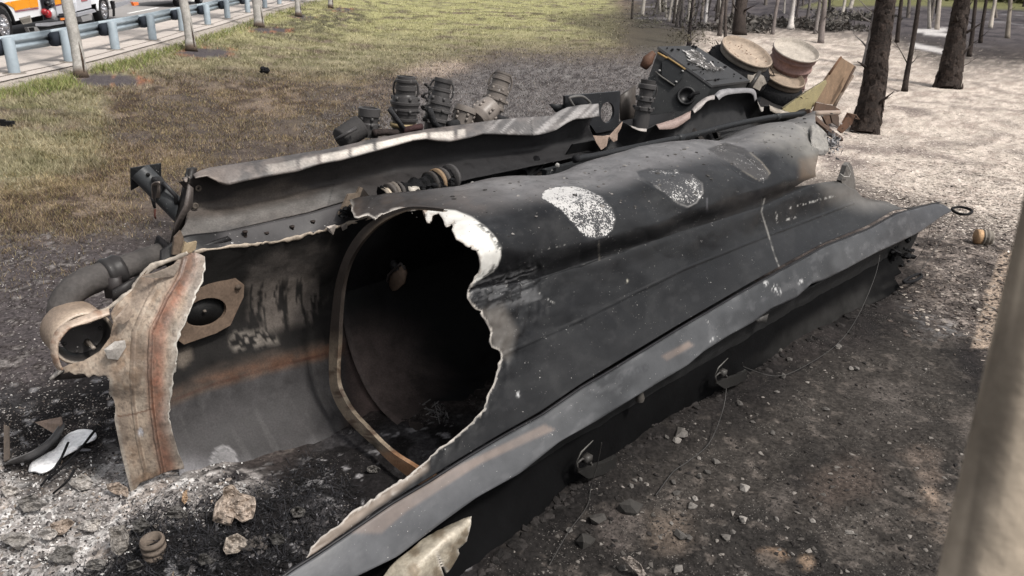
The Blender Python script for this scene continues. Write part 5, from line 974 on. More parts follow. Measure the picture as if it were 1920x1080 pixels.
# ---- outlet couplings standing up behind the rail
def coupling(b, t, q, prof, col, name='outlet_coupling', ears=2, lab=None, m_='soot', top=.03):
    """b, t: base and top seen in the photo; prof: (fraction, radius px)"""
    p0, p1 = Q(b[0], b[1], q), Q(t[0], t[1], q); d = p1 - p0; L_ = np.linalg.norm(d); dd = (p0 + d * .5 - CP) @ FWD; k = dd / F
    m = MB(); prof = [(f, r * .9) for f, r in prof]; pr = [(0, 0)] + [(r * k, f * L_) for f, r in prof] + [(prof[-1][1] * k * .8, L_ + .001), (prof[-1][1] * k * .74, L_ - top), (0, L_ - top)]
    cols = np.array([np.asarray(col) * (.75 + .5 * random.random()) for _ in pr]); cols[-3:] *= .9; m.lathe(p0, d, pr, cols, n=30); o = m.build(name, m_, tk); o.modifiers.new('edges', 'EDGE_SPLIT').split_angle = math.radians(28)
    if lab: o['label'] = lab
    dn = d / L_; u = np.cross(dn, FWD); u /= np.linalg.norm(u); w_ = np.cross(u, dn); R_ = prof[-1][1] * k
    for j in range(ears):
        sg = (-1, 1)[j % 2]; e0 = p0 + dn * L_ * .78 + u * R_ * sg * 1.04; m = MB(); m.tube(crs(np.array([e0 - dn * .07, e0 - dn * .03 + u * sg * .022, e0 + dn * .04 + u * sg * .018, e0 + dn * .08 - u * sg * .005]), 10), .009, np.asarray(col) * .8, n=7); m.build('cam_handle', m_, o)
    for f in (.42, .63):
        for a in np.linspace(0, 6.28, 7)[:-1]:
            rr = np.interp(f, [x[0] for x in prof], [x[1] for x in prof]) * k; c_ = p0 + dn * L_ * f + (u * math.cos(a) + w_ * math.sin(a)) * rr * 1.02; m = MB(); m.lathe(c_, dn, [(.0, -.014), (.013, -.014), (.013, .014), (.0, .014)], np.asarray(col) * 1.2, n=6); m.build('bolt', m_, o)
    return o
gk = lin(80, 78, 78); gy = lin(132, 124, 118)
c1 = coupling((757, 252), (762, 143), 2.62, [(0, 24), (.10, 24), (.11, 27), (.15, 27), (.16, 24), (.24, 24), (.25, 28), (.29, 28), (.30, 25), (.36, 25), (.37, 27), (.42, 28), (.43, 30), (.46, 30), (.47, 28), (.52, 29), (.53, 31), (.57, 31), (.58, 28), (.66, 26), (.67, 22), (.70, 20), (.76, 20), (.77, 22), (.84, 22), (.85, 20), (.89, 20), (.90, 22), (.94, 22), (.95, 19), (1, 19)], gk, lab='tall dark coupling with a yellowish band')
m = MB(); a = Q(744, 238, 2.5); m.lathe(Q(756, 234, 2.62), Q(762, 143, 2.62) - Q(757, 252, 2.62), [(.08, -.015), (.112, -.015), (.112, .015), (.08, .015)], lin(176, 156, 118), n=22); m.build('brass_band', 'rust', c1)
coupling((812, 248), (832, 148), 2.62, [(0, 20), (.2, 22), (.21, 26), (.26, 26), (.27, 24), (.38, 24), (.39, 27), (.43, 27), (.44, 25), (.52, 25), (.53, 28), (.57, 28), (.58, 24), (.66, 22), (.67, 19), (.76, 18), (.77, 20), (.82, 20), (.83, 17), (.92, 17), (.93, 19), (1, 19)], gk * 1.1, lab='charred coupling leaning right')
coupling((918, 222), (944, 137), 2.62, [(0, 15), (.1, 19), (.2, 20), (.21, 24), (.27, 24), (.28, 21), (.38, 21), (.39, 24), (.43, 24), (.44, 21), (.55, 21), (.56, 23), (.60, 23), (.61, 20), (.7, 19), (.71, 18), (.82, 18), (.83, 20), (.88, 20), (.89, 17), (.95, 17), (.96, 18), (1, 18)], gy, lab='pale brown coupling, farthest right of the row')
coupling((690, 256), (693, 202), 2.62, [(0, 21), (.45, 21), (.5, 19), (.7, 20), (.72, 23), (.98, 23), (1, 21)], gk, lab='short dark coupling with burnt top', ears=0, top=.05)
coupling((862, 240), (874, 200), 2.55, [(0, 22), (.3, 20), (.7, 21), (.75, 24), (1, 22)], gy, lab='short open pale coupling', ears=0, top=.10)
coupling((895, 224), (922, 197), 2.5, [(0, 20), (.2, 25), (.3, 25), (.8, 24), (1, 22)], gy * 1.3, lab='toppled pale coupling', ears=0)
p0, p1 = Q(638, 262, 2.6), Q(672, 240, 2.6); d = p1 - p0; pr = [(.0, -.02)] + [(.085 + (.012 if i % 2 else 0), i * .016) for i in range(14)] + [(.0, .23)]
m = MB(); m.lathe(p0, d, pr, gk * .8, n=20); o = m.build('ribbed_cap', 'rubber', tk); m = MB(); m.tube([Q(630, 262, 2.5), Q(650, 250, 2.45), Q(668, 240, 2.45)], .014, gk, n=8); m.build('cap_strap', 'soot', o)
for pts, r, cl in [([(730, 205), (745, 225), (762, 250)], .022, (58, 58, 60)), ([(805, 205), (812, 228), (828, 246)], .028, (50, 50, 52)), ([(756, 246), (778, 240), (790, 238)], .03, (70, 50, 50)), ([(700, 250), (722, 248), (745, 250)], .03, (60, 52, 50)), ([(840, 236), (858, 232)], .04, (46, 46, 48)), ([(930, 222), (955, 230)], .04, (50, 50, 52))]:
    m = MB(); m.tube([Q(x, y, 2.5) for x, y in pts], r, lin(*cl), n=8, rough=.4); m.build('charred_strut', 'char', tk)
m = MB()
for i in range(40):
    t = i / 39; a = t * 22; c_ = Q(806 - 8 * math.sin(t * 3), 236 - t * 78, 2.55); u = .03; m.rock(c_ + np.array([math.cos(a), math.sin(a), 0]) * .03, .018, gk * .7, i)
m.build('chain', 'char', tk, smooth=False)
coupling((1200, 238), (1216, 150), 2.45, [(0, 17), (.35, 16), (.36, 20), (.42, 20), (.44, 15), (.55, 15), (.56, 19), (.64, 18), (.66, 14), (.8, 15), (.82, 19), (.9, 19), (.92, 15), (1, 16)], gk, lab='slim dark outlet pipe beside the cabinet', ears=1)
m = MB(); m.plate([Q(x, y, 2.7) for x, y in [(1163, 180), (1190, 160), (1190, 240), (1164, 226)]], .03, lin(88, 82, 78)); m.build('end_shield', 'soot', tk)
# ---- equipment cabinet
CA, CB, CC, CD = Q(1235, 93, 2.85), Q(1303, 91, 2.85), Q(1402, 154, 2.25), Q(1333, 163, 2.25)
dn = (Q(1190, 215, 2.85) - CA); dn = dn / np.linalg.norm(dn) * .75
cabc = lin(50, 51, 52); m = MB(); m.hexa([CA + dn, CB + dn, CC + dn, CD + dn], [CA, CB, CC, CD], cabc); cab = m.build('cabinet', 'soot', tk, smooth=False)
up_ = -dn / np.linalg.norm(dn); eAB = (CB - CA) / np.linalg.norm(CB - CA); eAD = (CD - CA) / np.linalg.norm(CD - CA)
m = MB(); o_ = .015; m.hexa([CA - eAB * o_ - eAD * o_ + up_ * .002, CB + eAB * o_ - eAD * o_ + up_ * .002, CC + eAB * o_ + eAD * o_ + up_ * .002, CD - eAB * o_ + eAD * o_ + up_ * .002], [CA - eAB * o_ - eAD * o_ + up_ * .03, CB + eAB * o_ - eAD * o_ + up_ * .03, CC + eAB * o_ + eAD * o_ + up_ * .03, CD - eAB * o_ + eAD * o_ + up_ * .03], lin(64, 64, 65)); m.build('cabinet_lid', 'soot', cab, smooth=False)
m = MB(); W_ = np.linalg.norm(CD - CA)
for f in (.62, .9): m.tube([CA + eAD * W_ * f + up_ * .034 + eAB * .0, CA + eAD * W_ * f + up_ * .034 + eAB * np.linalg.norm(CB - CA)], .007, lin(46, 46, 48), n=6)
m.build('lid_seam', 'soot', cab)
m = MB()
for i in range(420):
    f = .18 + .5 * random.random(); g_ = .45 + .14 * math.sin(f * 9) + random.gauss(0, .09); c_ = CA + eAD * W_ * f + eAB * np.linalg.norm(CB - CA) * (g_ + (f - .2) * .35) + up_ * .045; a = random.random() * 6.28; L_ = random.uniform(.015, .05); v = (eAD * math.cos(a) + eAB * math.sin(a)) * L_; w_ = np.cross(v, up_) * .22
    m.add([c_ - v - w_, c_ + v - w_, c_ + v + w_ + up_ * .02, c_ - v + w_ + up_ * .01], [(0, 1, 2, 3)], lin(225, 222, 220) * random.uniform(.4, 1.3))
tag(m.build('ash_flakes', 'flake', cab, smooth=False), kind='stuff')
m = MB()
for i in range(26):
    c_ = CA + eAD * W_ * random.choice([.06, .09, .5, .66, .95]) + eAD * random.gauss(0, .04) + eAB * np.linalg.norm(CB - CA) * random.choice([.15, .3, .85, .9, .1]) + eAB * random.gauss(0, .03) + up_ * .045; m.rock(c_, random.uniform(.01, .024), INK * 1.4, i)
tag(m.build('char_lumps', 'char', cab, smooth=False), kind='stuff')
fq = lambda x, y: (lambda r: CP + r * (((CA - CP) @ fn) / (r @ fn)))(ray(x, y)); fn = np.cross(eAD, dn); fn /= np.linalg.norm(fn)
if fn @ (CP - CA) < 0: fn = -fn
m = MB(); m.plate([fq(x, y) + fn * .02 for x, y in [(1241, 118), (1250, 108), (1283, 132), (1280, 146), (1264, 162), (1240, 142)]], .03, lin(40, 42, 44)); cp_ = m.build('cover_plate', 'soot', cab, smooth=False)
m = MB(); m.tube([fq(x, y) + fn * .045 for x, y in [(1250, 109), (1284, 132)]], .012, lin(180, 150, 100), n=6); m.tube([fq(x, y) + fn * .045 for x, y in [(1232, 101), (1250, 111)]], .014, lin(196, 160, 104), n=6); m.build('hinge_bar', 'rust', cp_)
m = MB(); m.tube([fq(x, y) + fn * .045 for x, y in [(1264, 162), (1240, 146), (1228, 136)]], .010, lin(110, 108, 104), n=6); m.build('latch_bar', 'rust', cp_)
for x, y in [(1267, 155), (1236, 134), (1279, 135)]:
    m = MB(); m.rock(fq(x, y) + fn * .05, .018, lin(190, 188, 186), 3); m.build('bolt', 'rust', cp_)
m = MB(); m.lathe(fq(1286, 181) + fn * .005, fn, [(.11, 0), (.11, .05), (.085, .05), (.08, -.0), (0, .0)], lin(50, 50, 51), n=22); m.build('round_port', 'soot', cab)
m = MB(); m.tube([fq(x, y) + fn * .06 for x, y in [(1290, 188), (1298, 178), (1310, 176)]], [.03, .02, .025], INK * 1.5, n=8, rough=.6); m.build('charred_knob', 'char', cab)
m = MB(); m.tube([fq(x, y) + fn * .03 for x, y in [(1226, 100), (1214, 115), (1206, 128)]], [.03, .07, .05], lin(108, 78, 62), n=9, rough=.5); m.build('rusty_flap', 'rust', cab)
# ---- wheels at the far end, axles pointing up
def wheel(cx, cy, major, ratio, ang, q, depth_px, colo, coli, tyre=False, lab=None):
    c = Q(cx, cy, q); dd = (c - CP) @ FWD; R_ = major * dd / F; view = (CP - c) / np.linalg.norm(CP - c); a = math.radians(ang)   # ang: direction of the axle in the picture from up, clockwise
    im = IR * math.sin(a) + IU * math.cos(a); im = im - view * (im @ view); im /= np.linalg.norm(im); ax = im * math.sqrt(1 - ratio ** 2) + view * ratio; L_ = depth_px * dd / F / math.sqrt(1 - ratio ** 2)
    root_ = MB(); pr = [(R_ * .97, .0), (R_, -.01), (R_ * 1.0, -.03), (R_ * .94, -.04), (R_ * .93, -.07), (R_ * .955, -.085), (R_ * .95, -.105), (R_ * .88, -.12), (R_ * .90, -L_ * .38), (R_ * .94, -L_ * .40), (R_ * .94, -L_ * .44), (R_ * .89, -L_ * .46), (R_ * .88, -L_ * .6), (R_ * .90, -L_ * .68), (R_ * .95, -L_ * .72), (R_ * .95, -L_ * .85), (R_ * .97, -L_ * .92), (R_, -L_ * .95), (R_, -L_)]
    K = [np.asarray(colo) * (.75 + .5 * float(vn(i * 1.7, cx))) for i in range(len(pr))]; K[0] = K[1] = np.asarray(coli) * 1.05
    root_.lathe(c, ax, pr, np.array(K), n=48); o = root_.build('wheel_rim', 'rust', tk, thick=.006)
    if lab: o['label'] = lab
    m = MB(); pi = [(R_ * .965, -.002), (R_ * .91, -.02), (R_ * .88, -.045), (R_ * .8, -.06), (R_ * .5, -.065), (R_ * .3, -.055), (0, -.055)]; m.lathe(c, ax, pi, np.array([np.asarray(coli) * (.8 + .3 * float(vn(i * 1.3, cy))) for i in range(len(pi))]), n=48); m.build('wheel_disc', 'rust', o)
    return c, ax, R_, L_, o
w1 = wheel(1402, 95, 51, .36, 30, 2.62, 40, lin(142, 134, 124), lin(186, 168, 150), lab='tan rim with burnt tyre remains, nearest the cabinet')
c_, a_, R0_, L0_, o_w = w1; m = MB(); u_ = np.cross(a_, [0, 0, 1.]); u_ /= np.linalg.norm(u_); v_ = np.cross(a_, u_)
for i in range(34):
    t_ = random.random() * 6.28; rr_w = R0_ * .85 * math.sqrt(random.random()); m.rock(c_ - a_ * .05 + (u_ * math.cos(t_) + v_ * math.sin(t_)) * rr_w, random.uniform(.004, .011), lin(150, 112, 84) * random.uniform(.4, 1.2), i, .5)
tag(m.build('rust_scale', 'rust', o_w, smooth=False), kind='stuff')
w2 = wheel(1494, 92, 44, .40, 24, 2.55, 66, lin(158, 128, 122), lin(200, 190, 178), lab='reddish rim with pale disc, upper right')
w3 = wheel(1470, 140, 42, .38, 28, 2.5, 26, lin(112, 100, 90), lin(170, 152, 134), lab='brown rim partly hidden under the reddish one')
for (c, ax, R_, L_, o), n_, f in ((w1, 320, .6), (w3, 300, .4)):
    m = MB(); u = np.cross(ax, [0, 0, 1.]); u /= np.linalg.norm(u); v = np.cross(ax, u)
    m.lathe(c, ax, [(R_ * .8, -.09), (R_ * 1.02, -.12), (R_ * 1.22, -.2), (R_ * 1.25, -.35), (R_ * 1.1, -.45), (R_ * .7, -.48)], INK * 1.6, n=40)
    m.build('tyre_remains', 'char', o)
    m = MB()
    for i in range(n_):
        a = random.random() * 6.28; z = -random.uniform(.12, .46); p = c + ax * z + (u * math.cos(a) + v * math.sin(a)) * R_ * random.uniform(1.05, 1.25); e = p + (u * math.cos(a) + v * math.sin(a)) * random.uniform(.02, .09) + ax * random.uniform(-.1, .06); s_ = random.uniform(.003, .012)
        m.add([p - ax * s_, p + ax * s_, e], [(0, 1, 2)], INK * random.uniform(1, 3.5))
    tag(m.build('frayed_cords', 'char', o, smooth=False), kind='stuff')
m = MB(); m.tube([Q(1405, 165, 2.3), Q(1424, 135, 2.3)], .03, lin(66, 64, 62), n=9); m.build('axle_stub', 'soot', tk)
shard('torn_flap', [(1401, 140), (1412, 141), (1420, 136), (1432, 143), (1437, 156), (1428, 162), (1424, 170), (1412, 164), (1402, 150)], 2.32, .008, lin(168, 160, 150))
bk = [[T(s, q, h) for q, h in [(2.2, .1), (2.1, 1.1), (2.2, 1.55), (2.6, 1.7), (3.0, 1.5), (3.1, .1)]] for s in np.linspace(7.2, 9.6, 20)]
sheet('axle_housing', np.array(bk), 'char', tk, (), lambda x, y, s, q, h: np.zeros(x.shape + (3,)) + lin(40, 38, 38), .02, disp=.08, ds=5)
# mudguard and tail pieces
m = MB(); m.plate([Q(x, y, q) for x, y, q in [(1466, 205, 2.2), (1510, 175, 2.2), (1548, 150, 2.2), (1549, 156, 2.2), (1540, 172, 2.2), (1508, 226, 2.2)]], .02, lin(178, 166, 124)); m.build('mudguard_plate', 'bare', tk, smooth=False).__setitem__('label', 'yellowish triangular plate')
m = MB(); m.tube([Q(1466, 203, 2.2), Q(1510, 173, 2.25), Q(1548, 150, 2.3)], .012, lin(118, 110, 88), n=6); m.build('plate_edge', 'rust', tk)
bm = [(1576, 108), (1602, 124), (1562, 196), (1548, 195), (1528, 190), (1541, 158), (1553, 140)]
m = MB(); m.plate([Q(x, y, 2.35) for x, y in bm], .04, lin(160, 134, 110)); o = m.build('bumper_beam', 'rust', tk, smooth=False); o['label'] = 'rusty orange-brown beam standing up at the far end'
m = MB(); m.tube([Q(1577, 107, 2.3), Q(1555, 139, 2.3)], .018, lin(112, 82, 62), n=6); m.build('beam_edge', 'rust', o)
m = MB(); m.tube([Q(1603, 126, 2.2), Q(1566, 198, 2.2)], .02, lin(84, 66, 54), n=6); m.build('beam_edge', 'rust', o)
m = MB(); m.tube([Q(1599, 142, 2.2), Q(1575, 180, 2.2), Q(1562, 202, 2.2)], .024, lin(130, 114, 100), n=8, rough=.2); m.build('side_rod', 'rust', tk)
m = MB(); m.plate([Q(x, y, 2.15) for x, y in [(1530, 192), (1562, 198), (1574, 206), (1568, 222), (1560, 226), (1552, 240), (1540, 216), (1524, 210)]], .03, lin(112, 90, 76)); m.build('rust_gusset', 'rust', tk, smooth=False)
m = MB(); m.plate([Q(x, y, 1.9) for x, y in [(1590, 211), (1602, 216), (1596, 232), (1577, 250), (1570, 244), (1580, 230)]], .03, lin(108, 78, 60)); m.plate([Q(x, y, 1.86) for x, y in [(1556, 214), (1572, 218), (1572, 238), (1560, 230)]], .02, lin(96, 80, 70)); m.build('tail_bracket', 'rust', tk, smooth=False)
m = MB(); m.tube([Q(1588, 212, 1.88), Q(1605, 216, 1.85), Q(1611, 224, 1.85), Q(1604, 222, 1.85)], .010, lin(120, 96, 80), n=6); m.build('hook_rod', 'rust', tk)
m = MB(); m.tube([Q(1510, 215, 1.7), Q(1535, 235, 1.6), Q(1560, 252, 1.6), Q(1578, 262, 1.6)], [.07, .06, .045, .03], lin(96, 76, 64), n=9, rough=.6); m.build('broken_crossmember', 'rust', tk, smooth=False)
# crumpled end of the shell
ce = [[(1518, 231, 1.12), (1524, 230, 1.1), (1534, 236, 1.08), (1544, 246, 1.05), (1550, 256, 1.0)],
      [(1518, 244, .95), (1524, 242, .92), (1534, 246, .9), (1546, 258, .88), (1552, 268, .86)],
      [(1520, 262, .8), (1524, 258, .8), (1532, 262, .78), (1543, 272, .74), (1551, 280, .74)],
      [(1522, 285, .66), (1526, 276, .72), (1530, 282, .70), (1541, 286, .66), (1548, 290, .66)],
      [(1524, 300, .6), (1526, 296, .66), (1526, 292, .68), (1534, 290, .66), (1544, 291, .64)]]
P = loft_p([[Q(*p) for p in r] for r in ce], 60, 60)
sheet('crumpled_end', P, 'bare', tk, (), lambda x, y, s, q, h: mix(np.zeros(x.shape + (3,)) + lin(160, 156, 150), ss(.5, .65, fbm(x * .08, y * .08)), lin(112, 108, 104)), .01, disp=.03, ds=9)
m = MB()
for i in range(160):
    p = Q(random.gauss(1562, 7), random.gauss(268, 12) , random.uniform(.9, 1.2)); s_ = random.uniform(.012, .04); m.add([p, p + np.array([random.gauss(0, 1), random.gauss(0, 1), random.gauss(0, 1)]) * s_, p + np.array([random.gauss(0, 1), random.gauss(0, 1), random.gauss(0, 1)]) * s_], [(0, 1, 2)], lin(190, 188, 190) * random.uniform(.2, 1.1))
tag(m.build('shredded_lining', 'flake', tk, smooth=False), kind='stuff')
# fin with wire at the far end of the near side
fin = [(1573, 338), (1578, 326), (1583, 310), (1589, 304), (1594, 312), (1598, 330), (1600, 352), (1606, 372), (1590, 376), (1580, 360)]
b = MB(); b.plate([Q(x, y, .42) for x, y in fin], .05, lin(124, 120, 116)); b.build('lifting_fin', 'bare', tk, smooth=False)
m = MB(); m.tube([Q(x, y, .37) for x, y in [(1588, 308), (1595, 322), (1592, 332), (1582, 331), (1576, 326)]], .005, lin(200, 196, 190), n=5); m.build('fin_wire', 'bare', tk)
# hanging brackets under the rail
for nm, cx, cy, k_ in (('a', 1118, 868, 1.0), ('b', 1370, 705, .8)):
    gq = lambda x, y, q=-.0: Q(cx + (x - 1118) * k_, cy + (y - 868) * k_, q)
    m = MB(); m.plate([gq(1082, 884), (gq(1096, 876)), gq(1130, 866), gq(1154, 854), gq(1152, 874), (gq(1128, 888)), gq(1100, 896)], .03, lin(50, 49, 48)); br = m.build('hanging_bracket', 'soot', tk, smooth=False)
    m = MB(); m.tube([gq(1081, 866), gq(1090, 848), gq(1112, 826)], [.006, .01, .005], lin(110, 108, 104), n=6, flat=.4); m.build('bracket_strip', 'bare', br)
    m = MB(); m.tube([gq(1084, 884), gq(1082, 868), gq(1092, 860), gq(1108, 868), gq(1112, 884), gq(1100, 894)], .009, lin(78, 76, 74), n=6); m.build('bracket_ring', 'soot', br)
    m = MB(); m.box(gq(1100, 872, -.03), AX * .06, NX * .05, np.array([0, 0, .05]), lin(76, 74, 72)); m.build('buckle', 'soot', br)
m = MB(); m.lathe(Q(1200, 745, .05), (0, 0, 1), [(.03, -.03), (.035, 0), (.02, .04), (.02, .08)], lin(96, 92, 88), n=10); m.build('rail_fitting', 'soot', tk)
m = MB(); m.plate([Q(x, y, .05) for x, y in [(1416, 600), (1440, 588), (1436, 604), (1424, 606)]], .012, lin(96, 94, 92)); m.build('rail_tab', 'bare', tk)
# charred bumps at the right end under the rail
m = MB()
for i in range(120):
    x = random.uniform(1670, 1720); y = random.uniform(445, 560); m.rock(Q(x, y, random.uniform(.05, .5)), random.uniform(.015, .06), INK * random.uniform(.8, 1.6), i)
tag(m.build('char_lumps', 'char', tk, smooth=False), kind='stuff')
# curled torn sheet under the rail at the bottom
cu = [[(884, 968, -.05, ), (880, 1000, -.06), (860, 1040, -.06), (835, 1080, -.07), (810, 1130, -.08)],
      [(868, 975, .0), (850, 1000, -.1), (815, 1035, -.12), (785, 1075, -.14), (760, 1130, -.15)],
      [(845, 985, .05), (810, 1000, .02), (770, 1030, .0), (735, 1060, 0), (700, 1110, 0)]]
P = loft_p([[Q(*p) for p in r] for r in cu], 80, 30)
CH = [(884, 966), (882, 985), (874, 1015), (858, 1030), (863, 1045), (850, 1062), (836, 1075), (826, 1052), (818, 1035), (822, 1050), (830, 1075), (834, 1090), (960, 1100), (960, 960)]
sheet('curled_sheet', P, 'bare', tk, (CH,), lambda x, y, s, q, h: mix(mix(np.zeros(x.shape + (3,)) + lin(196, 186, 168), ss(.5, .65, fbm(x * .04, y * .04)), lin(160, 146, 126)), ss(12, 2, plined([(880, 970), (850, 1000), (815, 1035)], x, y)) * .5, lin(214, 204, 188)), .008, lin(220, 212, 200), 3, disp=.012, ds=8)

# ================================================================ things lying about
pp = crs(np.array([Q(x, y, 1.72) for x, y in [(1078, 299), (1130, 290), (1220, 270), (1300, 253), (1370, 235), (1440, 221), (1500, 214), (1572, 211)]]), 60)
sp_ = empty('steel_pipe', 'long thin black steel pipe lying along the top of the tank, its far end tan', 'pipe', pp[30])
cc = np.array([lin(38, 39, 41)] * 54 + [lin(178, 160, 146)] * 6); m = MB(); m.tube(pp, .033, cc, n=14, rough=.06); m.build('pipe', 'soot', sp_)
for t in (22, 44): m = MB(); m.tube(pp[t:t + 2], .040, lin(50, 52, 54), n=12); m.build('pipe_collar', 'soot', sp_)
m = MB(); m.tube([pp[0] - (pp[1] - pp[0]) * .6, pp[0], pp[1], pp[2]], [.02, .04, .042, .036], INK * 2, n=9, rough=.8); m.build('charred_end', 'char', sp_)
def ring_thing(name, label, cat, px, py, h, r, hh, col, tilt=(0, 0, 1), m_='rust', group=None, bands=3):
    b = Gt(px, py) + [0, 0, -.02]; o = empty(name, label, cat, b, group); m = MB(); pr = [(r * .82, 0), (r, 0)]
    for i in range(bands): z = hh * (i + .5) / bands; pr += [(r, z - .012), (r * 1.08, z - .01), (r * 1.08, z + .01), (r, z + .012)]
    pr += [(r, hh), (r * .84, hh), (r * .82, .0)]; m.lathe(b, tilt, pr, col, n=26); m.build('body', m_, o)
    m = MB(); m.lathe(b, tilt, [(0, hh * .45), (r * .82, hh * .45)], INK, n=18); m.build('ash_fill', 'char', o); return o
ring_thing('pipe_coupling', 'burnt threaded metal coupling standing upright in the black char', 'pipe fitting', 292, 1038, .1, .062, .13, lin(120, 108, 98), (-.05, -.05, 1))
ring_thing('pipe_coupling', 'smaller pale metal ring at the bottom edge, half sunk in the char', 'pipe fitting', 340, 1082, .1, .045, .06, lin(160, 146, 130), (.1, -.2, 1), bands=1)
o = empty('pipe_coupling', 'tan and grey ribbed fitting on the brown ground beyond the torn corner', 'pipe fitting', G(1842, 447, .06))
m = MB(); c0, c1_ = G(1829, 443, .12), G(1860, 446, .12); d = c1_ - c0; L_ = np.linalg.norm(d); m.lathe(c0, d, [(0, 0), (.1, 0), (.1, L_ * .35), (0, L_ * .35)], lin(206, 170, 132), n=20); m.build('sleeve', 'rust', o)
m = MB(); m.lathe(c0, d, [(.08, L_ * .36), (.11, L_ * .4), (.11, L_ * .5), (.07, L_ * .55), (.11, L_ * .62), (.11, L_ * .74), (.08, L_ * .8), (.1, L_ * .9), (.09, L_), (0, L_)], lin(150, 142, 132), n=20); m.build('ribs', 'rust', o)
# scoop shaped sheet at the left
o = empty('bent_sheet', 'bent grey sheet metal piece holding ash, left of the white melted puddle', 'metal debris', G(70, 850, 0))
cu = [[(10, 872, .0), (60, 862, .0), (100, 835, .0), (122, 800, .02)], [(12, 868, .10), (56, 852, .12), (96, 826, .12), (120, 795, .12)], [(20, 862, .13), (60, 846, .16), (92, 822, .16), (116, 790, .16)]]
sheet('curved_side', loft_p([[G(*p) for p in r] for r in cu], 40, 12), 'bare', o, (), lambda x, y, s, q, h: np.zeros(x.shape + (3,)) + lin(118, 116, 116) * (.7 + .6 * fbm(x * .08, y * .08))[..., None], .008)
m = MB(); m.plate([G(x, y, h) for x, y, h in [(66, 792, .1), (115, 782, .18), (117, 795, .18), (100, 812, .1)]], .008, lin(160, 138, 122)); m.build('flap', 'bare', o, smooth=False)
m = MB(); m.plate([G(x, y, h) for x, y, h in [(8, 796, .16), (17, 800, .16), (18, 862, .08), (8, 866, .06)]], .01, lin(110, 98, 88)); m.build('side_strip', 'bare', o, smooth=False)
# white puddle
def blob(name, label, pts, h, col, m_='paint', cat='puddle', th=.03):
    P_ = np.array(pts, float); c = P_.mean(0); N_ = 60; pl = np.array(list(pts) + [pts[0]], float); L = np.concatenate([[0], np.cumsum(np.hypot(*np.diff(pl, axis=0).T))]); t = np.linspace(0, L[-1], N_, endpoint=False); o_ = np.stack([np.interp(t, L, pl[:, 0]), np.interp(t, L, pl[:, 1])], 1)
    V = []; fr = [1.0, .97, .9, .75, .5, .2]; hs_ = [0, .5, .8, .95, 1, 1.]
    for _ in range(1): o_ = (o_ + np.roll(o_, 1, 0) + np.roll(o_, -1, 0)) / 3
    h = float(Gt(*c)[2]) + .035
    for f, k_ in zip(fr, hs_):
        for p in o_: w0_ = G(*(c + (p - c) * f), h); V.append(G(*(c + (p - c) * f), h + th * k_ + .02 * (float(fbm(w0_[0] * 25, w0_[1] * 25)) - .5)))
    V.append(G(*c, h + th)); F_ = [(i * N_ + j, i * N_ + (j + 1) % N_, (i + 1) * N_ + (j + 1) % N_, (i + 1) * N_ + j) for i in range(5) for j in range(N_)] + [(5 * N_ + j, 5 * N_ + (j + 1) % N_, 6 * N_) for j in range(N_)]
    return tag(mk(name, V, F_, m_, None, col=col, org=G(*c, h)), label, cat)
blob('melted_puddle', 'glossy white melted puddle on black ash beside the bent sheet', [(128, 812), (150, 804), (176, 806), (184, 818), (176, 828), (156, 830), (148, 842), (122, 856), (106, 866), (100, 880), (78, 890), (62, 884), (52, 888), (56, 868), (86, 850), (104, 842), (112, 828)], .03, (.92, .92, .93), 'flake')
blob('melted_scrap', 'long dark scrap lying across the white puddle', [(104, 850), (140, 838), (172, 842), (170, 846), (136, 846), (108, 855)], .065, lin(120, 118, 122), 'bare', 'metal debris', .01)
# thin dark rods beside it
for i, (a, b_, lab) in enumerate([((90, 900), (182, 802), 'thin black rod crossing the white puddle, upper end by the strip'), ((76, 912), (128, 830), 'thin black rod left of the other, below the white puddle'), ((100, 925), (140, 880), 'short black rod lying on the ash below the puddle')]):
    m = MB(); m.tube(crs(np.array([G(*a, .06), G((a[0] + b_[0]) / 2 + 6, (a[1] + b_[1]) / 2, .14), G(*b_, .16)]), 12), .008, INK * 1.5, n=6, rough=.5); tag(m.build('charred_rod', 'char', org=G(*a, 0)), lab, 'rod')
# crumpled plates standing in the char
def crumple(px, label, q0, q1, col, h=.1, seed=1, cat='metal debris', name='torn_plate', m_='bare'):
    c = np.array(px, float).mean(0); N_ = 40; pl = np.array(px + [px[0]], float); L = np.concatenate([[0], np.cumsum(np.hypot(*np.diff(pl, axis=0).T))]); t = np.linspace(0, L[-1], N_, endpoint=False); o_ = np.stack([np.interp(t, L, pl[:, 0]), np.interp(t, L, pl[:, 1])], 1); low = o_[:, 1].max(); V = []; K = []; h = float(Gt(*c)[2]) + .03
    for f in np.linspace(1, .08, 16):
        for p in o_:
            u = c + (p - c) * f; w_ = G(*u, h); z = h + (low - u[1]) * .0022 + (float(fbm(w_[0] * 20 + seed * 9, w_[1] * 20, seed)) - .5) * .09; V.append(G(*u, z)); k_ = float(fbm(u[0] * .12, u[1] * .12, seed)); K.append(np.asarray(col) * (.55 + .8 * k_))
    F_ = [(i * N_ + j, i * N_ + (j + 1) % N_, (i + 1) * N_ + (j + 1) % N_, (i + 1) * N_ + j) for i in range(15) for j in range(N_)] + [tuple(range(15 * N_, 16 * N_))]
    return tag(mk(name, V, F_, m_, None, col=np.array(K), smooth=False, thick=.006, org=G(*c, h)), label, cat)
crumple([(420, 914), (436, 908), (444, 918), (452, 925), (478, 932), (480, 950), (474, 972), (452, 980), (440, 968), (432, 986), (398, 978), (404, 944), (418, 930)], 'crumpled tan plate with orange stain standing in the black char', 0, 0, lin(188, 172, 158), .1, 2)
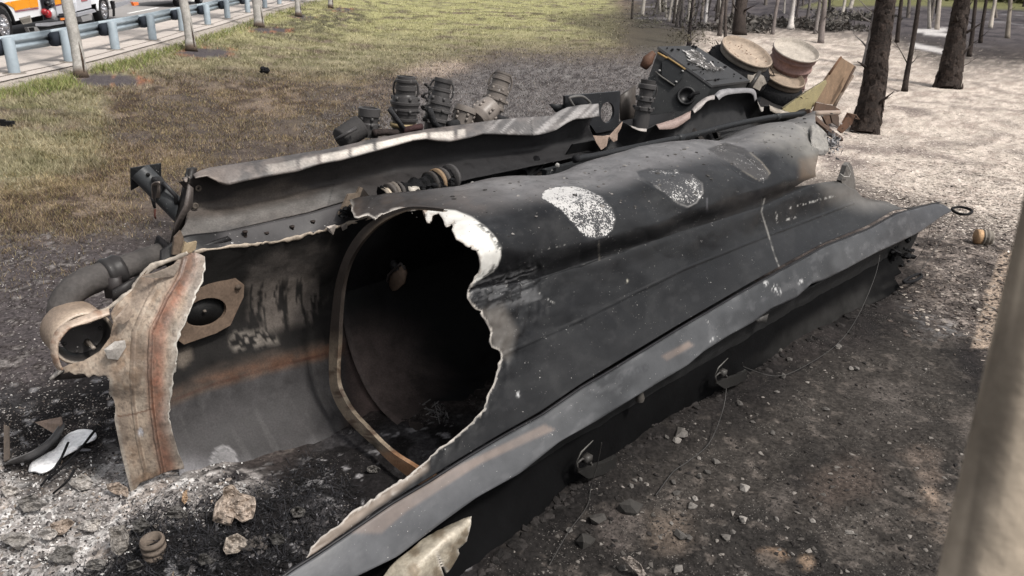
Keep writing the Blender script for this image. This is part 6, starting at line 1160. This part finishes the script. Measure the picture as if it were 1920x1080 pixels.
crumple([(424, 1008), (446, 1000), (460, 1010), (462, 1022), (446, 1036), (424, 1040), (418, 1030)], 'small folded tan plate below the crumpled one, beside dark tangled scrap', 0, 0, lin(184, 172, 160), .1, 3)
crumple([(204, 990), (232, 984), (242, 1004), (240, 1028), (222, 1044), (208, 1030)], 'pale rounded flake of sheet left of the upright coupling', 0, 0, lin(150, 144, 138), .05, 4)
crumple([(94, 982), (128, 972), (140, 980), (120, 1002), (98, 1004)], 'tan curled flake on the white ash left of the char', 0, 0, lin(176, 160, 146), .05, 5)
crumple([(200, 908), (222, 904), (240, 916), (240, 932), (214, 926), (202, 918)], 'tan bent scrap at the foot of the broken strip', 0, 0, lin(180, 164, 150), .12, 6)
crumple([(342, 925), (350, 918), (352, 936), (346, 945), (341, 940)], 'tiny tan tag hanging below the broken strip', 0, 0, lin(190, 160, 130), .12, 7)
crumple([(1165, 1046), (1180, 1042), (1200, 1056), (1212, 1078), (1200, 1082), (1184, 1064)], 'thin bent metal splinter with orange spot on the dark soil near the bottom edge', 0, 0, lin(150, 140, 132), .02, 8)
cl_ = [(150, 905, 26, 190), (60, 945, 30, 150), (30, 1010, 34, 176), (120, 1040, 30, 128), (170, 985, 26, 205), (262, 985, 22, 96), (330, 962, 24, 110), (385, 1050, 20, 84), (180, 1060, 24, 140), (20, 920, 24, 210), (560, 960, 18, 100), (520, 1010, 18, 74), (90, 1000, 20, 196), (700, 880, 16, 110), (250, 1060, 18, 90)]
for i, (x, y, r_, g_) in enumerate(cl_):
    rg = np.random.default_rng(50 + i); n_ = 9; pl_ = [(x + r_ * math.cos(t) * rg.uniform(.55, 1.1), y + r_ * .62 * math.sin(t) * rg.uniform(.55, 1.1)) for t in np.linspace(0, 2 * math.pi, n_, endpoint=False)]
    crumple(pl_, ['torn pale flake of sheet lying in the ash heap' , 'torn dull grey flake of sheet lying in the ash heap', 'sooty dark flake of sheet lying in the char'][0 if g_ >= 170 else 1 if g_ >= 115 else 2], 0, 0, lin(g_, g_ * .97, g_ * .94), .02, 60 + i)['group'] = 'torn flakes in the ash and char heap'
m = MB(); 
for i in range(90): m.rock(G(480 + random.uniform(-20, 20), 1010 + random.uniform(-18, 18), .12 + random.random() * .06), random.uniform(.01, .035), lin(110, 104, 100) * random.uniform(.3, 1.3), i)
tag(m.build('tangled_scrap', 'char', smooth=False, org=G(480, 1010, .1)), 'dark tangled clump of scrap right of the small folded tan plate', 'metal debris', kind=None)
m = MB(); 
for i in range(90):
    a = random.random() * 6.28; c_ = T(2.1, .0, 0) * 0 + S(805 + random.gauss(0, 14), 785 + random.gauss(0, 12), 2.0); m.tube(crs(np.array([c_, c_ + np.array([random.gauss(0, 1), random.gauss(0, 1), random.gauss(0, 1)]) * .03, c_ + np.array([random.gauss(0, 1), random.gauss(0, 1), random.gauss(0, 1)]) * .05]), 5), .005, lin(120, 116, 114) * random.uniform(.5, 1.3), n=4)
tag(m.build('foil_tangle', 'bare', smooth=False, org=S(805, 785, 2.0)), 'grey crumpled foil tangle lying inside the dark tank opening', 'metal debris')
# black object at the far left edge and small things on the lawn
m = MB(); b_ = Gt(8, 238); m.box(b_ + [-.4, 0, 0], [.52, .03, 0], [0, .1, 0], [0, 0, .09], INK * 2.2); m.box(b_ + [-.2, .02, .09], [.2, 0, 0], [0, .06, 0], [0, 0, .03], INK * 2.5); tag(m.build('charred_block', 'char', org=b_, smooth=False), 'black charred block on the lawn at the left edge', 'debris')
m = MB()
for i in range(14): m.rock(Gt(500, 140) + [random.gauss(0, .07), random.gauss(0, .07), .08 + random.random() * .12], .07, INK * 2, i)
tag(m.build('charred_clump', 'char', org=Gt(500, 140), smooth=False), 'small black round clump on the lawn below the third palm', 'debris')
# rubber loops by the right corner
for pts, h, lab in [([(1786, 390), (1800, 388), (1818, 392), (1822, 398), (1812, 402), (1796, 400), (1786, 394)], .52, 'black rubber loop hanging from the tip of the rail'), ([(1694, 528), (1706, 520), (1722, 514), (1728, 518), (1716, 526), (1698, 530)], .1, 'black rubber loop on the ground under the torn corner')]:
    V = np.array([G(x, y, h) for x, y in pts + [pts[0]]]); m = MB(); m.tube(crs(V, 30), .018, INK * 1.8, n=8); tag(m.build('rubber_loop', 'rubber', org=V[0]), lab, 'rubber loop')
# cables
for k_, (pts, r, lab) in enumerate([
    ([(1650, 478, .55), (1640, 520, .4), (1610, 590, .15), (1575, 640, .03), (1520, 680, .02), (1460, 705, .02), (1400, 690, .2), (1392, 680, .3)], .004, 'thin wire sagging from the rail end to the right bracket'),
    ([(1362, 728, .2), (1355, 770, .08), (1330, 830, .02), (1290, 865, .02), (1262, 885, .02), (1230, 928, .02)], .005, 'thin wire trailing on the soil from the right bracket'),
    ([(1128, 830, .5), (1120, 870, .25), (1108, 915, .05), (1100, 950, .02), (1064, 1000, .02), (1030, 1060, .02)], .004, 'thin wire trailing on the soil from the left bracket'),
    ([(1790, 392, .55), (1776, 430, .3), (1745, 480, .1), (1730, 505, .03), (1722, 522, .03)], .004, 'thin wire from the rail tip down to the lower rubber loop'),
    ([(1745, 420, .55), (1735, 460, .3), (1715, 490, .1), (1700, 498, .05), (1692, 490, .1)], .004, 'thin wire looping under the rail tip')]):
    V = crs(np.array([G(*p) for p in pts]), 60); m = MB(); m.tube(V, r * .8, lin(66, 64, 62), n=5); tag(m.build('wire', 'bare', org=V[0]), lab, 'wire')
# large trunk close to the camera
d0 = .78; a, b_ = D(2034, 330, d0), D(1872, 1085, d0); v = (b_ - a); t0 = (a[2] - 4.6) / -v[2] if v[2] else 0
top = a - v * ((4.6 - a[2]) / -v[2]); bot = a + v * (a[2] / -v[2]); tr = empty('leaning_tree', 'blurred pale grey and tan trunk standing close to the camera at the right edge', 'tree', bot)
k = 60; P = np.array([top * (1 - t) + bot * t for t in np.linspace(0, 1, k)]); m = MB(); rad = np.interp(P[:, 2], [0, 2.6, 3.4, 4.6], [.085, .055, .044, .038]); V = []; n = 40; F_ = []; K = []
for i in range(k):
    for j in range(n):
        an = 2 * math.pi * j / n; p = P[i] + np.array([math.cos(an), math.sin(an), 0]) * rad[i] * (1 + .04 * (float(vn(an * 1.2, P[i][2] * 6)) - .5)); V.append(p); w_ = float(fbm(math.cos(an) * 2.5, math.sin(an) * 2.5, P[i][2] * 9)); K.append(lin(206, 190, 170, 1.4) * (1 - ss(.42, .6, w_) * .5))
F_ = [(i * n + j, i * n + (j + 1) % n, (i + 1) * n + (j + 1) % n, (i + 1) * n + j) for i in range(k - 1) for j in range(n)]
mk('bark', V, F_, 'palm', tr, col=np.array(K))
# ================================================================ fire engine on the road
WF, WR = G(13, 84, RH), G(198, 45, RH); tt = WR - WF; WB = float(np.linalg.norm(tt[:2])); tt = np.array([tt[0], tt[1], 0]) / WB; on = np.array([tt[1], -tt[0], 0])
if on @ (CP - WF) < 0: on = -on
def K_(px, py, o=0.):
    r = ray(px, py); A = WF + on * o; return CP + r * (((A - CP) @ on) / (r @ on))
def KP(s, z, o=0.): return WF + tt * s + on * o + np.array([0, 0, z])
fe = empty('fire_engine', 'white fire engine with orange stripe and pump panel parked on the road, top left', 'fire engine', WF)
WHT = lin(244, 246, 250, 1.25); ORG_ = lin(255, 165, 20, 1.25)
def arch(s0, r, zb): return [(s0 + r * math.cos(a), max(zb, .5 + r * math.sin(a))) for a in np.linspace(math.pi, 0, 15)]
outl = [(-1.7, .75)] + arch(0, .66, .62) + arch(WB, .66, .8) + [(WB + 2.6, .95), (WB + 2.6, 3.1), (-1.7, 3.1)]
m = MB(); m.plate([KP(s, z, -1.2) for s, z in outl], 2.4, WHT); body = m.build('body', 'paint', fe, smooth=False)
m = MB(); m.box(KP(-1.5, .45, -2.1), tt * (WB + 3.5), on * 1.8, [0, 0, .4], lin(30, 30, 32)); m.build('chassis', 'rubber', fe, smooth=False)
def panel(name, px, col, o=.012, th=.02, m_='paint', par=body):
    m = MB(); m.plate([K_(x, y, o) for x, y in px], th, col); return m.build(name, m_, par, smooth=False)
panel('orange_stripe', [(20, 3), (53, -3), (56, 14), (28, 20)], ORG_); panel('orange_stripe', [(54, -3), (69, -6), (72, 13), (57, 15)], ORG_); panel('orange_stripe', [(-14, 12), (17, 3), (24, 9), (27, 16), (20, 12), (8, 6), (-14, 14)], ORG_); panel('orange_stripe', [(101, -6), (119, -10), (121, 6), (104, 9)], ORG_)
panel('red_pinstripe', [(28, 21), (72, 14.5), (72, 16), (29, 22.5)], lin(170, 60, 90), .014); panel('red_pinstripe', [(104, 9.6), (121, 6.8), (121, 8), (104, 11)], lin(170, 60, 90), .014)
panel('step_recess', [(36, 34), (56, 29), (60, 42), (43, 46)], lin(170, 166, 158), .016); panel('step_shadow', [(39, 37), (55, 33), (57, 40), (44, 43)], lin(120, 116, 108), .028)
panel('pump_panel', [(73, -12), (99, -14), (108, 38), (82, 39)], lin(120, 122, 130), .014, m_='galv')
panel('pump_recess', [(74, -12), (92, -14), (97, 20), (100, 34), (83, 38)], lin(44, 42, 48), .03, m_='rubber')
for x, y, r, c in [(79, 22, .10, lin(170, 30, 40)), (86, 26, .13, lin(190, 36, 46)), (94, 25, .17, lin(215, 215, 220)), (84, 6, .08, lin(30, 30, 34)), (92, 8, .08, lin(60, 60, 66)), (86, -4, .06, lin(200, 200, 205))]:
    m = MB(); m.lathe(K_(x, y, .04), on, [(r * .8, 0), (r, .03), (r, .12), (r * .6, .16), (0, .17)], c, n=14); m.build('valve', 'paint', fe)
panel('side_panel', [(104, 12), (141, 5), (143, 22), (108, 29)], lin(214, 216, 224, 1.3)); panel('side_panel', [(142, -14), (168, -18), (171, 14), (143, 21)], lin(222, 224, 232, 1.3))
panel('red_lettering_band', [(152, -1), (163, -3), (164, 1), (153, 3)], lin(214, 120, 130), .03)
panel('running_board', [(142, 25), (174, 17), (178, 22), (143, 31)], lin(190, 192, 200), .06, .12, 'galv'); panel('running_board', [(70, 44), (116, 40), (117, 44), (88, 49), (70, 49)], lin(170, 172, 178), .06, .12, 'galv')
panel('marker_light', [(113, 34), (122, 33), (122, 37), (114, 38)], lin(255, 140, 30, 1.2), .04); panel('rail_lights', [(110, 26), (124, 24), (124, 30), (111, 31)], lin(60, 60, 66), .03, m_='rubber')
panel('locker_box', [(146, 31), (166, 27), (168, 37), (150, 41)], lin(170, 170, 172), .02, .2, 'galv', fe); panel('exhaust_step', [(48, 51), (66, 50), (72, 58), (58, 62), (52, 60)], lin(150, 150, 150), .05, .1, 'galv', fe); panel('exhaust_opening', [(54, 52), (63, 51), (65, 58), (57, 59)], lin(20, 20, 22), .11, .01, 'rubber', fe)
panel('rear_rail', [(214, 6), (246, 0), (250, 4), (216, 15)], lin(176, 178, 186), .02, .06, 'galv'); panel('beacon', [(247, 4), (257, 4), (258, 9), (250, 11)], lin(255, 120, 30, 1.), .10, .1); panel('mud_flap', [(211, 2), (214, 2), (215, 30), (212, 31)], lin(26, 26, 28), .03, .04, 'rubber', fe)
for s0 in (0, WB):
    m = MB(); m.tube([KP(s0 + .67 * math.cos(a), .5 + .67 * math.sin(a), .02) for a in np.linspace(math.pi * .98, .02 * math.pi, 18)], .05, lin(36, 36, 38) if s0 == 0 else WHT, n=8); m.build('wheel_arch', 'paint' if s0 else 'rubber', fe)
def road_wheel(c, ax, r, par, rim='chrome', rc=lin(205, 205, 210)):
    m = MB(); m.lathe(c, ax, [(r * .62, .02), (r * .7, .04), (r * .95, .02), (r, -.03), (r, -.25), (r * .6, -.28)], lin(40, 40, 42), n=36); w = m.build('wheel', 'rubber', par)
    m = MB(); m.lathe(c, ax, [(r * .66, .02), (r * .62, .03), (r * .58, -.04), (r * .45, -.02), (r * .3, .03), (r * .2, .06), (r * .18, .12), (0, .13)], rc, n=32); rm = m.build('rim', rim, w)
    u = np.array([0, 0, 1.]); v = np.cross(ax, u)
    for k in range(10):
        a = k * .628; m = MB(); m.lathe(c + (u * math.cos(a) + v * math.sin(a)) * r * .38, ax, [(.02, .0), (.02, .07), (0, .08)], lin(230, 230, 235), n=8); m.build('wheel_nut', rim, w)
for s0 in (0, WB): road_wheel(KP(s0, .53, .0), on, .53, fe)
# second vehicle, only its lower part reaches into the picture
v0, v1 = G(338, 14, RH), G(401, 4, RH); t2 = (v1 - v0); L2 = float(np.linalg.norm(t2[:2])); t2 = np.array([t2[0], t2[1], 0]) / L2; n2_ = np.array([t2[1], -t2[0], 0])
if n2_ @ (CP - v0) < 0: n2_ = -n2_
L2 = 3.4
V2 = lambda s, z, o=0.: v0 + t2 * s + n2_ * o + np.array([0, 0, z])
pk = empty('parked_car', 'dark vehicle at the top edge behind the guardrail, only tyre and sill visible', 'car', v0)
ol = [(-.9, .45)] + [(0 + .45 * math.cos(a), max(.35, .38 + .45 * math.sin(a))) for a in np.linspace(math.pi, 0, 11)] + [(L2 + .45 * math.cos(a), max(.35, .38 + .45 * math.sin(a))) for a in np.linspace(math.pi, 0, 11)] + [(L2 + 1.1, .45), (L2 + 1.15, 1.1), (L2 + .3, 1.2), (L2 - .6, 1.75), (.5, 1.8), (-.7, 1.2), (-.95, 1.1)]
m = MB(); m.plate([V2(s, z, -.9) for s, z in ol], 1.8, lin(46, 46, 52)); m.build('body', 'paint', pk, smooth=False)
m = MB(); m.plate([V2(s, z, .005) for s, z in [(.6, 1.2), (L2 - .5, 1.2), (L2 - .75, 1.65), (.7, 1.68)]], .02, lin(20, 24, 28)); m.build('window', 'paint', pk, smooth=False)
for s0 in (0, L2): road_wheel(V2(s0, .38, .02), n2_, .38, pk, 'chrome', lin(190, 190, 195))
# ================================================================ stones, litter, grass, ash
def gpts(px, py):
    h = np.zeros_like(px)
    for _ in range(5):
        r = FWD[None] + IR[None] * ((px - 960) / F)[:, None] - IU[None] * ((py - 540) / F)[:, None]; t = (h - H) / np.minimum(r[:, 2], -.012); P = CP + r * t[:, None]; h = terr(P[:, 0], P[:, 1])
    P[:, 2] = h; return P
EXC = True
def sample(poly, n, seed, den=None, blur=0):
    rg = np.random.default_rng(seed); p = np.array(poly, float); lo, hi = p.min(0), p.max(0); X = rg.uniform(lo[0], hi[0], n * 3); Y = rg.uniform(lo[1], hi[1], n * 3); k = sdf(poly, X, Y) < rg.normal(0, 1, n * 3) * blur
    X, Y = X[k][:n], Y[k][:n]; P = gpts(X, Y); d = P - O3; s = d @ AX; q = d @ NX; keep = ~((s > (-.3 if EXC else 1.0)) & (s < 9.2) & (q > -.06) & (q < 3.0))
    if not EXC: keep &= ~((s > -.5) & (q < .2))
    if EXC:
        for cx, cy, rx, ry in MULCH: keep &= np.hypot((X - cx) / rx, (Y - cy) / ry) > .7 + .5 * rg.random(len(X))
    if den is not None: keep &= rg.random(len(X)) < den(P, X, Y)
    return P[keep], X[keep], Y[keep], rg
def flakes(name, label, poly, n, seed, L0, L1, asp, lift, tilt, colf, m='flake', den=None, cat='litter', pxmin=0., blur=20):
    P, X, Y, rg = sample(poly, n, seed, den, blur); k = len(P); d = np.linalg.norm(P - CP, axis=1); L_ = np.maximum(rg.uniform(L0, L1, k), pxmin * d / F); a = rg.uniform(0, 6.28, k); u = np.stack([np.cos(a), np.sin(a), rg.normal(0, tilt, k)], 1) * L_[:, None] / 2
    v = np.stack([-np.sin(a), np.cos(a), rg.normal(0, tilt * 1.5, k)], 1) * (L_ * asp * rg.uniform(.6, 1.5, k))[:, None] / 2; o = P + [0, 0, 1] * (np.abs(u[:, 2:3]) + np.abs(v[:, 2:3]) + lift)
    j = lambda: rg.uniform(.6, 1.3, (k, 1)); V = np.stack([o - u * j() - v * j(), o + u * j() - v * j(), o + u * j() + v * j(), o - u * j() + v * j()], 1).reshape(-1, 3); C_ = np.repeat(colf(P, X, Y, rg), 4, 0)
    return tag(mk(name, V, np.arange(4 * k, dtype=np.int32).reshape(-1, 4), m, None, col=C_, smooth=False), label, cat, kind='stuff')
def pick(cols, w=None):
    A = np.array(cols)
    def f(P, X, Y, rg): return A[rg.choice(len(A), len(P), p=w)] * rg.uniform(.7, 1.25, (len(P), 1))
    return f
LP = [(1240, 150), (1330, 66), (1500, 66), (1700, 80), (1940, 150), (2100, 200), (2100, 520), (1880, 440), (1720, 400), (1600, 345), (1540, 340), (1560, 250), (1450, 250)]
flakes('leaf_litter', 'pale bark and needle litter covering the ground at right', LP, 40000, 1, .015, .06, .4, .002, .06, pick([lin(230, 219, 208, 1.35), lin(206, 194, 182, 1.35), lin(170, 158, 148), lin(120, 110, 104)], [.38, .32, .2, .1]), pxmin=2.2)
flakes('twig_litter', 'dark twigs and bark scraps between the pale litter', [(1600, 345), (1740, 350), (1960, 300), (1960, 700), (1840, 640), (1720, 560), (1700, 430)], 7000, 2, .01, .05, .28, .004, .12, pick([lin(190, 178, 168), lin(84, 76, 72), lin(120, 108, 100), lin(60, 54, 52)]), pxmin=2.5)
def dgrass(P, X, Y):
    n = fbm(P[:, 0] * 1.2, P[:, 1] * 1.2); s = side(P[:, 0], P[:, 1]); n2 = fbm(P[:, 0] * .5 + 40, P[:, 1] * .5); return np.where(s < -1.0, (.25 + .75 * ss(.35, .55, n)) * (1 - .8 * ss(150, 190, Y) * ss(.42, .56, n2)), 0)
def blades(name, label, poly, n, seed, h0, h1, colf, den, pxw=1.0, blur=20):
    P, X, Y, rg = sample(poly, n, seed, den, blur); k = len(P); d = np.linalg.norm(P - CP, axis=1); w_ = np.maximum(.004, pxw * d / F)[:, None]; a = rg.uniform(0, 6.28, k); u = np.stack([np.cos(a), np.sin(a), 0 * a], 1) * w_ / 2; hh = rg.uniform(h0, h1, k); b = rg.uniform(0, 6.28, k); le = rg.uniform(.1, 1.3, k) * hh
    t = np.stack([np.cos(b) * le, np.sin(b) * le, hh], 1); V = np.stack([P - u - [0, 0, .01], P + u - [0, 0, .01], P + t], 1).reshape(-1, 3); C_ = np.repeat(colf(P, X, Y, rg), 3, 0)
    return tag(mk(name, V, np.arange(3 * k, dtype=np.int32).reshape(-1, 3), 'blade', None, col=C_, smooth=False), label, 'grass', kind='stuff')
def cgreen(P, X, Y, rg):
    c = gcol(X, Y, P[:, 0], P[:, 1]); t = np.array([lin(160, 154, 124, 1.3), lin(186, 176, 150, 1.3), lin(134, 132, 102, 1.3)])[rg.integers(0, 3, len(P))]; return (c * .7 + t * .3) * rg.uniform(1., 1.7, (len(P), 1))
def cdry(P, X, Y, rg):
    c = gcol(X, Y, P[:, 0], P[:, 1]); t = np.array([lin(168, 148, 110), lin(110, 88, 70), lin(140, 132, 88), lin(196, 176, 140), lin(60, 52, 48)])[rg.choice(5, len(P), p=[.3, .25, .2, .1, .15])]; return (c * .45 + t * .55) * rg.uniform(1., 1.7, (len(P), 1))
GP_ = [(-60, 330), (-60, 170), (10, 158), (60, 146), (140, 130), (210, 108), (280, 85), (330, 68), (420, 38), (560, -10), (1130, -10), (1180, 60), (1150, 90), (930, 92), (790, 128), (700, 142), (560, 138), (420, 140), (300, 140), (200, 190), (190, 300), (120, 330)]
blades('lawn', 'green and yellowing lawn beside the road', GP_, 90000, 3, .04, .11, cgreen, dgrass, 1.3)
blades('verge_grass', 'taller green grass fringe along the paved shoulder', [(-60, 190), (-60, 162), (60, 146), (140, 128), (210, 106), (280, 83), (330, 66), (420, 36), (560, -6), (600, 0), (430, 62), (330, 100), (220, 138), (120, 170)], 26000, 4, .08, .2, lambda P, X, Y, rg: np.array([lin(150, 160, 96), lin(176, 172, 120), lin(126, 140, 80)])[rg.integers(0, 3, len(P))] * rg.uniform(.8, 1.3, (len(P), 1)), lambda P, X, Y: (side(P[:, 0], P[:, 1]) < -.9 - .5 * fbm(P[:, 0] * 2, P[:, 1] * 2)) * 1., 1.2, 6)
blades('dry_grass', 'scorched brown grass between the lawn and the wreck', [(-60, 560), (-60, 300), (190, 170), (500, 130), (760, 130), (700, 240), (600, 300), (420, 320), (330, 330), (200, 420), (60, 500)], 80000, 5, .02, .07, cdry, lambda P, X, Y: .15 + .85 * ss(.36, .52, fbm(P[:, 0] * 1.3, P[:, 1] * 1.3, 2)), 1.2, 40)
blades('burnt_stubble', 'charred grey stubble of the burnt lawn behind the tank', [(560, 240), (700, 160), (820, 120), (1000, 95), (1270, 85), (1290, 130), (1180, 260), (700, 300), (640, 270)], 60000, 6, .015, .05, lambda P, X, Y, rg: np.array([lin(92, 88, 88), lin(130, 125, 124), lin(180, 175, 172), lin(126, 110, 98)])[rg.choice(4, len(P), p=[.45, .3, .15, .1])], None, 1.3, 30)
flakes('white_specks', 'pale ash specks on the grey burnt ground at left', [(-60, 480), (180, 420), (330, 400), (340, 520), (220, 900), (-60, 900)], 5000, 7, .004, .018, .6, .002, .2, pick([lin(170, 164, 160), lin(120, 112, 108), lin(50, 46, 46), lin(215, 212, 208)], [.35, .25, .3, .1]), cat='ash')
flakes('burnt_chips', 'dark chips and pale ash specks on the soil around the wreck', [(960, 1100), (1050, 960), (1200, 830), (1440, 700), (1700, 560), (1850, 640), (1800, 1100)], 13000, 8, .003, .010, .6, .001, .25, pick([lin(66, 62, 60), lin(36, 34, 33), lin(110, 104, 100), lin(54, 50, 49)], [.3, .3, .08, .32]), cat='soil', blur=40)
flakes('stubble_ash', 'pale ash specks on the burnt lawn', [(560, 260), (700, 160), (1000, 95), (1270, 85), (1180, 260)], 9000, 17, .01, .03, .5, .002, .2, pick([lin(170, 164, 162), lin(128, 122, 122)]), cat='ash', blur=30)
def stones(name, label, poly, n, seed, r0, r1, cols, blur=30, pw=2.5):
    P, X, Y, rg = sample(poly, n, seed, None, blur); B = MB(); B.rock((0, 0, 0), 1, (0, 0, 0), 1); bv = B.V[0]; bf = np.array(B.F); k = len(P); r = r0 + (r1 - r0) * rg.random(k) ** pw; a = rg.uniform(0, 6.28, k); ca, sa = np.cos(a), np.sin(a); sc_ = rg.uniform(.6, 1.2, (k, 1, 3)) * [1, 1, .7]
    V = bv[None] * sc_ * (1 + rg.uniform(-.22, .22, (k, 12, 1))); V = np.stack([V[..., 0] * ca[:, None] - V[..., 1] * sa[:, None], V[..., 0] * sa[:, None] + V[..., 1] * ca[:, None], V[..., 2]], -1) * r[:, None, None] + P[:, None] + np.array([0, 0, 1]) * (r * .2)[:, None, None]
    C_ = np.repeat(np.array(cols)[rg.integers(0, len(cols), k)] * rg.uniform(.7, 1.2, (k, 1)), 12, 0); Fc = (bf[None] + (np.arange(k) * 12)[:, None, None]).reshape(-1, 3).astype(np.int32)
    return tag(mk(name, V.reshape(-1, 3), Fc, 'flake', None, col=C_, smooth=False), label, 'gravel', kind='stuff')
stones('gravel', 'small grey stones scattered on the dark soil right of the wreck', [(960, 1100), (1050, 960), (1200, 830), (1440, 700), (1700, 560), (1850, 640), (1800, 1100)], 1500, 9, .004, .020, [lin(90, 86, 82), lin(60, 56, 54), lin(140, 134, 128), lin(44, 41, 40)])
stones('gravel', 'pale stones along the end of the wreck at right', [(1600, 350), (1800, 380), (1900, 470), (1840, 640), (1700, 600), (1700, 480)], 900, 10, .008, .035, [lin(180, 170, 160), lin(110, 100, 94), lin(70, 64, 62)])
stones('gravel', 'crushed stone on the shoulder edge by the guardrail posts', [(-20, 170), (-20, 150), (140, 116), (320, 62), (320, 74), (140, 132)], 500, 11, .01, .04, [lin(200, 192, 184), lin(160, 150, 142)], 3)
EXC = False
AP = [(-40, 880), (60, 888), (190, 860), (240, 850), (262, 912), (330, 890), (430, 880), (470, 900), (420, 960), (270, 968), (236, 1020), (120, 1060), (100, 1100), (-40, 1100)]
flakes('ash_heap', 'white, grey and tan ash flakes heaped at the torn end', AP, 4500, 12, .003, .016, .7, .002, .4, pick([lin(226, 224, 222, 1.4), lin(180, 176, 174), lin(160, 145, 132), lin(110, 106, 104), lin(60, 56, 56)], [.27, .33, .04, .2, .16]), cat='ash')
stones('ash_lumps', 'grey and white ash lumps under the torn end', AP, 900, 13, .004, .020, [lin(200, 196, 194), lin(150, 144, 142), lin(90, 86, 86), lin(160, 150, 142)], 26, 2)
CPY = [(250, 960), (430, 940), (520, 905), (640, 830), (760, 880), (700, 925), (600, 1010), (560, 1090), (120, 1100), (240, 1040)]
flakes('char_flakes', 'black char flakes in the heap below the opening', CPY, 9000, 14, .003, .014, .5, .002, .5, pick([lin(26, 25, 27), lin(46, 45, 48), lin(84, 84, 88), lin(150, 148, 152)], [.5, .3, .16, .04]), cat='char', m='char')
stones('char_lumps', 'lumps of black char and pale slag below the opening', CPY, 500, 15, .004, .022, [lin(30, 29, 31), lin(56, 54, 56), lin(110, 106, 106)], 22, 2)
flakes('char_dust', 'fine char around the bent sheet at left', [(-40, 900), (-40, 760), (200, 740), (240, 850), (120, 890)], 3500, 16, .004, .014, .5, .003, .4, pick([lin(36, 34, 35), lin(80, 74, 72), lin(130, 120, 112), lin(190, 184, 180)], [.45, .3, .17, .08]), cat='char')
P, X, Y, rg = sample(CPY, 2600, 18, None, 14); k = len(P); a = rg.uniform(0, 6.28, k); L_ = rg.uniform(.03, .09, k); V = []
u = np.stack([np.cos(a), np.sin(a), rg.uniform(-.1, .8, k)], 1) * L_[:, None]; w2_ = np.stack([-np.sin(a), np.cos(a), 0 * a], 1) * .0016; b0 = P + [0, 0, .01]; V = np.stack([b0 - w2_, b0 + w2_, b0 + u + w2_, b0 + u - w2_], 1).reshape(-1, 3)
tag(mk('burnt_fibres', V, np.arange(4 * k, dtype=np.int32).reshape(-1, 4), 'char', None, col=np.repeat(np.array([lin(24, 24, 26), lin(60, 60, 64)])[rg.integers(0, 2, k)], 4, 0), smooth=False), 'fine black burnt fibres on the char heap', 'fibres', kind='stuff')
for i in range(150):
    t = random.random(); ctp = np.array([(900, 1075), (1000, 986), (1072, 918), (1162, 858), (1272, 775), (1366, 726), (1480, 650), (1563, 603), (1690, 545)], float); kx = t * 8; ki = min(int(kx), 7); pt = ctp[ki] * (1 - kx + ki) + ctp[ki + 1] * (kx - ki)
    if i == 0: cb = MB()
    p = Gt(pt[0] + random.gauss(0, 6), pt[1] + abs(random.gauss(0, 9)) - 3); cb.rock(p, random.uniform(.012, .045), lin(44, 41, 40) * random.uniform(.5, 1.8), i, .5)
tag(cb.build('soil_clods', 'char', smooth=False), 'crumbly black clods along the foot of the tank', 'soil', kind='stuff')
sg_ = 'stones on the dark soil beside the wreck'
for i, (x, y, r, c) in enumerate([(1277, 815, 15, 130), (1268, 827, 8, 170), (1302, 936, 8, 190), (1298, 951, 9, 170), (1396, 918, 12, 200), (1392, 976, 10, 205), (1258, 982, 5, 160), (1270, 1070, 14, 160), (1360, 1010, 11, 140), (1276, 1006, 12, 120), (1122, 975, 17, 96), (1180, 958, 20, 84), (1098, 1018, 22, 78), (1342, 868, 9, 130), (1190, 902, 6, 140), (1201, 901, 6, 150), (1183, 913, 6, 130), (1468, 709, 8, 120), (1461, 659, 9, 110), (1572, 651, 7, 130), (1480, 675, 6, 120), (1594, 693, 6, 160), (1606, 693, 6, 150), (1735, 694, 5, 180), (1456, 736, 5, 140), (1524, 770, 5, 130), (1484, 815, 5, 120), (1549, 768, 6, 130), (1325, 888, 7, 110), (1310, 895, 7, 110), (1262, 906, 6, 110), (1220, 798, 7, 80), (1448, 812, 6, 120), (1386, 758, 7, 110), (1410, 792, 5, 130), (1594, 1000, 8, 200), (1485, 1040, 5, 160), (1268, 926, 7, 110), (1290, 1010, 10, 110), (1066, 995, 7, 120), (1165, 1068, 8, 110), (1523, 978, 6, 190), (1455, 974, 6, 150), (1372, 1000, 7, 130), (1310, 860, 5, 160), (1250, 822, 7, 120)]):
    p = Gt(x, y); d = (p - CP) @ FWD; m = MB(); m.rock(p + [0, 0, r * d / F * .3], r * d / F, lin(c * .85, c * .82, c * .79), i * 3 + 1, .65)
    lab = ('pale chalky stone lying on the dark soil' if c >= 170 else 'dull grey stone lying on the dark soil' if c >= 110 else 'flat dark slab of crust on the soil below the rail')
    tag(m.build('stone', 'flake', org=p, smooth=False), lab, 'stone', sg_)
